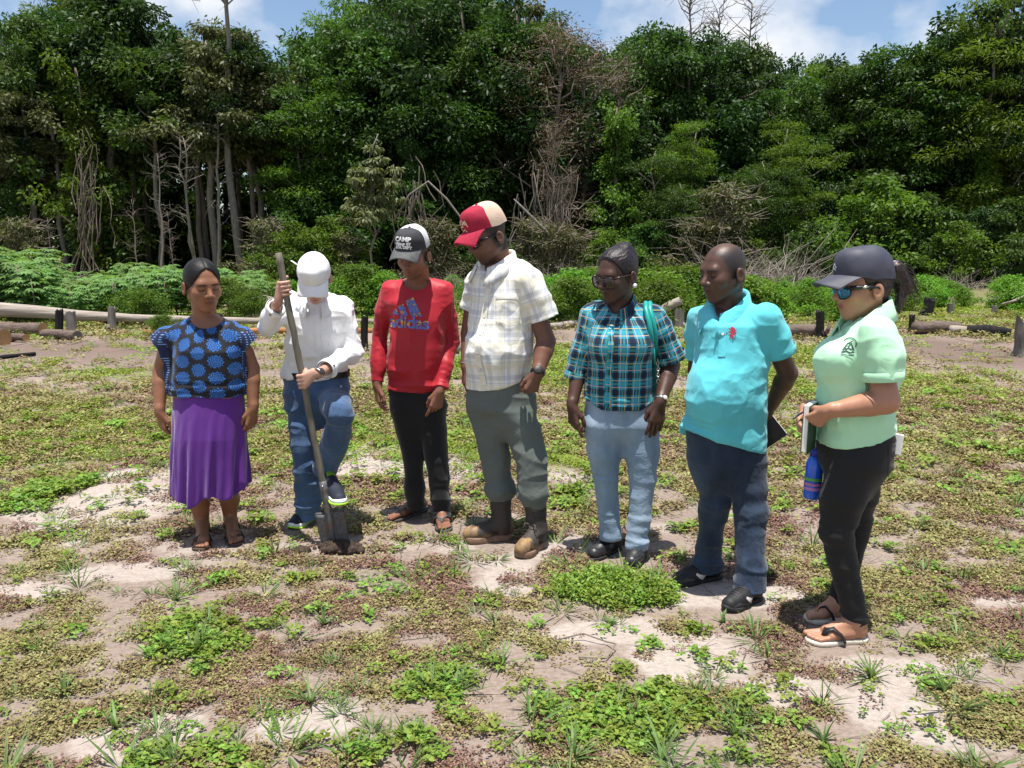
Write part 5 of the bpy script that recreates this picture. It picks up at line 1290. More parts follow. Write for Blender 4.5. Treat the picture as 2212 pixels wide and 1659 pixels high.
def p_ccone(a, b, ra, rb):
    """tapered limb of cloth with a flat cut at b"""
    fn, lo, hi = p_cone(a, np.asarray(b) + unit(np.asarray(b) - np.asarray(a)) * rb, ra, rb)
    b = np.asarray(b, float); d = unit(b - np.asarray(a))
    L = np.linalg.norm(b - a); Lf = L + rb
    base = p_cone(a, b, ra, rb)[0]
    aa = np.asarray(a, float)
    def f2(X, Y, Z):
        t = (X - b[0]) * d[0] + (Y - b[1]) * d[1] + (Z - b[2]) * d[2]
        px, py, pz = X - aa[0], Y - aa[1], Z - aa[2]
        q = np.clip((px * d[0] + py * d[1] + pz * d[2]) / L, 0, 1.3)
        dd = np.sqrt((px - q * L * d[0]) ** 2 + (py - q * L * d[1]) ** 2 + (pz - q * L * d[2]) ** 2) - (ra + (rb - ra) * np.minimum(q, 1))
        return np.maximum(dd, t)
    return f2, lo, hi
def sleeve(dst, pts, rad, k=0.045, wall=0.012, depth=0.035, open_=True):
    for i in range(len(pts) - 1):
        last = i == len(pts) - 2
        dst.append(((p_ccone if last else p_cone)(pts[i], pts[i + 1], rad[i], rad[i + 1]), 'u', 0.008 if i else k))
    if open_:
        d = unit(np.asarray(pts[-1]) - np.asarray(pts[-2]))
        return [(p_cone(pts[-1] - d * depth, pts[-1] + d * 0.05, rad[-1] - wall, rad[-1] - wall), 's', 0.0)]
    return []
lerp = lambda a, b, t: np.asarray(a) * (1 - t) + np.asarray(b) * t
M_black = plain('black_leather', (0.012, 0.012, 0.013), 0.45, 0, 0.3, 60, 0.2)
M_rubber = plain('grey_rubber', (0.055, 0.05, 0.048), 0.8, 0, 0.3, 50, 0.3)
M_metal = plain('bright_steel', (0.62, 0.61, 0.58), 0.28, 1.0, 0.1, 80, 0.05)
M_hair = plain('black_hair', (0.008, 0.007, 0.0065), 0.50, 0, 0.5, 260, 0.5, 0.25, (1.0, 0.10, 0.3), 0.003)
def hair_shell(p, F, grow=0.007, mask=(0.085, -0.018, 0.064, 0.078, 0.098), low=(0.024, -0.028), extra=(), mat=None, h=0.004, wisps=0.0016, part=False, back=-0.075):
    """hair on the skull; mask: ellipsoid of the face left free, low: line in front of which no hair grows below the temples"""
    s = F.s; pr = [(p_ell(F.w((0, -0.014, 0.034)), np.array((0.074 + grow, 0.094 + grow, 0.084 + grow)) * s, F.M), 'u', 0),
                   (p_cone(F.w((0, -0.045, -0.01)), F.w((0, -0.050, -0.055)), (0.054 + grow) * s, (0.040 + grow) * s), 'u', 0.03)]
    pr += [(q, 'u', 0.012) for q in extra]
    pr.append((p_ell(F.w((0, mask[0], mask[1])), np.array((mask[2], mask[3], mask[4])) * s, F.M), 's', 0.006))
    pr.append((p_half(F.w((0, low[0], low[1])), F.M @ np.array((0, 0.93, -0.36))), 'i', 0.006))
    pr.append((p_half(F.w((0, 0, back)), F.M @ np.array((0, 0, -1.0))), 'i', 0.004))
    for x in (-1, 1): pr.append((p_ell(F.w((x * 0.084, -0.010, -0.022)), np.array((0.022, 0.024, 0.032)) * s, F.M), 's', 0.006))
    V, Q = field_mesh(pr, h, None, None, 1); Nn = vnormals(V, Q); L = F.l(V)
    dsp = wisps * vnoise(L * np.array((190, 26, 60)), 3) + wisps * 0.7 * vnoise(L * np.array((60, 40, 190)), 5)
    if part: dsp = dsp - 0.004 * np.exp(-(L[:, 0] / 0.003) ** 2) * (L[:, 1] > -0.03)
    V = V + Nn * dsp[:, None]
    return mesh_obj('hair', V, Q, mat or M_hair, p.root)

# ================================================================== woman in the blue blouse and purple skirt
def person_blouse():
    b = G(466, 1176); p = Person('woman in blue patterned blouse and long purple skirt looking aside, standing beside the shovel digger', b, (0.235, 0.105, 0.055), 'skin_tan')
    F = p.F = Frame(p.P(438, 616, -0.02), -38, 12, -3, 1.14)
    nb = p.P(443, 688, 0.03)
    p.B += head_prims(F, nb, 0.062, jaw=1.06, nose=1.05)
    sa, sb = p.P(375, 716, 0.03), p.P(510, 715, 0.02); ea, eb = p.P(346, 800, 0.05), p.P(545, 795, 0.05); wa, wb = p.P(345, 890, -0.03), p.P(547, 882, 0.0)
    rows = [(850, 373, 530, 0.150, 0.135, 0.02), (800, 376, 531, 0.155, 0.14, 0.02), (755, 380, 528, 0.150, 0.12, 0.02), (722, 374, 516, 0.120, 0.11, 0.03), (703, 382, 504, 0.092, 0.09, 0.03), (690, 396, 490, 0.08, 0.08, 0.03), (676, 416, 470, 0.068, 0.07, 0.03)]
    body = [(960, 420, 500, 0.07, 0.07, 0.02), (900, 380, 528, 0.14, 0.14, 0.02)] + rows
    p.B.insert(0, (p_loft(p.rows(body, -0.014)), 'u', 0.03))
    r = p.px
    for s_, e_, w_ in ((sa, ea, wa), (sb, eb, wb)): p.limb([s_, lerp(s_, e_, .6), e_, lerp(e_, w_, .3), w_], [11 * r, 17.0 * r, 15.5 * r, 16 * r, 10.5 * r])
    p.B += hand_prims(wa, p.P(355, 940, -0.01) - wa, (0.75, 0.75, 0.1), (0.5, -1, 0), 0.175, (28, 32, 20))
    p.B += hand_prims(wb, p.P(541, 930, 0.0) - wb, (-0.8, 0.6, 0.1), (-0.5, -1, 0), 0.175, (28, 30, 20))
    p.hands = [(lerp(wa, p.P(356, 945, 0), .55), 0.115), (lerp(wb, p.P(540, 938, 0), .55), 0.115)]
    ka, kb = p.P(423, 1070, 0.02), p.P(492, 1062, 0.08)
    ha, hb = G(440, 1163), G(499, 1153); ta, tb = G(435, 1191), G(511, 1180)
    aa, ab = ha + (0, 0, 0.10), hb + (0, 0, 0.10)
    for k_, a_, c_ in ((ka, aa, 0), (kb, ab, 1)):
        p.limb([p.P(425 + 65 * c_, 930, 0.03), k_, lerp(k_, a_, .35) + (0, .02, 0), a_, a_ + (0, 0, -.05)], [0.085, 0.058, 0.056, 0.036, 0.034])
    p.B += foot_prims(ha, ta, 0.016, (1, 0, 0)) + foot_prims(hb, tb, 0.016, (-1, 0, 0))
    p.finish(feet=[(lerp(ha, ta, .6) + (0, 0, .03), 0.12), (lerp(hb, tb, .6) + (0, 0, .03), 0.12)], eye=True)
    hair_shell(p, F, 0.007, (0.092, 0.000, 0.055, 0.078, 0.096), (0.034, -0.026), [p_ell(F.w((0, -0.112, -0.01)), np.array((.035, .03, .035)), F.M)], part=True, wisps=0.0004)
    # blouse
    def pat(nt):
        uv = N(nt, 'ShaderNodeAttribute', attribute_name='cloth_uv').outputs['Vector']
        sp = N(nt, 'ShaderNodeSeparateXYZ', {0: uv})
        X, Z = sp.outputs[0], sp.outputs[1]
        # medallions on a half-drop grid
        cw, ch = 0.104, 0.088
        gx = math_(nt, 'DIVIDE', X, cw); ix = math_(nt, 'FLOOR', math_(nt, 'ADD', gx, 0.5))
        fx = math_(nt, 'SUBTRACT', gx, ix)
        gz = math_(nt, 'ADD', math_(nt, 'DIVIDE', Z, ch), math_(nt, 'MULTIPLY', math_(nt, 'MODULO', math_(nt, 'ABSOLUTE', ix), 2.0), 0.5))
        fz = math_(nt, 'SUBTRACT', math_(nt, 'FRACT', gz), 0.5)
        ang = math_(nt, 'ARCTAN2', fz, fx)
        rad = math_(nt, 'SQRT', math_(nt, 'ADD', math_(nt, 'POWER', fx, 2.0), math_(nt, 'POWER', math_(nt, 'MULTIPLY', fz, 1.10), 2.0)))
        wob = math_(nt, 'MULTIPLY', math_(nt, 'SINE', math_(nt, 'MULTIPLY', ang, 12.0)), 0.045)
        edge = math_(nt, 'ADD', rad, wob)
        n_e = noise(nt, uv, 120.0, 3, 0.65)
        edge = math_(nt, 'ADD', edge, math_(nt, 'MULTIPLY', math_(nt, 'SUBTRACT', n_e, 0.5), 0.16))
        inside = math_(nt, 'LESS_THAN', edge, 0.425)
        rings = math_(nt, 'SINE', math_(nt, 'ADD', math_(nt, 'MULTIPLY', rad, 40.0), math_(nt, 'MULTIPLY', math_(nt, 'SINE', math_(nt, 'MULTIPLY', ang, 8.0)), 2.2)))
        lace = math_(nt, 'GREATER_THAN', math_(nt, 'ADD', rings, math_(nt, 'MULTIPLY', math_(nt, 'SUBTRACT', n_e, 0.5), 3.4)), 0.05)
        fac = math_(nt, 'MULTIPLY', inside, math_(nt, 'ADD', 0.12, math_(nt, 'MULTIPLY', lace, 0.88)))
        med = mixc(nt, fac, (0.007, 0.008, 0.013), (0.026, 0.150, 0.50))
        # dotted border at the sleeve ends and side panels
        dx = math_(nt, 'SUBTRACT', math_(nt, 'FRACT', math_(nt, 'DIVIDE', X, 0.013)), 0.5); dz = math_(nt, 'SUBTRACT', math_(nt, 'FRACT', math_(nt, 'DIVIDE', Z, 0.013)), 0.5)
        dot = math_(nt, 'LESS_THAN', math_(nt, 'ADD', math_(nt, 'MULTIPLY', dx, dx), math_(nt, 'MULTIPLY', dz, dz)), 0.035)
        brd = mixc(nt, dot, (0.010, 0.020, 0.075), (0.20, 0.36, 0.62))
        return mixc(nt, sp.outputs[2], med, brd)
    mat = cloth('blue_medallion_knit', pat, 0.7, 700, 0.25, 0.08, 0.3, 0.1)
    pr = [(p_loft(p.rows(rows)), 'u', 0)]
    ca, cb = p.P(345, 742, 0.04), p.P(539, 746, 0.04)
    cuts = sleeve(pr, [p.P(384, 720, .03), lerp(sa, ca, .5), ca], [0.056, 0.064, 0.070], 0.05, 0.012, 0.05)
    cuts += sleeve(pr, [p.P(502, 719, .03), lerp(sb, cb, .5), cb], [0.056, 0.063, 0.068], 0.05, 0.012, 0.05)
    for s_, c_ in ((p.P(362, 770, .04), 1), (p.P(534, 770, .04), -1)):
        pr.append((p_cone(s_, p.P(372 if c_ > 0 else 528, 835, .03), 0.050, 0.030), 'u', 0.05))
    pr += cuts
    for s_, e_, w_ in ((sa, ea, wa), (sb, eb, wb)): pr.append((p_cone(lerp(s_, e_, .75), e_, 0.047, 0.044), 's', 0.012))
    pr.append((p_ell(p.P(443, 672, -0.05), (0.098, 0.13, 0.088)), 's', 0.01))
    za = ca[2]
    def uv(V):
        q = seg_uv(V, p.P(452, 800, 0.03), [], 0.19)
        sd = np.abs(V[:, 0] - p.P(452, 800, 0.03)[0])
        q[:, 2] = np.clip((sd - 0.198) / 0.004, 0, 1) * (V[:, 2] < p.P(440, 715)[2])
        return q
    zh = p.P(450, 850, 0)[2]
    o, bv = p.garment('blouse', pr, mat, 0.0065, [((7, 7, 4), 0.007, 3, True), ((6, 6, 34), lambda V: 0.009 * np.clip((zh + 0.14 - V[:, 2]) / 0.12, 0, 1), 9, True), ((22, 18, 9), 0.003, 12, False)], uv)
    # skirt with loose flares
    zt, zb_ = p.P(450, 845)[2], p.P(450, 1062)[2]
    def wave(x, y, z):
        t = np.clip((zt - 0.10 - z) / (zt - zb_ - 0.10), 0, 1)
        a = np.arctan2(x, -y)
        return 0.015 * t * (np.sin(a * 11 + 1.2 * np.sin(z * 6) + z * 3.0) * 0.8 + 0.5 * np.sin(a * 19 + 2.0 - z * 7))
    rowsk = [(1062, 375, 537, 0.160, 0.15, 0.04), (1000, 375, 534, 0.160, 0.15, 0.03), (940, 375, 531, 0.155, 0.15, 0.02), (890, 374, 530, 0.150, 0.145, 0.02), (838, 376, 527, 0.142, 0.135, 0.02)]
    sk = cloth('purple_jersey', (0.115, 0.022, 0.245), 0.75, 800, 0.2, 0.08, 0.25, 0.3, None, 9, (1.6, 1.6, 0.35), 0.02)
    prs = [(p_loft(p.rows(rowsk), 2.15, wave), 'u', 0)]
    inner = [(v, a + 10, c - 10, d - 0.026, e - 0.026, f) for v, a, c, d, e, f in rowsk[:3]]; inner[0] = (1090,) + inner[0][1:]
    prs.append((p_loft(p.rows(inner), 2.15, wave), 's', 0.0))
    def hem(V, Nn):
        a = V[:, 0]; t = np.clip((zt - 0.25 - V[:, 2]) / (zt - 0.25 - zb_), 0, 1)
        V = V.copy(); V[:, 2] += -0.045 * t * np.exp(-((a - p.P(415, 1060)[0]) / 0.075) ** 2) + 0.03 * t * np.exp(-((a - p.P(545, 1050)[0]) / 0.06) ** 2) + 0.012 * t * np.sin(a * 37)
        return V
    p.garment('skirt', prs, sk, 0.0065, [((16, 16, 2.2), lambda V: 0.008 * np.clip((zt - 0.05 - V[:, 2]) / 0.25, 0, 1), 21, True)], post=hem)
    for h_, t_, bg in ((ha, ta, 1), (hb, tb, -1)): sandal(p, h_, t_, bg, M_rubber_brown, M_strap_brown, cross=True)
    return p
M_rubber_brown = plain('brown_rubber', (0.07, 0.045, 0.035), 0.75, 0, 0.25, 60, 0.2)
M_strap_brown = plain('brown_strap', (0.045, 0.028, 0.022), 0.6, 0, 0.25, 60, 0.2)
M_cream_rubber = plain('cream_rubber', (0.55, 0.50, 0.42), 0.7, 0, 0.15, 60, 0.2)
def sandal(p, heel, toe, bg, msole, mstrap, cross=False, th=0.016, wide=0.014, name='flip_flop'):
    heel, toe = np.array(heel, float), np.array(toe, float); f = unit(toe - heel); s = np.array([-f[1], f[0], 0.0])
    if s[0] * bg < 0: s = -s
    L = np.linalg.norm(toe - heel)
    o = sole_mesh(name, heel, toe, 0.001, th, 0.046, msole, p.root, 0.008)
    pt = lambda a, b, c: np.array([heel[0], heel[1], 0]) + f * a * L + s * b + np.array([0, 0, c])
    m = MB()
    if cross:
        m.tube([pt(.50, -.048, th), pt(.55, -.034, .050), pt(.62, -.005, .066), pt(.70, .025, .050), pt(.74, .048, th)], wide, 8, True, 0.25)
        m.tube([pt(.50, .048, th), pt(.55, .036, .054), pt(.62, .005, .068), pt(.70, -.022, .046), pt(.74, -.048, th)], wide, 8, True, 0.25)
        m.tube([pt(.16, -.036, .05), pt(.28, -.036, .075), pt(.34, 0, .108), pt(.28, .036, .075), pt(.16, .036, .05)], 0.008, 8, True, 0.4)
    else:
        m.tube([pt(.44, -.052, th), pt(.50, -.040, .050), pt(.60, -.012, .070), pt(.70, .012, .062), pt(.80, .018, .030), pt(.80, .018, th)], [wide, wide, wide * 1.3, wide, .006, .006], 8, True, 0.3)
        m.tube([pt(.44, .052, th), pt(.50, .042, .050), pt(.60, .018, .071), pt(.70, .016, .063), pt(.78, .018, .040)], [wide, wide, wide * 1.3, wide, .006], 8, True, 0.3)
    m.obj('strap', mstrap, o)
    return o
# ================================================================== man in the white shirt, digging
SH_TIP = G(727, 1186) + np.array((0, 0, -0.03)); SH_TOP = at(601, 546, SH_TIP[1] - 0.06)
def person_white():
    b = G(655, 1133); p = Person('man in white shirt and white cap bending over the shovel', b, (0.47, 0.27, 0.20), 'skin_light')
    F = p.F = Frame(p.P(680, 604, -0.25), -4, 45, 2, 1.02)
    nb = p.P(684, 640, -0.06)
    p.B += head_prims(F, nb, 0.058)
    ax = unit(SH_TOP - SH_TIP); on = lambda v: SH_TIP + (SH_TOP - SH_TIP) * (v - 1186) / (546 - 1186)
    cu, cl = on(617), on(806)
    sa, sb = p.P(612, 652, -0.06), p.P(744, 664, -0.06)
    ea, wa = p.P(578, 706, -0.22), p.P(600, 655, cu[1] - p.Y + 0.02)
    eb, wb = p.P(764, 760, -0.10), p.P(690, 806, cl[1] - p.Y + 0.00)
    r = p.px
    rows = [(812, 613, 752, 0.125, 0.115, 0.0), (770, 618, 752, 0.135, 0.12, -0.02), (720, 620, 752, 0.145, 0.12, -0.05), (680, 608, 756, 0.125, 0.12, -0.06), (655, 603, 752, 0.085, 0.10, -0.05), (635, 640, 722, 0.065, 0.07, -0.04)]
    p.B.insert(0, (p_loft(p.rows([(880, 660, 712, 0.06, 0.06, 0.0)] + rows, -0.022)), 'u', 0.03))
    p.limb([sa, ea, wa], [0.045, 0.036, 0.026]); p.limb([sb, eb, wb], [0.045, 0.036, 0.026])
    p.B += grip_prims(cu, ax, wa + (0.008, -0.01, 0.022), (-1.0, 0.15, 0), 235, 0.018, 1)
    p.B += grip_prims(cl, ax, wb + (-0.028, -0.012, 0.0), (0.45, -1.0, 0), -215, 0.018, 1)
    p.hands = [(cu + (-0.012, 0, -0.01), 0.088), (cl + (0.03, 0, 0), 0.095)]
    ha, ta = G(678, 1118), G(629, 1146)
    blz = SH_TIP + (SH_TOP - SH_TIP) * 0.14
    hb, tb = p.P(706, 1054, -0.10), p.P(738, 1076, blz[1] - p.Y - 0.13); z2 = at(728, 1082, blz[1])[2]
    hb[2] = tb[2] = z2
    ka, kb = p.P(655, 975, -0.06), p.P(735, 895, -0.34)
    aa, ab = p.P(669, 1105, 0.0), hb + (0.0, -0.02, 0.10)
    p.limb([p.P(650, 850, 0), ka, aa, ha + (0, 0, .05)], [0.07, 0.05, 0.036, 0.034]); p.limb([p.P(720, 845, 0), kb, ab, ab + (0, 0, -.05)], [0.07, 0.05, 0.036, 0.034])
    p.finish(crop=((0.10, 0.09, 0.085), 0))
    wc = plain('white_cap_cotton', (0.80, 0.80, 0.80), 0.85, 0, 0.03, 40, 0.3)
    cap, bv = cap_mesh(F, p.root, (wc, wc), wc, 0.2, 0.087, 0.108, 0.036, 0.142, 0.060, 0.022, 0.024, 2)
    m = MB(); m.tube([p.P(642, 572, -0.2), p.P(634, 566, -0.19), p.P(629, 563, -0.18)], [0.008, 0.008, 0.006], 8, True, 0.3); m.obj('cap_strap', wc, cap)
    # shirt
    mat = cloth('white_poplin', (0.80, 0.80, 0.81), 0.8, 900, 0.5, 0.03, 0.25, 0.1, None, 13, (1, 1, 0.6), 0.014)
    pr = [(p_loft(p.rows(rows)), 'u', 0), (p_ell(p.P(684, 690, 0.05), (0.17, 0.11, 0.12)), 'u', 0.05)]
    cuf_a, cuf_b = lerp(wa, ea, 0.14), lerp(wb, eb, 0.16)
    cuts = sleeve(pr, [sa + (.02, 0, 0), lerp(sa, ea, .5), ea, lerp(ea, cuf_a, .5), cuf_a], [0.066, 0.058, 0.058, 0.052, 0.046], 0.05, 0.011, 0.03)
    cuts += sleeve(pr, [sb + (-.02, 0, 0), lerp(sb, eb, .5), eb, lerp(eb, cuf_b, .5), cuf_b], [0.070, 0.060, 0.056, 0.052, 0.048], 0.05, 0.011, 0.03)
    pr += cuts + [(p_ell(nb + (0, -0.05, 0.04), (0.066, 0.085, 0.07)), 's', 0.01)]
    o, bv = p.garment('shirt', pr, mat, 0.0062, [((9, 9, 5), 0.012, 31, True), ((15, 15, 11), 0.006, 33, True), ((5, 5, 16), lambda V: 0.008 * np.clip((1.12 - V[:, 2]) / 0.12, 0, 1), 34, True)])
    collar(p, p.P(684, 648, -0.10), -4, 0.078, 0.088, 0.050, mat, 0.03, 24, 0.02, 0.024, o)
    pk = poly_strip([(0, 0.0), (-0.003, -0.12), (-0.008, -0.26), (-0.012, -0.36)], 0.030)
    decal('placket', *pk, p.P(685, 665, -0.2), (1, 0, 0), (0, 0, 1), bv, mat, o, 0.0035, 0.02, (0, -1, 0.15))
    dk = plain('dark_button', (0.01, 0.01, 0.012), 0.3)
    for c_, e_, off in ((cuf_a, ea, (0.02, -0.045, 0.02)), (cuf_b, eb, (0.01, -0.046, -0.015))):
        d_ = unit(c_ - e_); m = MB(); m.tube([c_ - d_ * .03, c_ - d_ * .001, c_ + d_ * 0.002], [0.0535, 0.0525, 0.050], 28, False); cf = m.obj('cuff', mat, o)
        f_ = unit(np.array((0.1, -1, 0)) - d_ * np.dot((0.1, -1, 0), d_)); q = c_ - d_ * 0.012
        m = MB(); m.tube([q + f_ * 0.050, q + f_ * 0.057], [0.006, 0.005], 10); m.obj('cufflink', dk, cf)
    watch(p, wb + (-0.002, 0, 0) + unit(wb - eb) * 0.012, wb - eb, 0.027, M_metal, plain('watch_dial_dark', (0.06, 0.06, 0.06), 0.25, 0.3), (0.15, -1, 0.1), 0.019)
    # jeans
    def den(nt):
        co = objco(nt, (1, 1, 0.35)); return ramp(nt, noise(nt, co, 7.0, 4, 0.6), [(0.30, (0.030, 0.062, 0.135)), (0.72, (0.085, 0.150, 0.265))])
    jm = cloth('blue_denim', den, 0.9, 900, 0.4, 0.08, 0.2, 0.2, None, 16, (1, 1, 0.8), 0.012)
    rj = [(925, 655, 715, 0.05, 0.06, 0.0), (880, 622, 745, 0.12, 0.13, 0.0), (840, 612, 755, 0.13, 0.135, 0.0), (802, 615, 753, 0.122, 0.118, 0.0)]
    leg_a = [p.P(652, 860, 0.0), lerp(p.P(650, 860, 0), ka, .5), ka, lerp(ka, aa, .5), p.P(667, 1116, 0.0)]
    leg_b = [p.P(716, 855, 0.0), lerp(p.P(716, 850, 0), kb, .55), kb, lerp(kb, ab, .55) + (0.015, 0, 0), ab + (-0.005, 0, -0.01)]
    prj = [(p_loft(p.rows(rj)), 'u', 0)]
    prj.append((p_cone(leg_a[0] + (0, 0, -.02), leg_b[0] + (0, 0, -.02), .085, .085), 'u', 0.04))
    c1 = sleeve(prj, leg_a, [0.090, 0.088, 0.076, 0.080, 0.072], 0.05, 0.012, 0.03); c2 = sleeve(prj, leg_b, [0.092, 0.094, 0.084, 0.078, 0.074], 0.05, 0.012, 0.03)
    kz = kb[2]
    oj, bj = p.garment('jeans', prj + c1 + c2, jm, 0.0070, [((7, 7, 13), 0.009, 41, True), ((5, 5, 26), lambda V: 0.012 * np.clip((0.34 - V[:, 2]) / 0.2, 0, 1) + 0.010 * np.exp(-((V[:, 2] - kz) / 0.08) ** 2) * (V[:, 0] > leg_b[0][0] - 0.05), 43, True)])
    belt = MB(); rr = p.rows([(806, 612, 755, 0.128, 0.124, 0.0)])[0]
    for k in range(40):
        pass
    V, Fc = [], []; n = 40
    for zz in (-0.017, 0.017):
        for k in range(n):
            a = 2 * math.pi * k / n; V.append((rr[1] + rr[3] * np.sign(math.cos(a)) * abs(math.cos(a)) ** .87, rr[2] + rr[4] * np.sign(math.sin(a)) * abs(math.sin(a)) ** .87, rr[0] + zz))
    mesh_obj('belt', V, [(k, (k + 1) % n, n + (k + 1) % n, n + k) for k in range(n)], M_black, oj)
    # running shoes
    up = plain('navy_mesh', (0.014, 0.018, 0.032), 0.7, 0, 0.3, 200, 0.3); lime = plain('lime_rubber', (0.42, 0.80, 0.03), 0.5, 0, 0.1, 40, 0.1); wh = plain('white_rubber', (0.75, 0.75, 0.72), 0.5, 0, 0.08, 60, 0.1)
    for h_, t_, z_ in ((ha, ta, 0.0), (hb, tb, z2)):
        V, Q = field_mesh(shoe_prims(h_, t_, z_, 0.044, 0.08), 0.005)
        so = mesh_obj('running_shoe', V, Q, up, p.root); bvs = BVHTree.FromPolygons([tuple(q) for q in V], [tuple(q) for q in Q.tolist()])
        sole_mesh('midsole', h_, t_, z_ + 0.004, 0.024, 0.043, wh, so, 0.004, 0.02, 0.008); sole_mesh('outsole', h_, t_, z_ - 0.002, 0.012, 0.044, lime, so, 0.006, 0.02)
        f_ = unit(np.array(t_) - np.array(h_)); s_ = np.array([-f_[1], f_[0], 0])
        org = np.array(h_) + f_ * 0.13 + (0, 0, .1); 
        for k in range(4): decal('lace', *poly_strip([(-0.022, k * .016), (0.022, k * .016 + .004)], 0.007), org, s_, f_, bvs, lime, so, 0.003, 0.012, (0, 0, 1))
        for sd in (1, -1):
            for k in range(3): decal('side_stripe', *poly_strip([(0.085 + k * .022, 0.026), (0.105 + k * .022, 0.068)], 0.010), np.array(h_), f_, (0, 0, 1), bvs, wh, so, 0.002, 0.012, s_ * sd)
    return p
def build_shovel():
    L = np.linalg.norm(SH_TOP - SH_TIP); ax = unit(SH_TOP - SH_TIP); fr = np.array([0, -1.0, 0]); fr = unit(fr - ax * fr.dot(ax)); sd = np.cross(ax, fr)
    if sd[0] < 0: sd = -sd
    o = empty('shovel', SH_TIP + (0, 0, .03), 'old square bladed shovel with long grey wooden handle pushed into the soil', 'shovel')
    wood = plain('grey_weathered_wood', (0.15, 0.135, 0.105), 0.75, 0, 0.3, 26, 0.4, 0.3, (3, 3, 0.35))
    m, nt, b, out = new_mat('rusty_steel'); co = objco(nt); n1 = noise(nt, co, 14, 6, 0.65); n2 = noise(nt, co, 55, 4, 0.6)
    nt.links.new(mixc(nt, ramp(nt, n1, [(0.50, (0, 0, 0)), (0.70, (1, 1, 1))]), ramp(nt, n2, [(0.3, (0.07, 0.072, 0.08)), (0.7, (0.17, 0.17, 0.185))]), ramp(nt, n2, [(0.3, (0.10, 0.045, 0.022)), (0.7, (0.24, 0.12, 0.06))])), b.inputs['Base Color'])
    b.inputs['Roughness'].default_value = 0.55; b.inputs['Metallic'].default_value = 0.35; bump(nt, b, n2, 0.4, 0.003)
    h = MB(); n = 26; rng = np.random.RandomState(4)
    pts = [SH_TIP + ax * (0.30 + (L - 0.30) * i / n) + (sd * rng.normal(0, 0.0012) + fr * rng.normal(0, .0012)) for i in range(n + 1)]
    h.tube(pts, [0.0175 + 0.0008 * math.sin(i * 1.7) for i in range(n)] + [0.0165], 14); h.obj('handle', wood, o)
    s = MB(); s.tube([SH_TIP + ax * q + fr * w for q, w in ((0.02, 0.004), (0.12, 0.008), (0.20, 0.008), (0.26, 0.002), (0.38, 0), (0.43, 0))], [0.004, 0.010, 0.018, 0.021, 0.0205, 0.020], 14); sk = s.obj('socket', m, o)
    k = MB(); k.tube([SH_TIP + ax * 0.405 + fr * 0.018, SH_TIP + ax * 0.405 + fr * 0.025], [0.005, 0.004], 8); k.obj('rivet', M_metal, sk)
    V = []; nu, nv = 13, 12
    for g in (0, 1):
        for j in range(nv):
            t = j / (nv - 1)
            for i in range(nu):
                u = 2 * i / (nu - 1) - 1; w = 0.078 + 0.004 * t
                ws = math.sin(i * 2.3 + j) * 0.0008
                V.append(SH_TIP + ax * (-0.02 + 0.262 * t - 0.010 * (1 - abs(u)) * (t > .97)) + sd * u * w + fr * (0.006 - 0.020 * u * u * (0.5 + 0.5 * t) - 0.012 * (1 - t) + ws - g * 0.003))
    Fc = []; o2 = nu * nv
    for j in range(nv - 1):
        for i in range(nu - 1):
            a = j * nu + i; Fc += [(a, a + 1, a + nu + 1, a + nu), (o2 + a, o2 + a + nu, o2 + a + nu + 1, o2 + a + 1)]
    for i in range(nu - 1):
        for a in (i, (nv - 1) * nu + i): Fc.append((a, a + 1, o2 + a + 1, o2 + a))
    for j in range(nv - 1):
        for a in (j * nu, j * nu + nu - 1): Fc.append((a, a + nu, o2 + a + nu, o2 + a))
    bl = mesh_obj('blade', V, Fc, m, o)
    for q in (-1, 1):
        t = MB(); t.box(SH_TIP + ax * 0.243 + sd * q * 0.05 + fr * (-0.018), sd * 0.028, fr * 0.010, ax * 0.003); t.obj('foot_step', m, bl)
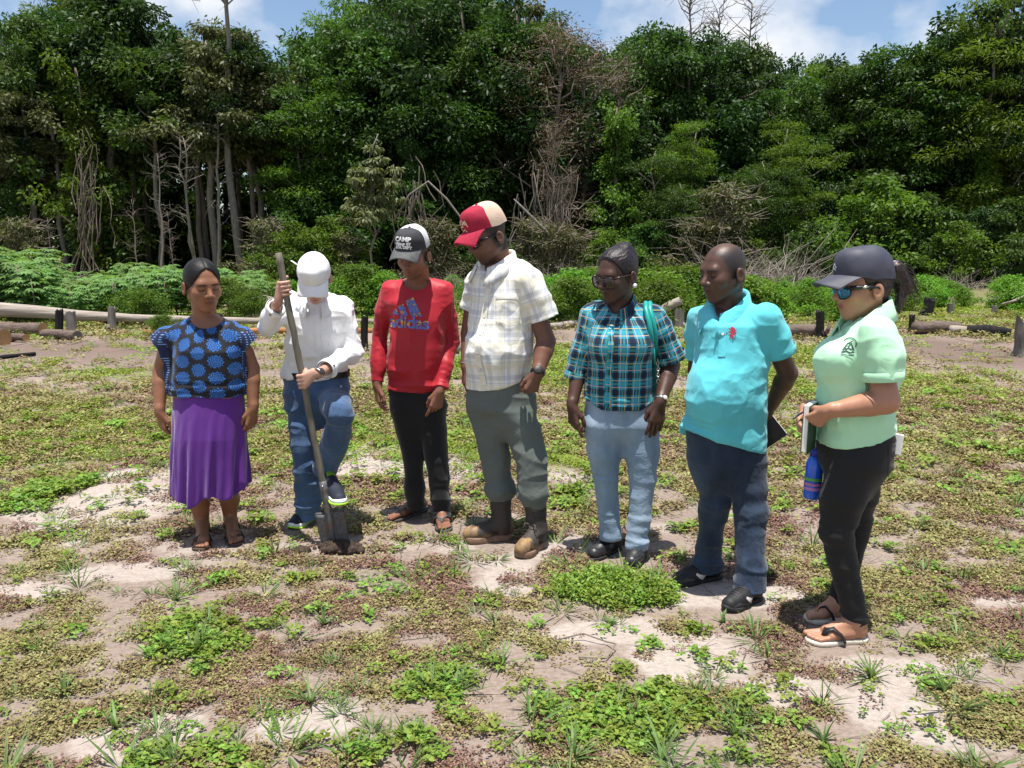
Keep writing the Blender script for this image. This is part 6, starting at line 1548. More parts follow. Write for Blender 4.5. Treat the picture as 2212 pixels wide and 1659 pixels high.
# ================================================================== man in the red long sleeved shirt
def person_red():
    b = G(925, 1126); p = Person('man in red long sleeved sports shirt, black trousers and flip flops looking down', b, (0.215, 0.095, 0.058), 'skin_brown_a')
    F = p.F = Frame(p.P(893, 550, -0.11), 22, 25, 4, 1.06)
    nb = p.P(905, 612, 0.02)
    p.B += head_prims(F, nb, 0.064, jaw=1.08, nose=1.1)
    sa, sb = p.P(838, 622, 0.03), p.P(962, 630, 0.0); ea, eb = p.P(820, 727, 0.06), p.P(972, 738, 0.05); wa, wb = p.P(815, 832, -0.02), p.P(950, 845, -0.12)
    rows = [(846, 836, 956, 0.130, 0.12, 0.0), (800, 838, 958, 0.140, 0.125, 0.0), (750, 840, 962, 0.145, 0.12, 0.0), (690, 842, 966, 0.140, 0.115, 0.0), (650, 834, 970, 0.120, 0.105, 0.0), (620, 838, 968, 0.085, 0.085, 0.01), (600, 866, 940, 0.068, 0.068, 0.02)]
    p.B.insert(0, (p_loft(p.rows([(900, 880, 920, 0.05, 0.05, 0)] + rows, -0.025)), 'u', 0.03))
    p.limb([sa + (.01, 0, -.02), ea, wa], [0.038, 0.038, 0.028]); p.limb([sb + (-.01, 0, -.02), eb, wb], [0.038, 0.038, 0.028])
    p.B += hand_prims(wa, p.P(819, 880, -0.02) - wa, (0.9, 0.35, 0.0), (0.3, -1, 0), 0.185, (22, 30, 20), tcurl=0.1)
    p.B += hand_prims(wb, p.P(938, 892, -0.13) - wb, (-0.35, 0.9, 0.1), (-1, -0.1, 0), 0.185, (40, 45, 30), tcurl=0.4, point={0: (12, 18, 12)})
    p.hands = [(lerp(wa, p.P(819, 872, -.02), .6), 0.110), (lerp(wb, p.P(938, 886, -.13), .6), 0.110)]
    ha, ta = G(919, 1102), G(836, 1130); hb, tb = G(951, 1119), G(961, 1152)
    ka, kb = p.P(892, 985, 0.0), p.P(943, 992, -0.03); aa, ab = p.P(900, 1090, 0.03), p.P(955, 1106, -0.03)
    p.limb([p.P(880, 880), ka, aa, ha + (-0.02, -0.01, .05)], [0.065, 0.050, 0.037, 0.034]); p.limb([p.P(930, 880), kb, ab, hb + (0, 0, .05)], [0.065, 0.050, 0.037, 0.034])
    p.B += foot_prims(ha, ta, 0.018, (0, -1, 0)) + foot_prims(hb, tb, 0.018, (-1, 0, 0))
    p.finish(feet=[(lerp(ha, ta, .6) + (0, 0, .03), 0.125), (lerp(hb, tb, .6) + (0, 0, .03), 0.12)], beard=0.6, crop=((0.02, 0.016, 0.014), 0))
    gy = plain('charcoal_cap_cotton', (0.035, 0.036, 0.040), 0.85, 0, 0.2, 60, 0.3); ms = plain('white_cap_mesh', (0.55, 0.56, 0.58), 0.8, 0, 0.1, 300, 0.5)
    br = plain('worn_grey_brim', (0.085, 0.087, 0.09), 0.85, 0, 0.3, 40, 0.3)
    cap, bvc = cap_mesh(F, p.root, (gy, ms), br, 0.12, 0.088, 0.108, 0.046, 0.152, 0.070, 0.012, 0.030, 5, 0.006)
    wt = plain('white_print', (0.78, 0.78, 0.78), 0.7, 0, 0.04, 60, 0.1)
    up = unit(F.M @ np.array((0, -0.55, 0.83))); rt = -F.M[:, 0] if F.M[0, 0] < 0 else F.M[:, 0]
    for i, (tx, sz, dz) in enumerate((('CAMP', 0.034, 0.034), ('Vikings 87', 0.022, 0.010), ('ATH. DEPT', 0.020, -0.008))):
        decal('cap_lettering', *text2d(tx, sz, 0.0014), F.w((0, 0.085, 0.088)) + up * dz, rt, up, bvc, wt, cap, 0.0025, 0.01, F.M @ np.array((0, 0.83, 0.55)))
    # shirt
    mat = cloth('red_sports_jersey', (0.36, 0.008, 0.020), 0.55, 900, 0.3, 0.06, 0.35, 0.1, None, 10, (1.2, 1.2, 0.6), 0.012)
    pr = [(p_loft(p.rows(rows)), 'u', 0)]
    ca, cb = lerp(wa, ea, .06), lerp(wb, eb, .06)
    cuts = sleeve(pr, [sa + (.02, 0, -.005), lerp(sa, ea, .5), ea, lerp(ea, ca, .5), ca], [0.066, 0.060, 0.052, 0.046, 0.040], 0.05, 0.011, 0.03)
    cuts += sleeve(pr, [sb + (-.02, 0, -.005), lerp(sb, eb, .5), eb, lerp(eb, cb, .5), cb], [0.068, 0.062, 0.055, 0.048, 0.042], 0.05, 0.011, 0.03)
    pr += cuts + [(p_ell(nb + (-0.01, -0.045, 0.018), (0.070, 0.085, 0.055)), 's', 0.008)]
    hz = p.P(900, 846)[2]
    def slant(V, Nn):
        V = V.copy(); m = np.clip((hz + 0.10 - V[:, 2]) / 0.10, 0, 1) * (np.abs(V[:, 0] - p.P(896, 800)[0]) < 0.15)
        V[:, 2] -= m * 0.035 * np.clip((V[:, 0] - p.P(838, 800)[0]) / 0.25, -0.2, 1) - m * 0.03
        return V
    o, bv = p.garment('shirt', pr, mat, 0.0062, [((6, 6, 8), 0.010, 51, True), ((4, 4, 17), lambda V: 0.010 * np.clip((p.P(900, 740)[2] - V[:, 2]) / 0.15, 0, 1), 53, True), ((30, 30, 60), lambda V: 0.0022 * (np.abs(V[:, 0] - p.P(896, 700)[0]) > 0.15), 55, False)], post=slant)
    # sports print, in blue with yellow flashes
    def pc(nt):
        co = objco(nt, (1, 1, 1.6)); n1 = noise(nt, co, 24, 2, 0.5)
        return ramp(nt, n1, [(0.0, (0.085, 0.115, 0.34)), (0.52, (0.10, 0.14, 0.40)), (0.56, (0.06, 0.07, 0.20)), (0.60, (0.62, 0.30, 0.04)), (0.66, (0.62, 0.30, 0.04)), (0.69, (0.09, 0.12, 0.36))])
    pm, nt, bb, _ = new_mat('blue_yellow_print'); nt.links.new(pc(nt), bb.inputs['Base Color']); bb.inputs['Roughness'].default_value = 0.7
    org = p.P(879, 697, -0.2)
    T = text2d('adidas', 0.098, 0.0028, 0, 0.98)
    decal('shirt_lettering', *T, org, (0.985, -0.10, -0.06), (0, 0, 1), bv, pm, o, 0.003, 0.014, (0, -1, 0.1))
    bars = [((-0.086, 0.040), (-0.060, 0.040), (-0.060, 0.046), (-0.076, 0.074), (-0.096, 0.056)), ((-0.040, 0.040), (-0.002, 0.040), (-0.034, 0.108), (-0.066, 0.088)), ((0.020, 0.040), (0.078, 0.040), (0.026, 0.150), (-0.018, 0.120))]
    bars = [((-0.096, 0.048), (-0.055, 0.040), (-0.066, 0.072), (-0.074, 0.078)), ((-0.038, 0.040), (-0.002, 0.040), (-0.030, 0.106), (-0.062, 0.088)), ((0.016, 0.040), (0.078, 0.040), (0.026, 0.150), (-0.016, 0.124))]
    for q in bars: decal('shirt_logo_bar', np.array(q), [(0, 1, 2, 3)], org, (0.985, -0.10, -0.06), (0, 0, 1), bv, pm, o, 0.003, 0.014, (0, -1, 0.1))
    # trousers
    bt = cloth('black_track_fabric', (0.0115, 0.011, 0.0125), 0.8, 900, 0.3, 0.1, 0.2, 0.25, None, 9, (1, 1, 0.6), 0.012)
    prj = [(p_loft(p.rows([(935, 880, 925, 0.04, 0.05, 0.0), (890, 848, 957, 0.11, 0.12, 0.0), (835, 838, 960, 0.125, 0.125, 0.0), (805, 846, 952, 0.12, 0.11, 0.0)])), 'u', 0)]
    prj.append((p_cone(p.P(880, 882), p.P(930, 882), .085, .085), 'u', 0.04))
    ca1, cb1 = p.P(899, 1099, 0.03), p.P(956, 1119, -0.03)
    c1 = sleeve(prj, [p.P(878, 870), lerp(p.P(878, 870), ka, .5), ka, lerp(ka, ca1, .6), ca1], [0.090, 0.084, 0.070, 0.062, 0.058], 0.05, 0.011, 0.03)
    c2 = sleeve(prj, [p.P(930, 870), lerp(p.P(930, 870), kb, .5), kb, lerp(kb, cb1, .6), cb1], [0.092, 0.086, 0.072, 0.063, 0.057], 0.05, 0.011, 0.03)
    oj, bj = p.garment('trousers', prj + c1 + c2, bt, 0.0075, [((5, 5, 9), 0.007, 61, True), ((5, 5, 22), lambda V: 0.008 * np.clip((0.28 - V[:, 2]) / 0.15, 0, 1), 62, True)])
    bs = plain('blue_piping', (0.02, 0.03, 0.25), 0.6)
    for k in (0, 1): decal('side_stripe', *poly_strip([(0.0, 0.36), (0.004, 0.18), (0.004, 0.0)], 0.007), p.P(964 + k * 5, 1080, -0.03) , (0.7, 0.7, 0), (0, 0, 1), bj, bs, oj, 0.003, 0.03, (0.75, -0.65, 0))
    for h_, t_, bg in ((ha, ta, 0), (hb, tb, -1)):
        f_ = unit(np.array(t_) - np.array(h_)); s_ = np.array([-f_[1], f_[0], 0])
        sandal(p, h_, t_, -1 if bg else (1 if s_[1] < 0 and s_[0] > 0 or s_[1] > 0 and s_[0] < 0 else -1), M_rubber, plain('grey_strap', (0.085, 0.078, 0.072), 0.8, 0, 0.25, 60, 0.3), False, 0.018, 0.016)
    return p
# ================================================================== tall man in the pale checked shirt
def person_check():
    b = G(1096, 1172); p = Person('tall man in pale checked short sleeved shirt, grey trousers and work boots, red cap', b, (0.150, 0.068, 0.043), 'skin_brown_b')
    F = p.F = Frame(p.P(1052, 510, -0.02), 58, 25, 0, 1.12)
    nb = p.P(1075, 572, 0.05)
    p.B += head_prims(F, nb, 0.070, jaw=1.10, nose=1.1)
    sa, sb = p.P(1032, 604, 0.18), p.P(1148, 606, -0.07); ea, wa = p.P(1013, 720, 0.26), p.P(1008, 792, 0.16); eb, wb = p.P(1180, 738, -0.06), p.P(1161, 806, -0.16)
    rows = [(838, 1004, 1142, 0.16, 0.15, 0.03), (790, 1008, 1148, 0.165, 0.15, 0.03), (740, 1010, 1154, 0.168, 0.15, 0.03), (690, 1013, 1160, 0.165, 0.15, 0.04), (640, 1016, 1164, 0.16, 0.15, 0.05), (600, 1012, 1170, 0.145, 0.14, 0.05), (575, 1026, 1150, 0.10, 0.10, 0.05), (556, 1044, 1110, 0.075, 0.08, 0.05)]
    p.B.insert(0, (p_loft(p.rows([(900, 1050, 1115, 0.06, 0.06, 0.03)] + rows, -0.03)), 'u', 0.03))
    p.limb([sa, ea, wa], [0.055, 0.047, 0.033]); p.limb([sb + (-.01, 0, -.04), eb, lerp(eb, wb, .3), wb], [0.046, 0.051, 0.052, 0.034])
    p.B += hand_prims(wb, p.P(1140, 862, -0.17) - wb, (-0.4, 0.9, 0.0), (-1, -0.2, 0), 0.19, (60, 60, 40), tcurl=0.3, r0=0.030)
    p.B += hand_prims(wa, p.P(1003, 850, 0.14) - wa, (0.9, 0.3, 0), (0, -1, 0), 0.19, (25, 30, 20))
    p.hands = [(lerp(wb, p.P(1143, 850, -.17), .55), 0.110), (lerp(wa, p.P(1004, 840, .14), .6), 0.115)]
    ha, ta = G(1104, 1164), G(1003, 1172); hb, tb = G(1170, 1178), G(1122, 1208)
    ka, kb = p.P(1068, 985, 0.05), p.P(1146, 990, -0.06); aa, ab = p.P(1085, 1110, 0.0), p.P(1157, 1118, -0.04)
    aa[1] = ha[1] - 0.02; ab[1] = hb[1] - 0.03
    p.limb([p.P(1055, 860, .05), ka, aa, ha + (-0.02, 0, .06)], [0.08, 0.056, 0.042, 0.036]); p.limb([p.P(1110, 860, 0), kb, ab, hb + (-.01, -.02, .06)], [0.08, 0.056, 0.042, 0.036])
    p.finish(beard=0.85, beardcol=(0.012, 0.009, 0.008), crop=((0.012, 0.010, 0.009), 0))
    rc = plain('crimson_cap_cotton', (0.33, 0.012, 0.040), 0.85, 0, 0.12, 50, 0.3); bm_ = plain('beige_cap_mesh', (0.58, 0.43, 0.33), 0.85, 0, 0.12, 300, 0.5)
    cap, bvc = cap_mesh(F, p.root, (rc, bm_), rc, 0.16, 0.090, 0.110, 0.044, 0.154, 0.076, 0.022, 0.028, 8, 0.004)
    cr = plain('cream_thread', (0.70, 0.55, 0.38), 0.8)
    up = unit(F.M @ np.array((0, -0.5, 0.86))); rt = F.M[:, 0] if F.M[0, 0] > 0 else -F.M[:, 0]
    rt = unit(np.cross(up, F.M @ np.array((0, 0.86, 0.5)))); o2 = F.w((0, 0.085, 0.088)); dr = F.M @ np.array((0, 0.86, 0.5))
    rg = np.random.RandomState(3); scr = [poly_strip([(-.040 + .011 * k + rg.normal(0, .003), rg.normal(0, .010)) for k in range(8)], .006), poly_strip([(-.036 + .010 * k, .004 + .012 * (k % 2)) for k in range(8)], .005), poly_strip([(-.03, .024), (-.012, .016), (.0, .028), (.012, .016), (.03, .024)], .005), poly_strip([(-.025, -.016), (-.008, -.026), (.008, -.018), (.022, -.030)], .005), poly_strip([(-.012, -.034), (.004, -.040), (.016, -.034)], .005)]
    decal('cap_emblem', *merge2d(*scr), o2, rt, up, bvc, cr, cap, 0.003, 0.01, dr)
    pp = plain('beige_piping', (0.62, 0.42, 0.33), 0.8)
    glasses(p, F, plain('dark_lens', (0.008, 0.008, 0.012), 0.08, 0, 0, 10, 0, 0.6), M_black, 0.95, 0.5, 0.097, 0.0, 0.8)
    # shirt
    def chk(nt):
        uv = N(nt, 'ShaderNodeAttribute', attribute_name='cloth_uv').outputs['Vector']; sp = N(nt, 'ShaderNodeSeparateXYZ', {0: uv}); X, Z = sp.outputs[0], sp.outputs[1]
        c = (0.80, 0.79, 0.75)
        for ax_ in (X, Z):
            c = mixc(nt, math_(nt, 'MULTIPLY', stripes(nt, ax_, 0.115, 0.026, 0.1), 0.42), c, (0.34, 0.38, 0.46))
            c = mixc(nt, math_(nt, 'MULTIPLY', stripes(nt, ax_, 0.115, 0.034, 0.55), 0.40), c, (0.66, 0.60, 0.42))
            c = mixc(nt, math_(nt, 'MULTIPLY', stripes(nt, ax_, 0.115, 0.006, 0.36), 0.55), c, (0.36, 0.40, 0.50))
        return c
    mat = cloth('pale_check_cotton', chk, 0.85, 900, 0.5, 0.03, 0.2, 0.1, None, 10, (1, 1, 0.7), 0.016)
    pr = [(p_loft(p.rows(rows)), 'u', 0), (p_ell(p.P(1056, 765, -0.03), (0.125, 0.135, 0.15)), 'u', 0.06)]
    ca, cb = p.P(1018, 668, 0.22), p.P(1178, 690, -0.075)
    cuts = sleeve(pr, [sa, lerp(sa, ca, .5), ca], [0.066, 0.066, 0.068], 0.05, 0.013, 0.05)
    cuts += sleeve(pr, [sb + (-.02, 0, 0), lerp(sb, cb, .5), cb], [0.074, 0.077, 0.082], 0.05, 0.013, 0.05)
    vn = p.P(1038, 600, -0.16)
    pr += cuts + [(p_cone(nb + (-0.035, -0.06, 0.05), p.P(1031, 618, -0.14), 0.068, 0.010), 's', 0.01)]
    rows_in = [(846,) + rows[0][1:]] + [rows[1]]
    c0 = p.P(1085, 700, 0.03)
    uv = lambda V: seg_uv(V, c0, [(sb, cb, 0.10, 0.10)], 0.20, 0.085)
    hz = p.P(1080, 838)[2]
    def hem(V, Nn):
        V = V.copy(); m = np.clip((hz + 0.12 - V[:, 2]) / 0.12, 0, 1) * (V[:, 2] < hz + .12); V[:, 2] += m * 0.05 * np.clip((V[:, 0] - p.P(1040, 830)[0]) / 0.25, 0, 1); return V
    dg = lambda V: np.stack([V[:, 0] * 0.75 + V[:, 2] * 0.66, V[:, 1], -V[:, 0] * 0.66 + V[:, 2] * 0.75], 1)
    o, bv = p.garment('shirt', pr, mat, 0.0065, [((5, 5, 5), 0.011, 71, True), ((9, 9, 6), 0.007, 73, True), ((16, 16, 14), 0.003, 75, True)], uv, post=hem)
    collar(p, p.P(1070, 566, 0.03), 45, 0.090, 0.105, 0.062, mat, 0.05, 26, 0.03, 0.032, o)
    pk = poly_strip([(0, 0.0), (-0.012, -0.10), (-0.022, -0.24), (-0.022, -0.38), (-0.010, -0.52)], 0.034)
    decal('placket', *pk, p.P(1040, 622, -0.16), (0.85, -0.5, 0), (0, 0, 1), bv, mat, o, 0.004, 0.02, (-0.45, -0.9, 0))
    bt_ = plain('pearl_button', (0.72, 0.70, 0.64), 0.35)
    for k in range(5): decal('button', *ell2d(-0.004 - 0.019 * min(1, k / 2.5), -0.06 - k * 0.092, 0.007, 0.007, 12), p.P(1040, 622, -0.16), (0.85, -0.5, 0), (0, 0, 1), bv, bt_, o, 0.007, 0.02, (-0.45, -0.9, 0))
    pkt = merge2d(poly_strip([(-.062, .062), (.062, .062)], .012), poly_strip([(-.062, .062), (-.062, -.062), (0, -.078), (.062, -.062), (.062, .062)], .0035))
    decal('pocket', *pkt, p.P(1098, 670, -0.16), (0.97, 0.25, 0), (0, 0, 1), bv, plain('pocket_seam', (0.55, 0.53, 0.48), 0.9), o, 0.003, 0.02, (0.1, -1, 0))
    watch(p, wb + unit(eb - wb) * 0.004, wb - eb, 0.035, M_black, M_black, (0.0, -1, 0.3), 0.024)
    m = MB(); ra = lerp(wa, ea, .15); n = 20
    m.tube([ra + 0.040 * np.array((math.cos(2 * math.pi * k / n), math.sin(2 * math.pi * k / n), 0.12 * math.cos(2 * math.pi * k / n))) for k in range(n + 1)], 0.004, 6, False); m.obj('bracelet', M_metal, p.root)
    # trousers bloused into boots
    gt = cloth('grey_green_twill', (0.120, 0.138, 0.128), 0.9, 900, 0.45, 0.10, 0.15, 0.1, None, 11, (1, 1, 0.7), 0.016)
    prj = [(p_loft(p.rows([(945, 1060, 1115, 0.05, 0.06, 0.03), (880, 1008, 1160, 0.15, 0.16, 0.03), (825, 1008, 1148, 0.155, 0.15, 0.03), (800, 1016, 1142, 0.14, 0.14, 0.03)])), 'u', 0)]
    prj.append((p_cone(p.P(1056, 892, .04), p.P(1112, 892, 0), .095, .095), 'u', 0.04))
    fa, fb = p.P(1082, 1084, 0.0), p.P(1155, 1092, -0.04); fa[1] = aa[1]; fb[1] = ab[1]
    c1 = sleeve(prj, [p.P(1054, 880, .05), lerp(p.P(1050, 880, .05), ka, .5), ka, lerp(ka, fa, .7), fa], [0.100, 0.094, 0.080, 0.088, 0.066], 0.05, 0.01, 0.01, False)
    c2 = sleeve(prj, [p.P(1112, 880, 0), lerp(p.P(1118, 880, 0), kb, .5), kb, lerp(kb, fb, .7), fb], [0.102, 0.098, 0.084, 0.090, 0.068], 0.05, 0.01, 0.01, False)
    p.garment('trousers', prj + c1 + c2, gt, 0.0075, [((5, 5, 8), 0.012, 81, True), ((9, 9, 15), 0.006, 83, True), ((5, 5, 24), lambda V: 0.008 * np.clip((0.42 - V[:, 2]) / 0.15, 0, 1), 84, True)])
    # boots
    m_, nt, bb, _ = new_mat('worn_boot_leather'); a_ = N(nt, 'ShaderNodeAttribute', attribute_name='tint'); co = objco(nt); n1 = noise(nt, co, 45, 5, 0.65)
    nt.links.new(mixc(nt, 0.7, a_.outputs['Color'], ramp(nt, n1, [(0.25, (0.45, 0.42, 0.4)), (0.75, (1.4, 1.4, 1.4))]), 'MULTIPLY'), bb.inputs['Base Color']); bb.inputs['Roughness'].default_value = 0.7; bump(nt, bb, n1, 0.4, 0.004)
    sl = plain('muddy_lug_sole', (0.20, 0.125, 0.085), 0.9, 0, 0.3, 40, 0.5); lc = plain('boot_lace', (0.10, 0.08, 0.065), 0.9)
    for h_, t_, f_, a2 in ((ha, ta, fa, aa), (hb, tb, fb, ab)):
        h_, t_ = np.array(h_), np.array(t_); d_ = unit(t_ - h_); s_ = np.array([-d_[1], d_[0], 0])
        sp_ = shoe_prims(h_, t_, 0.016, 0.05, 0.10, 1.0, (f_ + (0, 0, 0.03), 0.054, 0.060))
        sp_.insert(-1, (p_cone(lerp(h_, t_, .62) + (0, 0, .055), lerp(h_, t_, .88) + (0, 0, .050), 0.048, 0.040), 'u', 0.02))
        V, Q = field_mesh(sp_, 0.005); L = np.linalg.norm(t_ - h_); t = ((V - h_) @ d_) / L
        V = V + vnormals(V, Q) * (0.004 * (1 - 2 * np.abs(vnoise(V * np.array((14, 14, 30)), 7))) * (V[:, 2] > 0.09))[:, None]
        nz_ = fbm(V * 30, 6, 3); w = np.clip((t - 0.72 + 0.16 * nz_) / 0.08, 0, 1) * np.clip(0.9 + nz_ * 0.9, 0, 1)
        w = np.maximum(w, np.clip((0.060 - V[:, 2] + 0.03 * nz_) / 0.02, 0, 1) * 0.5 * (t > 0.2))
        C = np.outer(1 - w, (0.040, 0.032, 0.027)) + np.outer(w, (0.30, 0.185, 0.085))
        bo = mesh_obj('boot', V, Q, m_, p.root, True, {'tint': ('FLOAT_COLOR', C)}); bvs = BVHTree.FromPolygons([tuple(q) for q in V], [tuple(q) for q in Q.tolist()])
        sole_mesh('sole', h_, t_, 0.0, 0.036, 0.050, sl, bo, 0.008, 0.012)
        for k in range(6):
            q0 = lerp(h_, t_, 0.56 - 0.055 * k) + (0, 0, .3); decal('lace', *poly_strip([(-0.024, -.004), (0, 0.006), (0.024, -.004)], 0.006), q0, s_, d_, bvs, lc, bo, 0.004, 0.012, unit(d_ * (0.15 + 0.22 * k) + np.array((0, 0, 1.0))))
        m = MB(); q = lerp(h_, t_, .42) + (0, 0, .15)
        for sg in (-1, 1): m.tube([q, q + d_ * .03 + s_ * sg * .03 + (0, 0, .015), q + d_ * .035 + s_ * sg * .045 + (0, 0, -.02), q + d_ * .02 + s_ * sg * .02 + (0, 0, -.03)], 0.0028, 6)
        m.obj('lace_bow', lc, bo)
    return p
# ================================================================== woman in the turquoise plaid shirt
def person_plaid():
    b = G(1322, 1202); p = Person('woman in turquoise plaid shirt, light blue jeans and large sunglasses, hair tied up', b, (0.072, 0.034, 0.022), 'skin_dark_a')
    F = p.F = Frame(p.P(1332, 593, -0.03), 50, 16, 3, 1.12)
    nb = p.P(1338, 665, 0.03)
    p.B += head_prims(F, nb, 0.058, jaw=0.96, nose=1.12)
    sa, sb = p.P(1275, 676, 0.05), p.P(1418, 678, 0.0); ea, eb = p.P(1252, 790, 0.08), p.P(1449, 790, 0.04); wa, wb = p.P(1236, 876, -0.02), p.P(1426, 868, -0.10)
    rows = [(878, 1260, 1412, 0.145, 0.14, 0.02), (830, 1263, 1412, 0.150, 0.135, 0.02), (780, 1268, 1410, 0.155, 0.13, 0.02), (735, 1270, 1412, 0.165, 0.125, 0.02), (700, 1264, 1420, 0.135, 0.115, 0.02), (672, 1262, 1428, 0.090, 0.09, 0.03), (652, 1290, 1390, 0.07, 0.07, 0.03)]
    p.B.insert(0, (p_loft(p.rows([(930, 1310, 1375, 0.05, 0.05, 0.02)] + rows, -0.032)), 'u', 0.03))
    r = p.px
    p.limb([sa + (.02, 0, -.05), ea, lerp(ea, wa, .3), wa], [0.036, 0.042, 0.042, 0.027]); p.limb([sb + (-.02, 0, -.05), eb, lerp(eb, wb, .3), wb], [0.036, 0.048, 0.048, 0.029])
    p.B += hand_prims(wa, p.P(1243, 940, -0.03) - wa, (0.8, 0.55, 0.1), (0.6, -0.8, 0), 0.19, (30, 35, 25), tcurl=0.3, point={0: (8, 12, 8)})
    p.B += hand_prims(wb, p.P(1412, 945, -0.12) - wb, (-0.2, 1, 0.0), (-1, -0.2, 0), 0.20, (8, 14, 10), tcurl=0.1)
    p.hands = [(lerp(wa, p.P(1242, 935, -.03), .55), 0.118), (lerp(wb, p.P(1413, 940, -.12), .55), 0.122)]
    ha, ta = G(1337, 1184), G(1273, 1212); hb, tb = G(1386, 1200), G(1360, 1230)
    ka, kb = p.P(1308, 1025, 0.0), p.P(1388, 1034, -0.03); aa, ab = p.P(1320, 1158, 0.02), p.P(1377, 1180, -0.05)
    p.limb([p.P(1302, 930), ka, aa, ha + (-.01, -.01, .05)], [0.07, 0.056, 0.036, 0.034]); p.limb([p.P(1382, 930), kb, ab, hb + (0, -.02, .05)], [0.07, 0.056, 0.036, 0.034])
    p.finish(eye=False, brow=0.6)
    hair_shell(p, F, 0.008, (0.084, -0.024, 0.060, 0.076, 0.096), (0.016, -0.022), [p_ell(F.w((0, -0.062, 0.098)), np.array((.044, .050, .036)) * 1.1, F.M), p_ell(F.w((0, -0.085, 0.05)), np.array((.055, .04, .06)) * 1.1, F.M)], plain('dark_plum_hair', (0.014, 0.0080, 0.010), 0.40, 0, 0.5, 220, 0.7, 0.4, (1, 0.12, 0.4)))
    glasses(p, F, plain('brown_lens', (0.020, 0.012, 0.010), 0.06, 0, 0, 10, 0, 0.8), plain('tortoise_frame', (0.035, 0.014, 0.010), 0.3), 1.30, 0.4, 0.104, 0.006, 1.0)
    m = MB(); e_ = F.w((0.086 if F.M[1, 0] < 0 else -0.086, -0.016, -0.050)); m.tube([e_, e_ + np.array((0.0, -0.006, 0))], [0.012, 0.010], 14); m.obj('earring', plain('pearl_white', (0.75, 0.74, 0.70), 0.25), p.root)
    def pl(nt):
        uv = N(nt, 'ShaderNodeAttribute', attribute_name='cloth_uv').outputs['Vector']; sp = N(nt, 'ShaderNodeSeparateXYZ', {0: uv}); X, Z = sp.outputs[0], sp.outputs[1]
        per = 0.088
        def band(ax_):
            return stripes(nt, ax_, per, 0.030, 0.0), stripes(nt, ax_, per, 0.014, 0.5), stripes(nt, ax_, per, 0.0055, 0.30), stripes(nt, ax_, per, 0.0055, 0.70)
        bx, bz = band(X), band(Z)
        c = (0.016, 0.270, 0.440)
        c = mixc(nt, math_(nt, 'MULTIPLY', bx[0], 0.85), c, (0.010, 0.012, 0.030)); c = mixc(nt, math_(nt, 'MULTIPLY', bz[0], 0.80), c, (0.010, 0.012, 0.030))
        c = mixc(nt, math_(nt, 'MULTIPLY', bx[1], 0.45), c, (0.06, 0.36, 0.36)); c = mixc(nt, math_(nt, 'MULTIPLY', bz[1], 0.45), c, (0.06, 0.36, 0.36))
        for q, col in ((bx[2], (0.55, 0.45, 0.13)), (bz[2], (0.55, 0.45, 0.13)), (bx[3], (0.62, 0.40, 0.24)), (bz[3], (0.62, 0.40, 0.24))): c = mixc(nt, math_(nt, 'MULTIPLY', q, 0.72), c, col)
        return c
    mat = cloth('turquoise_plaid_cotton', pl, 0.85, 900, 0.4, 0.05, 0.2, 0.1, None, 14, (1, 1, 0.8), 0.012)
    pr = [(p_loft(p.rows(rows)), 'u', 0)]
    for q in (1308, 1372): pr.append((p_ell(p.P(q, 748, -0.085), (0.075, 0.07, 0.07)), 'u', 0.06))
    ca, cb = p.P(1243, 815, 0.07), p.P(1452, 776, 0.03)
    cuts = sleeve(pr, [sa + (.01, 0, -.005), lerp(sa, ca, .5), ca], [0.062, 0.062, 0.060], 0.05, 0.013, 0.05); cuts += sleeve(pr, [sb + (-.01, 0, -.005), lerp(sb, cb, .5), cb], [0.064, 0.070, 0.074], 0.05, 0.013, 0.05)
    pr += cuts + [(p_cone(nb + (-0.01, -0.05, 0.05), p.P(1322, 704, -0.15), 0.058, 0.006), 's', 0.01)]
    c0 = p.P(1338, 760, 0.02); uv = lambda V: seg_uv(V, c0, [(sa, ca, 0.085, 0.135), (sb, cb, 0.095, 0.150)], 0.185, 0.066)
    hz = p.P(1338, 878)[2]
    def hem(V, Nn):
        V = V.copy(); m = np.clip((hz + 0.10 - V[:, 2]) / 0.10, 0, 1) * (np.abs(V[:, 0] - c0[0]) < 0.2); V[:, 2] += m * 0.55 * np.clip(np.abs(V[:, 0] - c0[0]) - 0.10, 0, 1); return V
    o, bv = p.garment('shirt', pr, mat, 0.0062, [((8, 8, 6), 0.007, 91, True), ((6, 6, 30), lambda V: 0.006 * np.clip((hz + 0.16 - V[:, 2]) / 0.14, 0, 1), 92, True), ((20, 20, 26), lambda V: 0.006 * (np.abs(V[:, 0] - c0[0]) > 0.17) * np.clip((p.P(1338, 740)[2] - V[:, 2]) / 0.06, 0, 1), 93, True)], uv, post=hem)
    collar(p, p.P(1337, 656, 0.02), 22, 0.074, 0.085, 0.052, mat, 0.045, 22, 0.03, 0.026, o)
    decal('placket', *poly_strip([(0, 0), (-0.004, -0.2), (-0.008, -0.425)], 0.030), p.P(1323, 706, -0.2), (1, 0, 0), (0, 0, 1), bv, mat, o, 0.004, 0.02, (0, -1, 0))
    tb_ = plain('teal_button', (0.02, 0.28, 0.42), 0.4)
    for k in range(6): decal('button', *ell2d(-0.0015 * k, -0.015 - 0.085 * k, 0.0075, 0.0075, 12), p.P(1323, 706, -0.2), (1, 0, 0), (0, 0, 1), bv, tb_, o, 0.008, 0.02, (0, -1, 0))
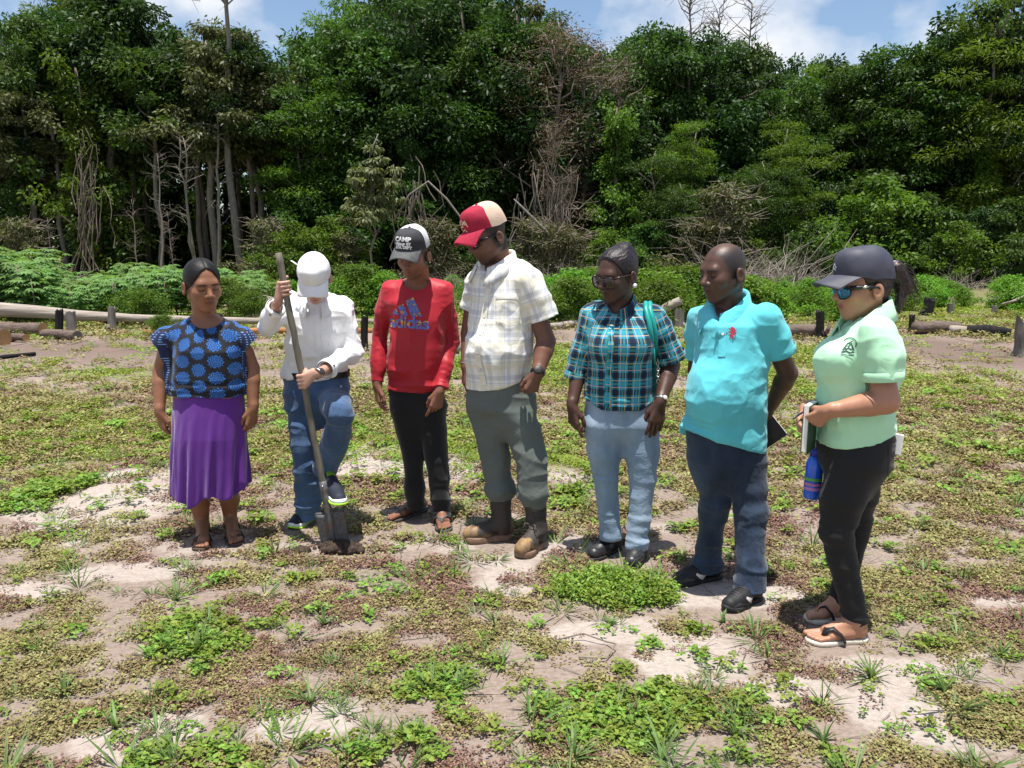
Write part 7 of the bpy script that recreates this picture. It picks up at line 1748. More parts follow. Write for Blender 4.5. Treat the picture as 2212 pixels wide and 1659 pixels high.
    for c_, s_, rr in ((ca, sa, 0.063), (cb, sb, 0.077)):
        d_ = unit(c_ - s_); m = MB(); m.tube([c_ - d_ * .035, c_ - d_ * .015, c_ + d_ * .004], [rr, rr + .004, rr + .001], 26, False); cu_ = m.obj('rolled_cuff', mat, o); ua = cu_.data.attributes.new('cloth_uv', 'FLOAT_VECTOR', 'POINT'); ua.data.foreach_set('vector', np.array([(0.066 * 6.283 * (q % 26) / 26, 0.02 * (q // 26), 0) for q in range(78)], np.float32).ravel())
    watch(p, wb + unit(eb - wb) * 0.015, wb - eb, 0.031, M_metal, plain('pale_dial', (0.6, 0.58, 0.55), 0.3), (0.25, -1, 0), 0.012)
    # jeans
    def den(nt):
        co = objco(nt, (1, 1, 0.4)); return ramp(nt, noise(nt, co, 6.0, 5, 0.6), [(0.30, (0.150, 0.225, 0.330)), (0.70, (0.300, 0.385, 0.480))])
    jm = cloth('light_denim', den, 0.9, 900, 0.35, 0.06, 0.2, 0.2, None, 14, (1, 1, 1.4), 0.012)
    prj = [(p_loft(p.rows([(975, 1320, 1366, 0.05, 0.06, 0.02), (915, 1262, 1424, 0.135, 0.16, 0.02), (866, 1264, 1412, 0.132, 0.14, 0.02), (835, 1272, 1404, 0.125, 0.12, 0.02)])), 'u', 0)]
    prj.append((p_cone(p.P(1306, 922), p.P(1382, 922), .098, .098), 'u', 0.03))
    ca1, cb1 = p.P(1319, 1163, 0.01), p.P(1376, 1186, -0.06)
    c1 = sleeve(prj, [p.P(1304, 915), lerp(p.P(1303, 915), ka, .5), ka, lerp(ka, ca1, .55), ca1], [0.103, 0.097, 0.070, 0.062, 0.060], 0.04, 0.012, 0.02)
    c2 = sleeve(prj, [p.P(1383, 915), lerp(p.P(1386, 915), kb, .5), kb, lerp(kb, cb1, .55), cb1], [0.104, 0.098, 0.072, 0.064, 0.062], 0.04, 0.012, 0.02)
    kz = ka[2]
    p.garment('jeans', prj + c1 + c2, jm, 0.0072, [((6, 6, 10), 0.004, 101, True), ((4, 4, 26), lambda V: 0.007 * np.exp(-((V[:, 2] - kz) / 0.06) ** 2) + 0.010 * np.clip((0.30 - V[:, 2]) / 0.16, 0, 1), 102, True)])
    for h_, t_ in ((ha, ta), (hb, tb)):
        h_, t_ = np.array(h_), np.array(t_); V, Q = field_mesh(shoe_prims(h_, t_, 0.0, 0.042, 0.055), 0.005); bvs = BVHTree.FromPolygons([tuple(q) for q in V], [tuple(q) for q in Q.tolist()])
        so = mesh_obj('moccasin', V, Q, plain('black_moccasin', (0.022, 0.022, 0.024), 0.42, 0, 0.3, 90, 0.25, 0.5), p.root); sole_mesh('sole', h_, t_, 0.0, 0.018, 0.044, plain('black_sole', (0.018, 0.017, 0.017), 0.7), so, 0.005)
        d_ = unit(t_ - h_); s_ = np.array([-d_[1], d_[0], 0]); lc = plain('black_lace', (0.03, 0.03, 0.032), 0.5)
        for k in range(2): decal('lace', *poly_strip([(-0.024, k * .02), (0.024, k * .02)], 0.006), lerp(h_, t_, .48), s_, d_, bvs, lc, so, 0.004, 0.012, (0, 0, 1))
        decal('toe_seam', *poly_strip([(-0.034, -0.05), (-0.034, 0.0), (-0.022, 0.038), (0, 0.05), (0.022, 0.038), (0.034, 0.0), (0.034, -0.05)], 0.005), lerp(h_, t_, .70), s_, d_, bvs, lc, so, 0.003, 0.015, (0, 0, 1))
        m = MB(); q = lerp(h_, t_, .52) + (0, 0, .085)
        for sg in (-1, 1): m.tube([q, q + s_ * sg * .03 + d_ * .005 + (0, 0, .012), q + s_ * sg * .04 + d_ * .02 + (0, 0, -.004), q + d_ * .012], 0.003, 6)
        m.obj('lace_bow', lc, so)
    # teal shoulder bag
    tl = plain('teal_bag_leather', (0.012, 0.300, 0.265), 0.4, 0, 0.12, 60, 0.2, 0.5)
    bc = p.P(1420, 800, 0.06)
    bag = empty('shoulder_bag', (bc[0], bc[1], p.P(1420, 850, 0.06)[2]), 'teal leather shoulder bag with silver chain hanging under the arm of the plaid shirt', 'bag')
    pr = [(p_cone(p.P(1416, 770, 0.07), p.P(1420, 836, 0.07), 0.030, 0.050), 'u', 0.02), (p_cone(p.P(1416, 770, 0.20), p.P(1418, 836, 0.24), 0.030, 0.050), 'u', 0.02), (p_cone(p.P(1420, 836, 0.07), p.P(1418, 836, 0.24), 0.050, 0.050), 'u', 0.03), (p_cone(p.P(1417, 790, 0.07), p.P(1417, 790, 0.22), 0.036, 0.036), 'u', 0.03)]
    V, Q = field_mesh(pr, 0.006); V = V + vnormals(V, Q) * (0.004 * vnoise(V * 20, 3))[:, None]; mesh_obj('bag_body', V, Q, tl, bag)
    for dx, dy in ((0, 0), (9, 0.03)):
        m = MB(); m.tube([p.P(1412 + dx * .3, 776, -0.015 + dy), p.P(1407 + dx, 730, -0.10 + dy), p.P(1403 + dx, 700, -0.095 + dy), p.P(1395 + dx, 668, -0.068 + dy * .6), p.P(1395 + dx, 655, -0.01 + dy), p.P(1398 + dx, 660, 0.07 + dy), p.P(1408 + dx, 720, 0.14 + dy), p.P(1414, 770, 0.17 + dy)], 0.0135, 10); m.obj('strap', tl, bag)
    m = MB(); m.tube([p.P(1411, 752, -0.075), p.P(1413, 775, -0.05), p.P(1414, 790, -0.01)], [0.018, 0.02, 0.014], 10, True, 0.4); m.obj('strap_tab', tl, bag)
    cp = [p.P(1420, 778, -0.02), p.P(1422, 800, -0.035), p.P(1421, 820, -0.04), p.P(1424, 845, -0.035), p.P(1426, 862, -0.02)]
    for k in range(14):
        t = k / 13 * 4; i = min(3, int(t)); q = lerp(cp[i], cp[i + 1], t - i); a = 0 if k % 2 else math.pi / 2; m = MB()
        m.tube([q + 0.010 * math.cos(2 * math.pi * j / 10) * np.array((math.cos(a), math.sin(a), 0)) * 0.7 + 0.011 * math.sin(2 * math.pi * j / 10) * np.array((0, 0, 1.0)) for j in range(11)], 0.003, 6, False); m.obj('chain_link', M_metal, bag)
    return p
# ================================================================== man in the turquoise polo
def person_polo():
    b = G(1560, 1278); p = Person('balding man in turquoise polo and dark blue jeans, hands behind his back', b, (0.090, 0.043, 0.028), 'skin_dark_b')
    F = p.F = Frame(p.P(1562, 589, 0.0), 62, 9, 0, 1.10)
    nb = p.P(1570, 668, 0.05)
    p.B += head_prims(F, nb, 0.066, jaw=1.08, nose=1.15, ear=1.1)
    sa, sb = p.P(1514, 690, 0.16), p.P(1664, 692, -0.06); ea, wa = p.P(1506, 800, 0.24), p.P(1580, 880, 0.30); eb, wb = p.P(1702, 806, 0.02), p.P(1668, 872, 0.16)
    rows = [(968, 1478, 1650, 0.165, 0.15, 0.02), (920, 1482, 1652, 0.168, 0.15, 0.02), (860, 1492, 1654, 0.170, 0.15, 0.02), (800, 1496, 1654, 0.170, 0.15, 0.02), (745, 1500, 1662, 0.160, 0.145, 0.03), (700, 1500, 1672, 0.145, 0.135, 0.03), (675, 1506, 1668, 0.11, 0.11, 0.04), (655, 1532, 1625, 0.08, 0.08, 0.05)]
    p.B.insert(0, (p_loft(p.rows([(1020, 1540, 1600, 0.06, 0.06, 0.02)] + rows, -0.03)), 'u', 0.03))
    p.limb([sa, ea, wa], [0.052, 0.045, 0.03]); p.limb([sb + (-.01, 0, -.04), eb, lerp(eb, wb, .3), wb], [0.042, 0.046, 0.046, 0.031])
    hb_ = p.P(1655, 905, 0.20)
    p.B += hand_prims(wb, p.P(1640, 915, 0.22) - wb, (-0.2, 1, 0), (-0.5, 0, 1), 0.185, (40, 50, 30)); p.B += hand_prims(wa, p.P(1640, 900, 0.28) - wa, (0, 1, 0), (0, 0, 1), 0.185, (40, 50, 30))
    p.hands = [(lerp(wb, p.P(1640, 915, .22), .55), 0.11), (lerp(wa, p.P(1640, 900, .28), .55), 0.11)]
    ha, ta = G(1556, 1247), G(1452, 1266); hb, tb = G(1640, 1292), G(1565, 1324)
    ka, kb = p.P(1545, 1075, 0.04), p.P(1622, 1102, -0.05); aa, ab = p.P(1540, 1220, 0.02), p.P(1622, 1255, -0.10)
    aa[1] = ha[1] - 0.03; ab[1] = hb[1] - 0.03
    p.limb([p.P(1540, 990, .03), ka, aa, ha + (-.03, 0, .05)], [0.085, 0.056, 0.038, 0.035]); p.limb([p.P(1600, 1000, 0), kb, ab, hb + (-.02, -.01, .05)], [0.085, 0.056, 0.038, 0.035])
    p.finish(beard=0.3, brow=0.9, eye=True, crop=((0.022, 0.020, 0.020), 0.85))
    mat = cloth('turquoise_pique', (0.105, 0.520, 0.600), 0.85, 800, 0.4, 0.04, 0.2, 0.2, None, 12, (1, 1, 0.9), 0.012)
    pr = [(p_loft(p.rows(rows)), 'u', 0), (p_ell(p.P(1548, 852, -0.05), (0.14, 0.135, 0.15)), 'u', 0.07)]
    ca, cb = p.P(1510, 772, 0.22), p.P(1683, 762, -0.02)
    cuts = sleeve(pr, [sa, lerp(sa, ca, .5), ca], [0.070, 0.072, 0.072], 0.05, 0.013, 0.05); cuts += sleeve(pr, [sb + (-.02, 0, 0), lerp(sb, cb, .5), cb], [0.074, 0.076, 0.078], 0.05, 0.013, 0.05)
    pr += cuts + [(p_cone(nb + (-0.03, -0.06, 0.05), p.P(1552, 716, -0.15), 0.062, 0.006), 's', 0.01)]
    hz = p.P(1560, 968)[2]
    def hem(V, Nn):
        V = V.copy(); m = np.clip((hz + 0.2 - V[:, 2]) / 0.2, 0, 1) * (V[:, 0] < p.P(1668, 900)[0]); V[:, 2] += m * 0.10 * np.clip((p.P(1640, 960)[0] - V[:, 0]) / 0.36, 0, 1)
        V[:, 2] -= m * 0.03 * (V[:, 1] > p.Y + 0.05); V[:, 0] -= m * 0.02 * np.clip((p.P(1520, 960)[0] - V[:, 0]) / 0.1, 0, 1); return V
    o, bv = p.garment('polo_shirt', pr, mat, 0.0065, [((5, 5, 5), 0.009, 111, True), ((7, 7, 13), lambda V: 0.005 + 0.004 * np.clip((hz + 0.3 - V[:, 2]) / 0.3, 0, 1), 113, True), ((18, 18, 22), 0.0022, 114, True)], post=hem)
    collar(p, p.P(1570, 658, 0.03), 46, 0.084, 0.104, 0.066, mat, 0.055, 20, 0.03, 0.032, o)
    decal('placket', *poly_strip([(0, 0), (0.004, -0.06), (0.006, -0.12)], 0.032), p.P(1552, 716, -0.2), (0.9, -0.4, 0), (0, 0, 1), bv, mat, o, 0.004, 0.02, (-0.4, -0.9, 0))
    decal('button', *ell2d(0.002, -0.02, 0.006, 0.006, 12), p.P(1552, 716, -0.2), (0.9, -0.4, 0), (0, 0, 1), bv, plain('pearl_button2', (0.7, 0.7, 0.66), 0.35), o, 0.007, 0.02, (-0.4, -0.9, 0))
    # small red rampant lion
    lion = merge2d(poly_strip([(-.004, -.006), (.004, .004), (.008, .016), (.006, .022)], [.010, .012, .012, .007]), ell2d(.001, .021, .007, .006, 10), poly_strip([(.004, .012), (-.008, .016), (-.012, .021)], .005), poly_strip([(.002, .006), (-.010, .005), (-.014, .001)], .005), poly_strip([(-.003, -.006), (-.010, -.012), (-.006, -.020)], .005), poly_strip([(0, -.008), (.004, -.015), (.0, -.022)], .006), poly_strip([(-.001, -.008), (.012, -.008), (.016, .002), (.012, .008), (.017, .014)], .004))
    decal('lion_emblem', lion[0] * 1.05, lion[1], p.P(1594, 724, -0.2), (1, 0.1, 0), (0, 0, 1), bv, plain('red_thread', (0.42, 0.03, 0.06), 0.8), o, 0.004, 0.01, (0.05, -1, 0))
    for c_, s_, rr in ((cb, sb, 0.0795),):
        d_ = unit(c_ - s_); m = MB(); m.tube([c_ - d_ * .032, c_ - d_ * .028, c_, c_ + d_ * .003], [rr - .002, rr + .0005, rr - .001, rr - .004], 30, False); m.obj('sleeve_band', mat, o)
    def den(nt):
        co = objco(nt, (1, 1, 0.3)); return ramp(nt, noise(nt, co, 7.0, 5, 0.62), [(0.32, (0.012, 0.019, 0.036)), (0.60, (0.030, 0.050, 0.090)), (0.80, (0.085, 0.120, 0.180))])
    jm = cloth('dark_denim', den, 0.9, 900, 0.45, 0.08, 0.2, 0.2, None, 14, (1, 1, 0.9), 0.014)
    prj = [(p_loft(p.rows([(1060, 1545, 1600, 0.05, 0.06, 0.02), (990, 1486, 1652, 0.145, 0.16, 0.02), (930, 1484, 1650, 0.152, 0.145, 0.02), (880, 1500, 1645, 0.145, 0.13, 0.02)])), 'u', 0)]
    prj.append((p_cone(p.P(1538, 1008, .02), p.P(1605, 1010, 0), .100, .100), 'u', 0.04))
    ca1, cb1 = p.P(1540, 1243, 0.02), p.P(1620, 1276, -0.1); ca1[1] = aa[1]; cb1[1] = ab[1]
    c1 = sleeve(prj, [p.P(1535, 1000, .03), lerp(p.P(1532, 1000, .03), ka, .5), ka, lerp(ka, ca1, .6), ca1], [0.102, 0.090, 0.071, 0.064, 0.074], 0.04, 0.013, 0.03)
    c2 = sleeve(prj, [p.P(1606, 1005, 0), lerp(p.P(1612, 1005, 0), kb, .5), kb, lerp(kb, cb1, .6), cb1], [0.104, 0.094, 0.075, 0.069, 0.079], 0.04, 0.013, 0.03)
    kz = kb[2]
    oj, bj = p.garment('jeans', prj + c1 + c2, jm, 0.0072, [((6, 6, 8), 0.009, 121, True), ((5, 5, 22), lambda V: 0.009 * np.exp(-((V[:, 2] - kz) / 0.07) ** 2) + 0.011 * np.clip((0.26 - V[:, 2]) / 0.14, 0, 1), 122, True)])
    wp = plain('cream_leather', (0.62, 0.58, 0.54), 0.5); gsu = plain('grey_suede', (0.055, 0.055, 0.06), 0.8)
    for h_, t_ in ((ha, ta), (hb, tb)):
        h_, t_ = np.array(h_), np.array(t_); V, Q = field_mesh(shoe_prims(h_, t_, 0.0, 0.042, 0.078), 0.005); bvs = BVHTree.FromPolygons([tuple(q) for q in V], [tuple(q) for q in Q.tolist()])
        so = mesh_obj('trainer', V, Q, plain('black_trainer', (0.014, 0.014, 0.016), 0.6, 0, 0.3, 120, 0.25), p.root); sole_mesh('sole', h_, t_, 0.0, 0.020, 0.043, plain('black_sole2', (0.02, 0.018, 0.017), 0.7), so, 0.005, 0.02)
        d_ = unit(t_ - h_); s_ = np.array([-d_[1], d_[0], 0]); L = np.linalg.norm(t_ - h_)
        for sd in (1, -1):
            decal('side_stripe', *poly_strip([(0.34 * L, 0.026), (0.46 * L, 0.036), (0.56 * L, 0.050), (0.62 * L, 0.062)], [0.034, 0.026, 0.018, 0.010]), h_, d_, (0, 0, 1), bvs, wp, so, 0.0025, 0.012, s_ * sd)
            decal('toe_panel', *poly_strip([(0.66 * L, 0.030), (0.80 * L, 0.032), (0.92 * L, 0.028)], [0.018, 0.030, 0.018]), h_, d_, (0, 0, 1), bvs, gsu, so, 0.002, 0.012, s_ * sd)
        for k in range(5): decal('lace', *poly_strip([(-0.020, k * .015), (0.020, k * .015)], 0.007), lerp(h_, t_, .42), s_, d_, bvs, plain('black_lace2', (0.02, 0.02, 0.022), 0.6), so, 0.004, 0.012, unit(d_ * .4 + np.array((0, 0, 1))))
    # black notebook held behind the back
    A, B2, C2 = p.P(1660, 884, 0.22), p.P(1701, 936, 0.20), p.P(1666, 943, 0.22)
    nbk = empty('notebook', C2, 'black notebook with white page edges held behind the turquoise polo', 'notebook')
    e1 = unit(B2 - A); dn = np.array((-0.35, 0.1, -1.0)); dn = unit(dn - e1 * dn.dot(e1)); nn = np.cross(e1, dn); w1, h1 = np.linalg.norm(B2 - A) / 2 + 0.02, 0.075
    cc = lerp(A, B2, .5) + dn * h1 - e1 * 0.02
    m = MB(); m.box(cc + dn * 0.002, e1 * w1, dn * h1, nn * 0.008); m.obj('page_block', plain('page_white', (0.78, 0.77, 0.74), 0.8, 0, 0.05, 200, 0.2), nbk, False)
    for q in (-1, 1): m = MB(); m.box(cc + dn * 0.004 + nn * q * 0.0095, e1 * (w1 + .002), dn * (h1 + (0.0 if q > 0 else 0)), nn * 0.0012); m.obj('cover', M_black, nbk, False)
    m = MB(); m.box(cc + dn * (h1 + 0.005), e1 * w1, dn * 0.0012, nn * 0.0105); m.obj('spine', M_black, nbk, False)
    return p
# ================================================================== woman in the mint polo, in profile
def person_mint():
    b = G(1812, 1362); p = Person('woman in mint green polo, black jeans and navy cap writing in a notebook', b, (0.41, 0.205, 0.125), 'skin_fair')
    F = p.F = Frame(p.P(1862, 621, 0.0), 84, 7, 0, 1.07)
    nb = p.P(1875, 692, 0.03)
    p.B += head_prims(F, nb, 0.060, jaw=1.0, nose=1.0, ear=1.05)
    # near arm = left arm
    sn, en, wn_ = p.P(1905, 724, -0.19), p.P(1914, 866, -0.21), p.P(1790, 888, -0.16)
    sf, ef, wf = p.P(1880, 724, 0.17), p.P(1850, 852, 0.19), p.P(1742, 884, 0.04)
    rows = [(948, 1770, 1924, 0.17, 0.17, 0.0), (900, 1764, 1925, 0.175, 0.175, 0.0), (850, 1770, 1930, 0.17, 0.17, 0.0), (800, 1773, 1944, 0.175, 0.17, 0.0), (760, 1782, 1950, 0.18, 0.175, 0.0), (725, 1808, 1940, 0.165, 0.16, 0.0), (700, 1832, 1920, 0.11, 0.11, 0.0), (682, 1848, 1900, 0.075, 0.075, 0.01)]
    p.B.insert(0, (p_loft(p.rows([(1000, 1810, 1880, 0.06, 0.06, 0.0)] + rows, -0.032)), 'u', 0.03))
    p.limb([sn + (0, .03, -.05), en, lerp(en, wn_, .3), wn_], [0.042, 0.052, 0.049, 0.028]); p.limb([sf + (0, -.02, -.05), ef, lerp(ef, wf, .3), wf], [0.040, 0.048, 0.045, 0.028])
    p.B += hand_prims(wn_, p.P(1745, 918, -0.08) - wn_, (0.2, 0.9, -0.1), (-0.3, 0, 1), 0.170, (35, 45, 30), tcurl=0.6)
    p.B += hand_prims(wf, p.P(1722, 925, -0.03) - wf, (0.9, -0.5, -0.1), (0.3, -1, 0.6), 0.170, (25, 35, 25), tcurl=0.5)
    p.hands = [(lerp(wn_, p.P(1750, 914, -.09), .55), 0.105), (lerp(wf, p.P(1726, 918, -.02), .55), 0.105)]
    hn, tn = G(1868, 1384), G(1744, 1388); hf, tf = G(1828, 1337), G(1741, 1341)
    kn, kf = p.P(1806, 1148, -0.08), p.P(1848, 1128, 0.12); an, af = p.P(1846, 1330, -0.08), p.P(1812, 1306, 0.12)
    an[1] = hn[1]; af[1] = hf[1]
    p.limb([p.P(1850, 980, -.07), kn, lerp(kn, an, .4), an, hn + (-.03, 0, .05)], [0.09, 0.056, 0.052, 0.037, 0.035]); p.limb([p.P(1850, 980, .08), kf, lerp(kf, af, .4), af, hf + (-.03, 0, .05)], [0.09, 0.056, 0.052, 0.037, 0.035])
    p.B += foot_prims(hn, tn, 0.018, (0, 1, 0)) + foot_prims(hf, tf, 0.018, (0, -1, 0))
    p.finish(feet=[(lerp(hn, tn, .6) + (0, 0, .03), 0.13), (lerp(hf, tf, .6) + (0, 0, .03), 0.12)], eye=False, lip=(0.62, 0.30, 0.30))
    pt_ = F.w((0, -0.118, 0.045))
    tail = [p_ell(F.w((0, -0.135, 0.050)), (0.034, 0.036, 0.040), F.M), p_cone(F.w((0, -0.140, 0.045)), F.w((0, -0.168, -0.010)), 0.034, 0.036), p_cone(F.w((0, -0.168, -0.010)), F.w((0.008, -0.152, -0.080)), 0.034, 0.018), p_cone(F.w((-.01, -0.15, -0.02)), F.w((-.014, -0.135, -0.115)), 0.020, 0.006)]
    hm = plain('dark_brown_hair', (0.022, 0.012, 0.009), 0.42, 0, 0.5, 70, 0.6, 0.5, (1.0, 0.5, 0.3))
    hair_shell(p, F, 0.006, (0.080, -0.020, 0.064, 0.078, 0.098), (0.004, -0.030), tail, hm, wisps=0.004, back=-0.13)
    m = MB(); rng = np.random.RandomState(3)
    for k in range(90):
        q = F.M @ np.array((rng.normal(0, .016), 0, 0)) + F.w((0, -0.150 + rng.normal(0, .016), 0.035 + rng.normal(0, .022))); d = np.array((rng.normal(0, .3), -0.7 + rng.normal(0, .4), -0.5)); pts = [q]
        for j in range(6): pts.append(pts[-1] + F.M @ unit(d) * 0.019); d = d + np.array((rng.normal(0, .28), rng.normal(0, .30) + .12, -0.38))
        m.tube(pts, [0.0018, 0.0017, 0.0016, 0.0014, 0.0011, 0.0008, 0.0004], 4, False)
    hw = m.obj('loose_hair', hm, p.root); hw['kind'] = 'stuff'
    nv = plain('navy_cap_nylon', (0.045, 0.048, 0.070), 0.6, 0, 0.12, 18, 0.5, 0.4)
    cap, bvc = cap_mesh(F, p.root, (nv, nv), nv, 0.2, 0.089, 0.112, 0.034, 0.156, 0.094, 0.020, 0.012, 11, 0.012)
    dr = F.M @ np.array((0, 0.8, 0.6)); up = F.M @ np.array((0, -0.6, 0.8)); rt = np.cross(up, dr)
    decal('cap_emblem', *merge2d(poly_strip([(-.012, -.012), (.004, .012), (.012, -.002)], .006), poly_strip([(-.010, .002), (.010, -.010)], .005)), F.w((0, 0.09, 0.08)), rt, up, bvc, plain('white_thread', (0.75, 0.75, 0.78), 0.7), cap, 0.003, 0.01, dr)
    glasses(p, F, plain('blue_mirror_lens', (0.02, 0.14, 0.26), 0.06, 0.6, 0, 10, 0, 0.9), M_black, 1.15, 0.8, 0.102, 0.004, 0.95, 0.006)
    sx = 1 if F.M[1, 0] < 0 else -1
    e_ = F.w((sx * 0.0835, 0.030, 0.010)); m = MB(); m.tube([e_ + F.M @ np.array((0, -.014, 0)), e_, e_ + F.M @ np.array((0, .014, 0))], [.004, .006, .004], 8); m.obj('temple_badge', M_metal, p.root)
    # polo
    mat = cloth('mint_pique', (0.430, 0.760, 0.500), 0.88, 800, 0.35, 0.03, 0.2, 0.2, None, 10, (1, 1, 0.9), 0.012)
    pr = [(p_loft(p.rows(rows), 2.2), 'u', 0), (p_ell(p.P(1806, 778, -0.055), (0.085, 0.10, 0.085)), 'u', 0.06), (p_ell(p.P(1804, 778, 0.06), (0.085, 0.09, 0.085)), 'u', 0.06)]
    cn, cf = p.P(1908, 822, -0.205), p.P(1862, 812, 0.185)
    cuts = sleeve(pr, [sn + (-.005, .02, 0), lerp(sn, cn, .5), cn], [0.078, 0.080, 0.074], 0.05, 0.013, 0.05); cuts += sleeve(pr, [sf, lerp(sf, cf, .5), cf], [0.072, 0.072, 0.068], 0.05, 0.013, 0.05)
    pr += cuts + [(p_cone(nb + (-0.06, 0, 0.05), p.P(1818, 712, 0.0), 0.056, 0.008), 's', 0.01)]
    hz = p.P(1840, 948)[2]
    def hem(V, Nn):
        V = V.copy(); m = np.clip((hz + 0.14 - V[:, 2]) / 0.14, 0, 1); V[:, 2] += m * (0.055 * np.clip((V[:, 0] - p.P(1850, 940)[0]) / 0.15, 0, 1) - 0.02 * np.clip((p.P(1850, 940)[0] - V[:, 0]) / 0.15, 0, 1)); return V
    o, bv = p.garment('polo_shirt', pr, mat, 0.0062, [((6, 6, 6), 0.007, 131, True), ((5, 5, 15), lambda V: 0.007 * np.clip((hz + 0.2 - V[:, 2]) / 0.15, 0, 1), 132, True), ((16, 16, 16), 0.003, 133, True)], post=hem)
    collar(p, p.P(1866, 682, 0.0), 80, 0.080, 0.096, 0.064, mat, 0.064, 22, 0.035, 0.036, o)
    d_ = unit(cn - sn); m = MB(); m.tube([cn - d_ * .034, cn - d_ * .030, cn, cn + d_ * .003], [0.0745, 0.077, 0.0755, 0.072], 30, False); m.obj('sleeve_band', mat, o)
    dkg = plain('dark_green_print', (0.025, 0.055, 0.045), 0.7)
    em = [ell2d(0, 0, .001, .001)]
    em = [poly_strip([(0.036 * math.cos(a), 0.030 + 0.036 * math.sin(a)) for a in np.linspace(R_(-30), R_(150), 14)], .004), poly_strip([(-.030, -.006), (-.014, .024), (-.004, .014), (.010, .034), (.020, .010), (.026, -.006)], .009), poly_strip([(-.036, -.018), (-.012, -.010), (.010, -.020), (.030, -.014)], .008), poly_strip([(-.020, .0), (0, .006), (.016, -.002)], .007), poly_strip([(-.038, -.030), (.030, -.036)], .0045), poly_strip([(-.014, .030), (.002, .038), (.014, .046)], .006)]
    em_ = merge2d(*em); decal('chest_emblem', em_[0] * 0.72, em_[1], p.P(1832, 752, -0.25), (0.86, -0.5, 0), (0.05, 0, 1), bv, dkg, o, 0.003, 0.01, (-0.4, -0.9, 0.15))
    # jeans
    bj = cloth('black_stretch_denim', (0.0105, 0.0105, 0.012), 0.72, 900, 0.35, 0.1, 0.3, 0.1, None, 12, (1, 1, 2.0), 0.010)
    prj = [(p_loft(p.rows([(1075, 1810, 1880, 0.07, 0.07, 0.0), (1000, 1768, 1922, 0.155, 0.155, 0.0), (940, 1768, 1926, 0.160, 0.160, 0.0), (905, 1778, 1918, 0.15, 0.15, 0)])), 'u', 0)]
    cn1, cf1 = p.P(1848, 1344, -0.08), p.P(1812, 1316, 0.12); cn1[1] = an[1]; cf1[1] = af[1]
    c1 = sleeve(prj, [p.P(1848, 1000, -.07), lerp(p.P(1836, 1000, -.07), kn, .5), kn, lerp(kn, cn1, .55), cn1], [0.108, 0.096, 0.072, 0.061, 0.052], 0.04, 0.012, 0.02)
    c2 = sleeve(prj, [p.P(1850, 1000, .08), lerp(p.P(1858, 1000, .08), kf, .5), kf, lerp(kf, cf1, .55), cf1], [0.106, 0.094, 0.071, 0.060, 0.052], 0.04, 0.012, 0.02)
    kz = kn[2]
    oj, bvj = p.garment('jeans', prj + c1 + c2, bj, 0.0072, [((5, 5, 10), 0.004, 141, True), ((4, 4, 24), lambda V: 0.006 * np.exp(-((V[:, 2] - kz) / 0.12) ** 2) + 0.006 * np.clip((0.2 - V[:, 2]) / 0.1, 0, 1), 142, True)])
    for q in ((1863, 952), (1901, 946), (1901, 953)): decal('stud', *ell2d(0, 0, .006, .006, 10), p.P(q[0], q[1], -0.3), (1, 0, 0), (0, 0, 1), bvj, M_metal, oj, 0.004, 0.02, (0.1, -1, 0))
    decal('pocket', *merge2d(poly_strip([(-.05, .06), (-.046, -.06), (-.01, -.085), (.045, -.06), (.05, .06), (-.05, .06)], .004)), p.P(1925, 985, -0.1), (0.75, 0.66, 0), (0, 0, 1), bvj, plain('black_stitch', (0.03, 0.03, 0.032), 0.8), oj, 0.003, 0.02, (0.75, -0.66, 0))
    for h_, t_ in ((hn, tn), (hf, tf)): sandal(p, h_, t_, (1 if True else -1), M_cream_rubber, M_black, False, 0.018, 0.015)
    # what she holds
    gb = empty('notebook', p.P(1739, 974, -0.03), 'dark green notebook with white pages held by the woman in the mint polo', 'notebook')
    tp, bt = p.P(1752, 872, -0.03), p.P(1745, 972, -0.03); e1 = unit(bt - tp); e2 = np.array((0.55, 0.83, 0.0)); e2 = unit(e2 - e1 * e2.dot(e1)); nn = np.cross(e1, e2); H_ = np.linalg.norm(bt - tp) / 2
    c_ = lerp(tp, bt, .5)
    m = MB(); m.box(c_ - e1 * 0.004, e1 * (H_ - .002), e2 * 0.068, nn * 0.010); m.obj('page_block', plain('page_white', (0.78, 0.77, 0.74)), gb, False)
    gc = plain('dark_green_cover', (0.045, 0.085, 0.055), 0.55, 0, 0.15, 50, 0.2)
    for q in (-1, 1): m = MB(); m.box(c_ + e1 * .003 + nn * q * 0.0115, e1 * H_, e2 * 0.071, nn * 0.0014); m.obj('cover', gc, gb, False)
    m = MB(); m.box(c_ + e1 * .003 + e2 * 0.0705, e1 * H_, e2 * 0.0012, nn * 0.0102); m.obj('spine', gc, gb, False)
    pn = empty('pen', p.P(1712, 905, -0.06), 'dark slim pen held over the green notebook', 'pen')
    m = MB(); m.tube([p.P(1711, 906, -0.07), p.P(1716, 902, -0.065), p.P(1745, 884, -0.03)], [0.0012, 0.0042, 0.0042], 10); m.obj('barrel', plain('pen_dark', (0.02, 0.025, 0.05), 0.3), pn)
    # bottle hanging from the far hand
    bo = empty('water_bottle', p.P(1757, 1078, 0.06), 'blue water bottle with green and pink stripes hanging beside the black jeans', 'bottle')
    T, Bt = p.P(1762, 984, 0.05), p.P(1753, 1076, 0.05); ax_ = unit(T - Bt); L = np.linalg.norm(T - Bt)
    bp, nt, bb, _ = new_mat('blue_bottle_plastic'); bb.inputs['Base Color'].default_value = (0.010, 0.10, 0.70, 1); bb.inputs['Roughness'].default_value = 0.22; bb.inputs['Coat Weight'].default_value = 0.3
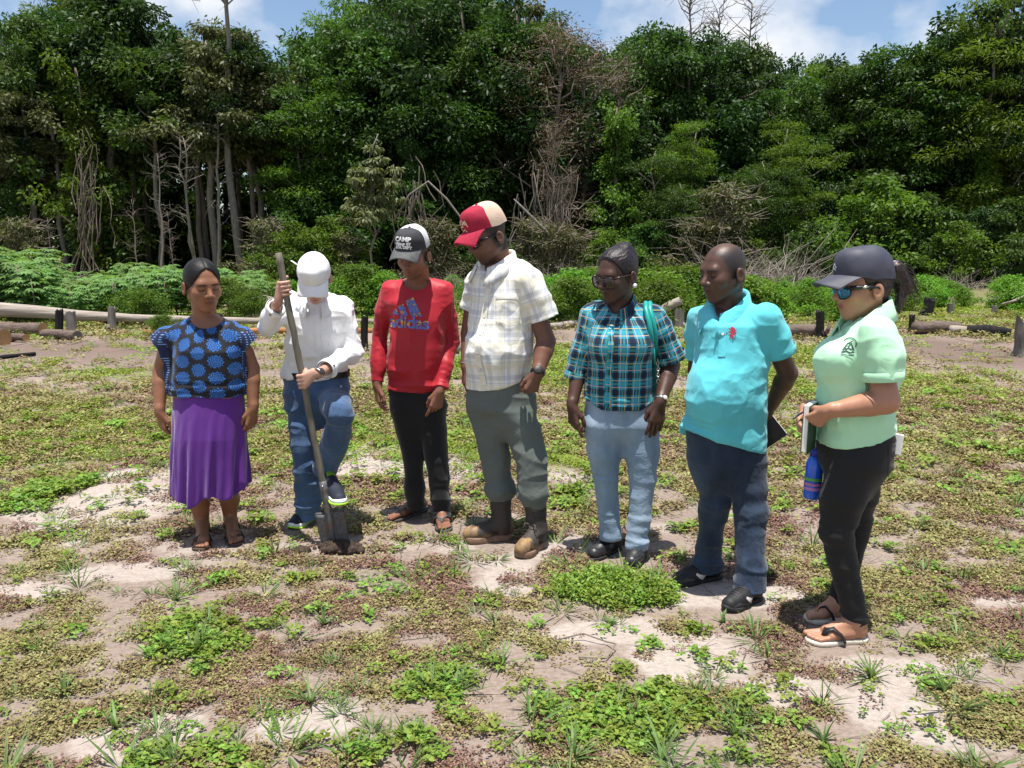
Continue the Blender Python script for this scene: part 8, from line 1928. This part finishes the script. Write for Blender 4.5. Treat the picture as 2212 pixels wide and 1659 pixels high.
    nco = objco(nt); nn_ = noise(nt, nco, 6, 2); nt.links.new(ramp(nt, nn_, [(0.3, (0.010, 0.085, 0.55)), (0.7, (0.016, 0.13, 0.75))]), bb.inputs['Base Color'])
    m = MB(); m.tube([Bt + ax_ * L * q for q in (0, .03, .3, .33, .36, .39, .42, .80, .90, 1.0)], [0.030, 0.036, 0.036, 0.0345, 0.036, 0.0345, 0.036, 0.036, 0.030, 0.021], 24); m.obj('bottle_body', bp, bo)
    m = MB(); m.tube([T - ax_ * 0.002, T + ax_ * 0.028, T + ax_ * 0.032], [0.024, 0.024, 0.018], 20); lid = m.obj('lid', plain('blue_lid', (0.008, 0.03, 0.30), 0.4), bo)
    hk = [T + ax_ * 0.03, T + ax_ * 0.05 + np.array((0.01, 0, 0)), p.P(1775, 945, 0.055), p.P(1776, 905, 0.05)]
    m = MB(); m.tube(hk, 0.004, 8); m.obj('carry_loop', plain('blue_lid', (0.008, 0.03, 0.30)), lid)
    for q, cc in ((.47, (0.10, 0.34, 0.06)), (.355, (0.42, 0.16, 0.34)), (.25, (0.42, 0.20, 0.42))):
        m = MB(); m.tube([Bt + ax_ * L * (q - .035), Bt + ax_ * L * (q + .035)], 0.0372, 24, False); m.obj('stripe', plain('bottle_stripe_%d' % int(q * 100), cc, 0.35), bo)
    ph = empty('mobile_phone', p.P(1932, 966, 0.02), 'white mobile phone sticking out of the back pocket of the black jeans', 'phone')
    e1 = unit(np.array((0.10, 0, 1.0))); e2 = unit(np.array((0.75, -0.60, -0.05))); e2 = unit(e2 - e1 * e2.dot(e1)); n3 = np.cross(e1, e2)
    if n3[1] > 0: n3 = -n3
    c_ = p.P(1931, 958, -0.01)
    m = MB(); m.box(c_, e1 * 0.045, e2 * 0.034, n3 * 0.0045); phb = m.obj('phone_body', plain('white_phone', (0.75, 0.75, 0.75), 0.3, 0, 0.02), ph, False)
    md = phb.modifiers.new('round', 'BEVEL'); md.width = 0.004; md.segments = 2
    m = MB(); m.box(c_ + e1 * 0.012 + n3 * 0.005, e1 * 0.014, e2 * 0.007, n3 * 0.0012); m.obj('camera_window', M_black, ph, False)
    return p
person_blouse()
person_white(); build_shovel()
person_red()
person_check()
person_plaid()
person_polo()
person_mint()
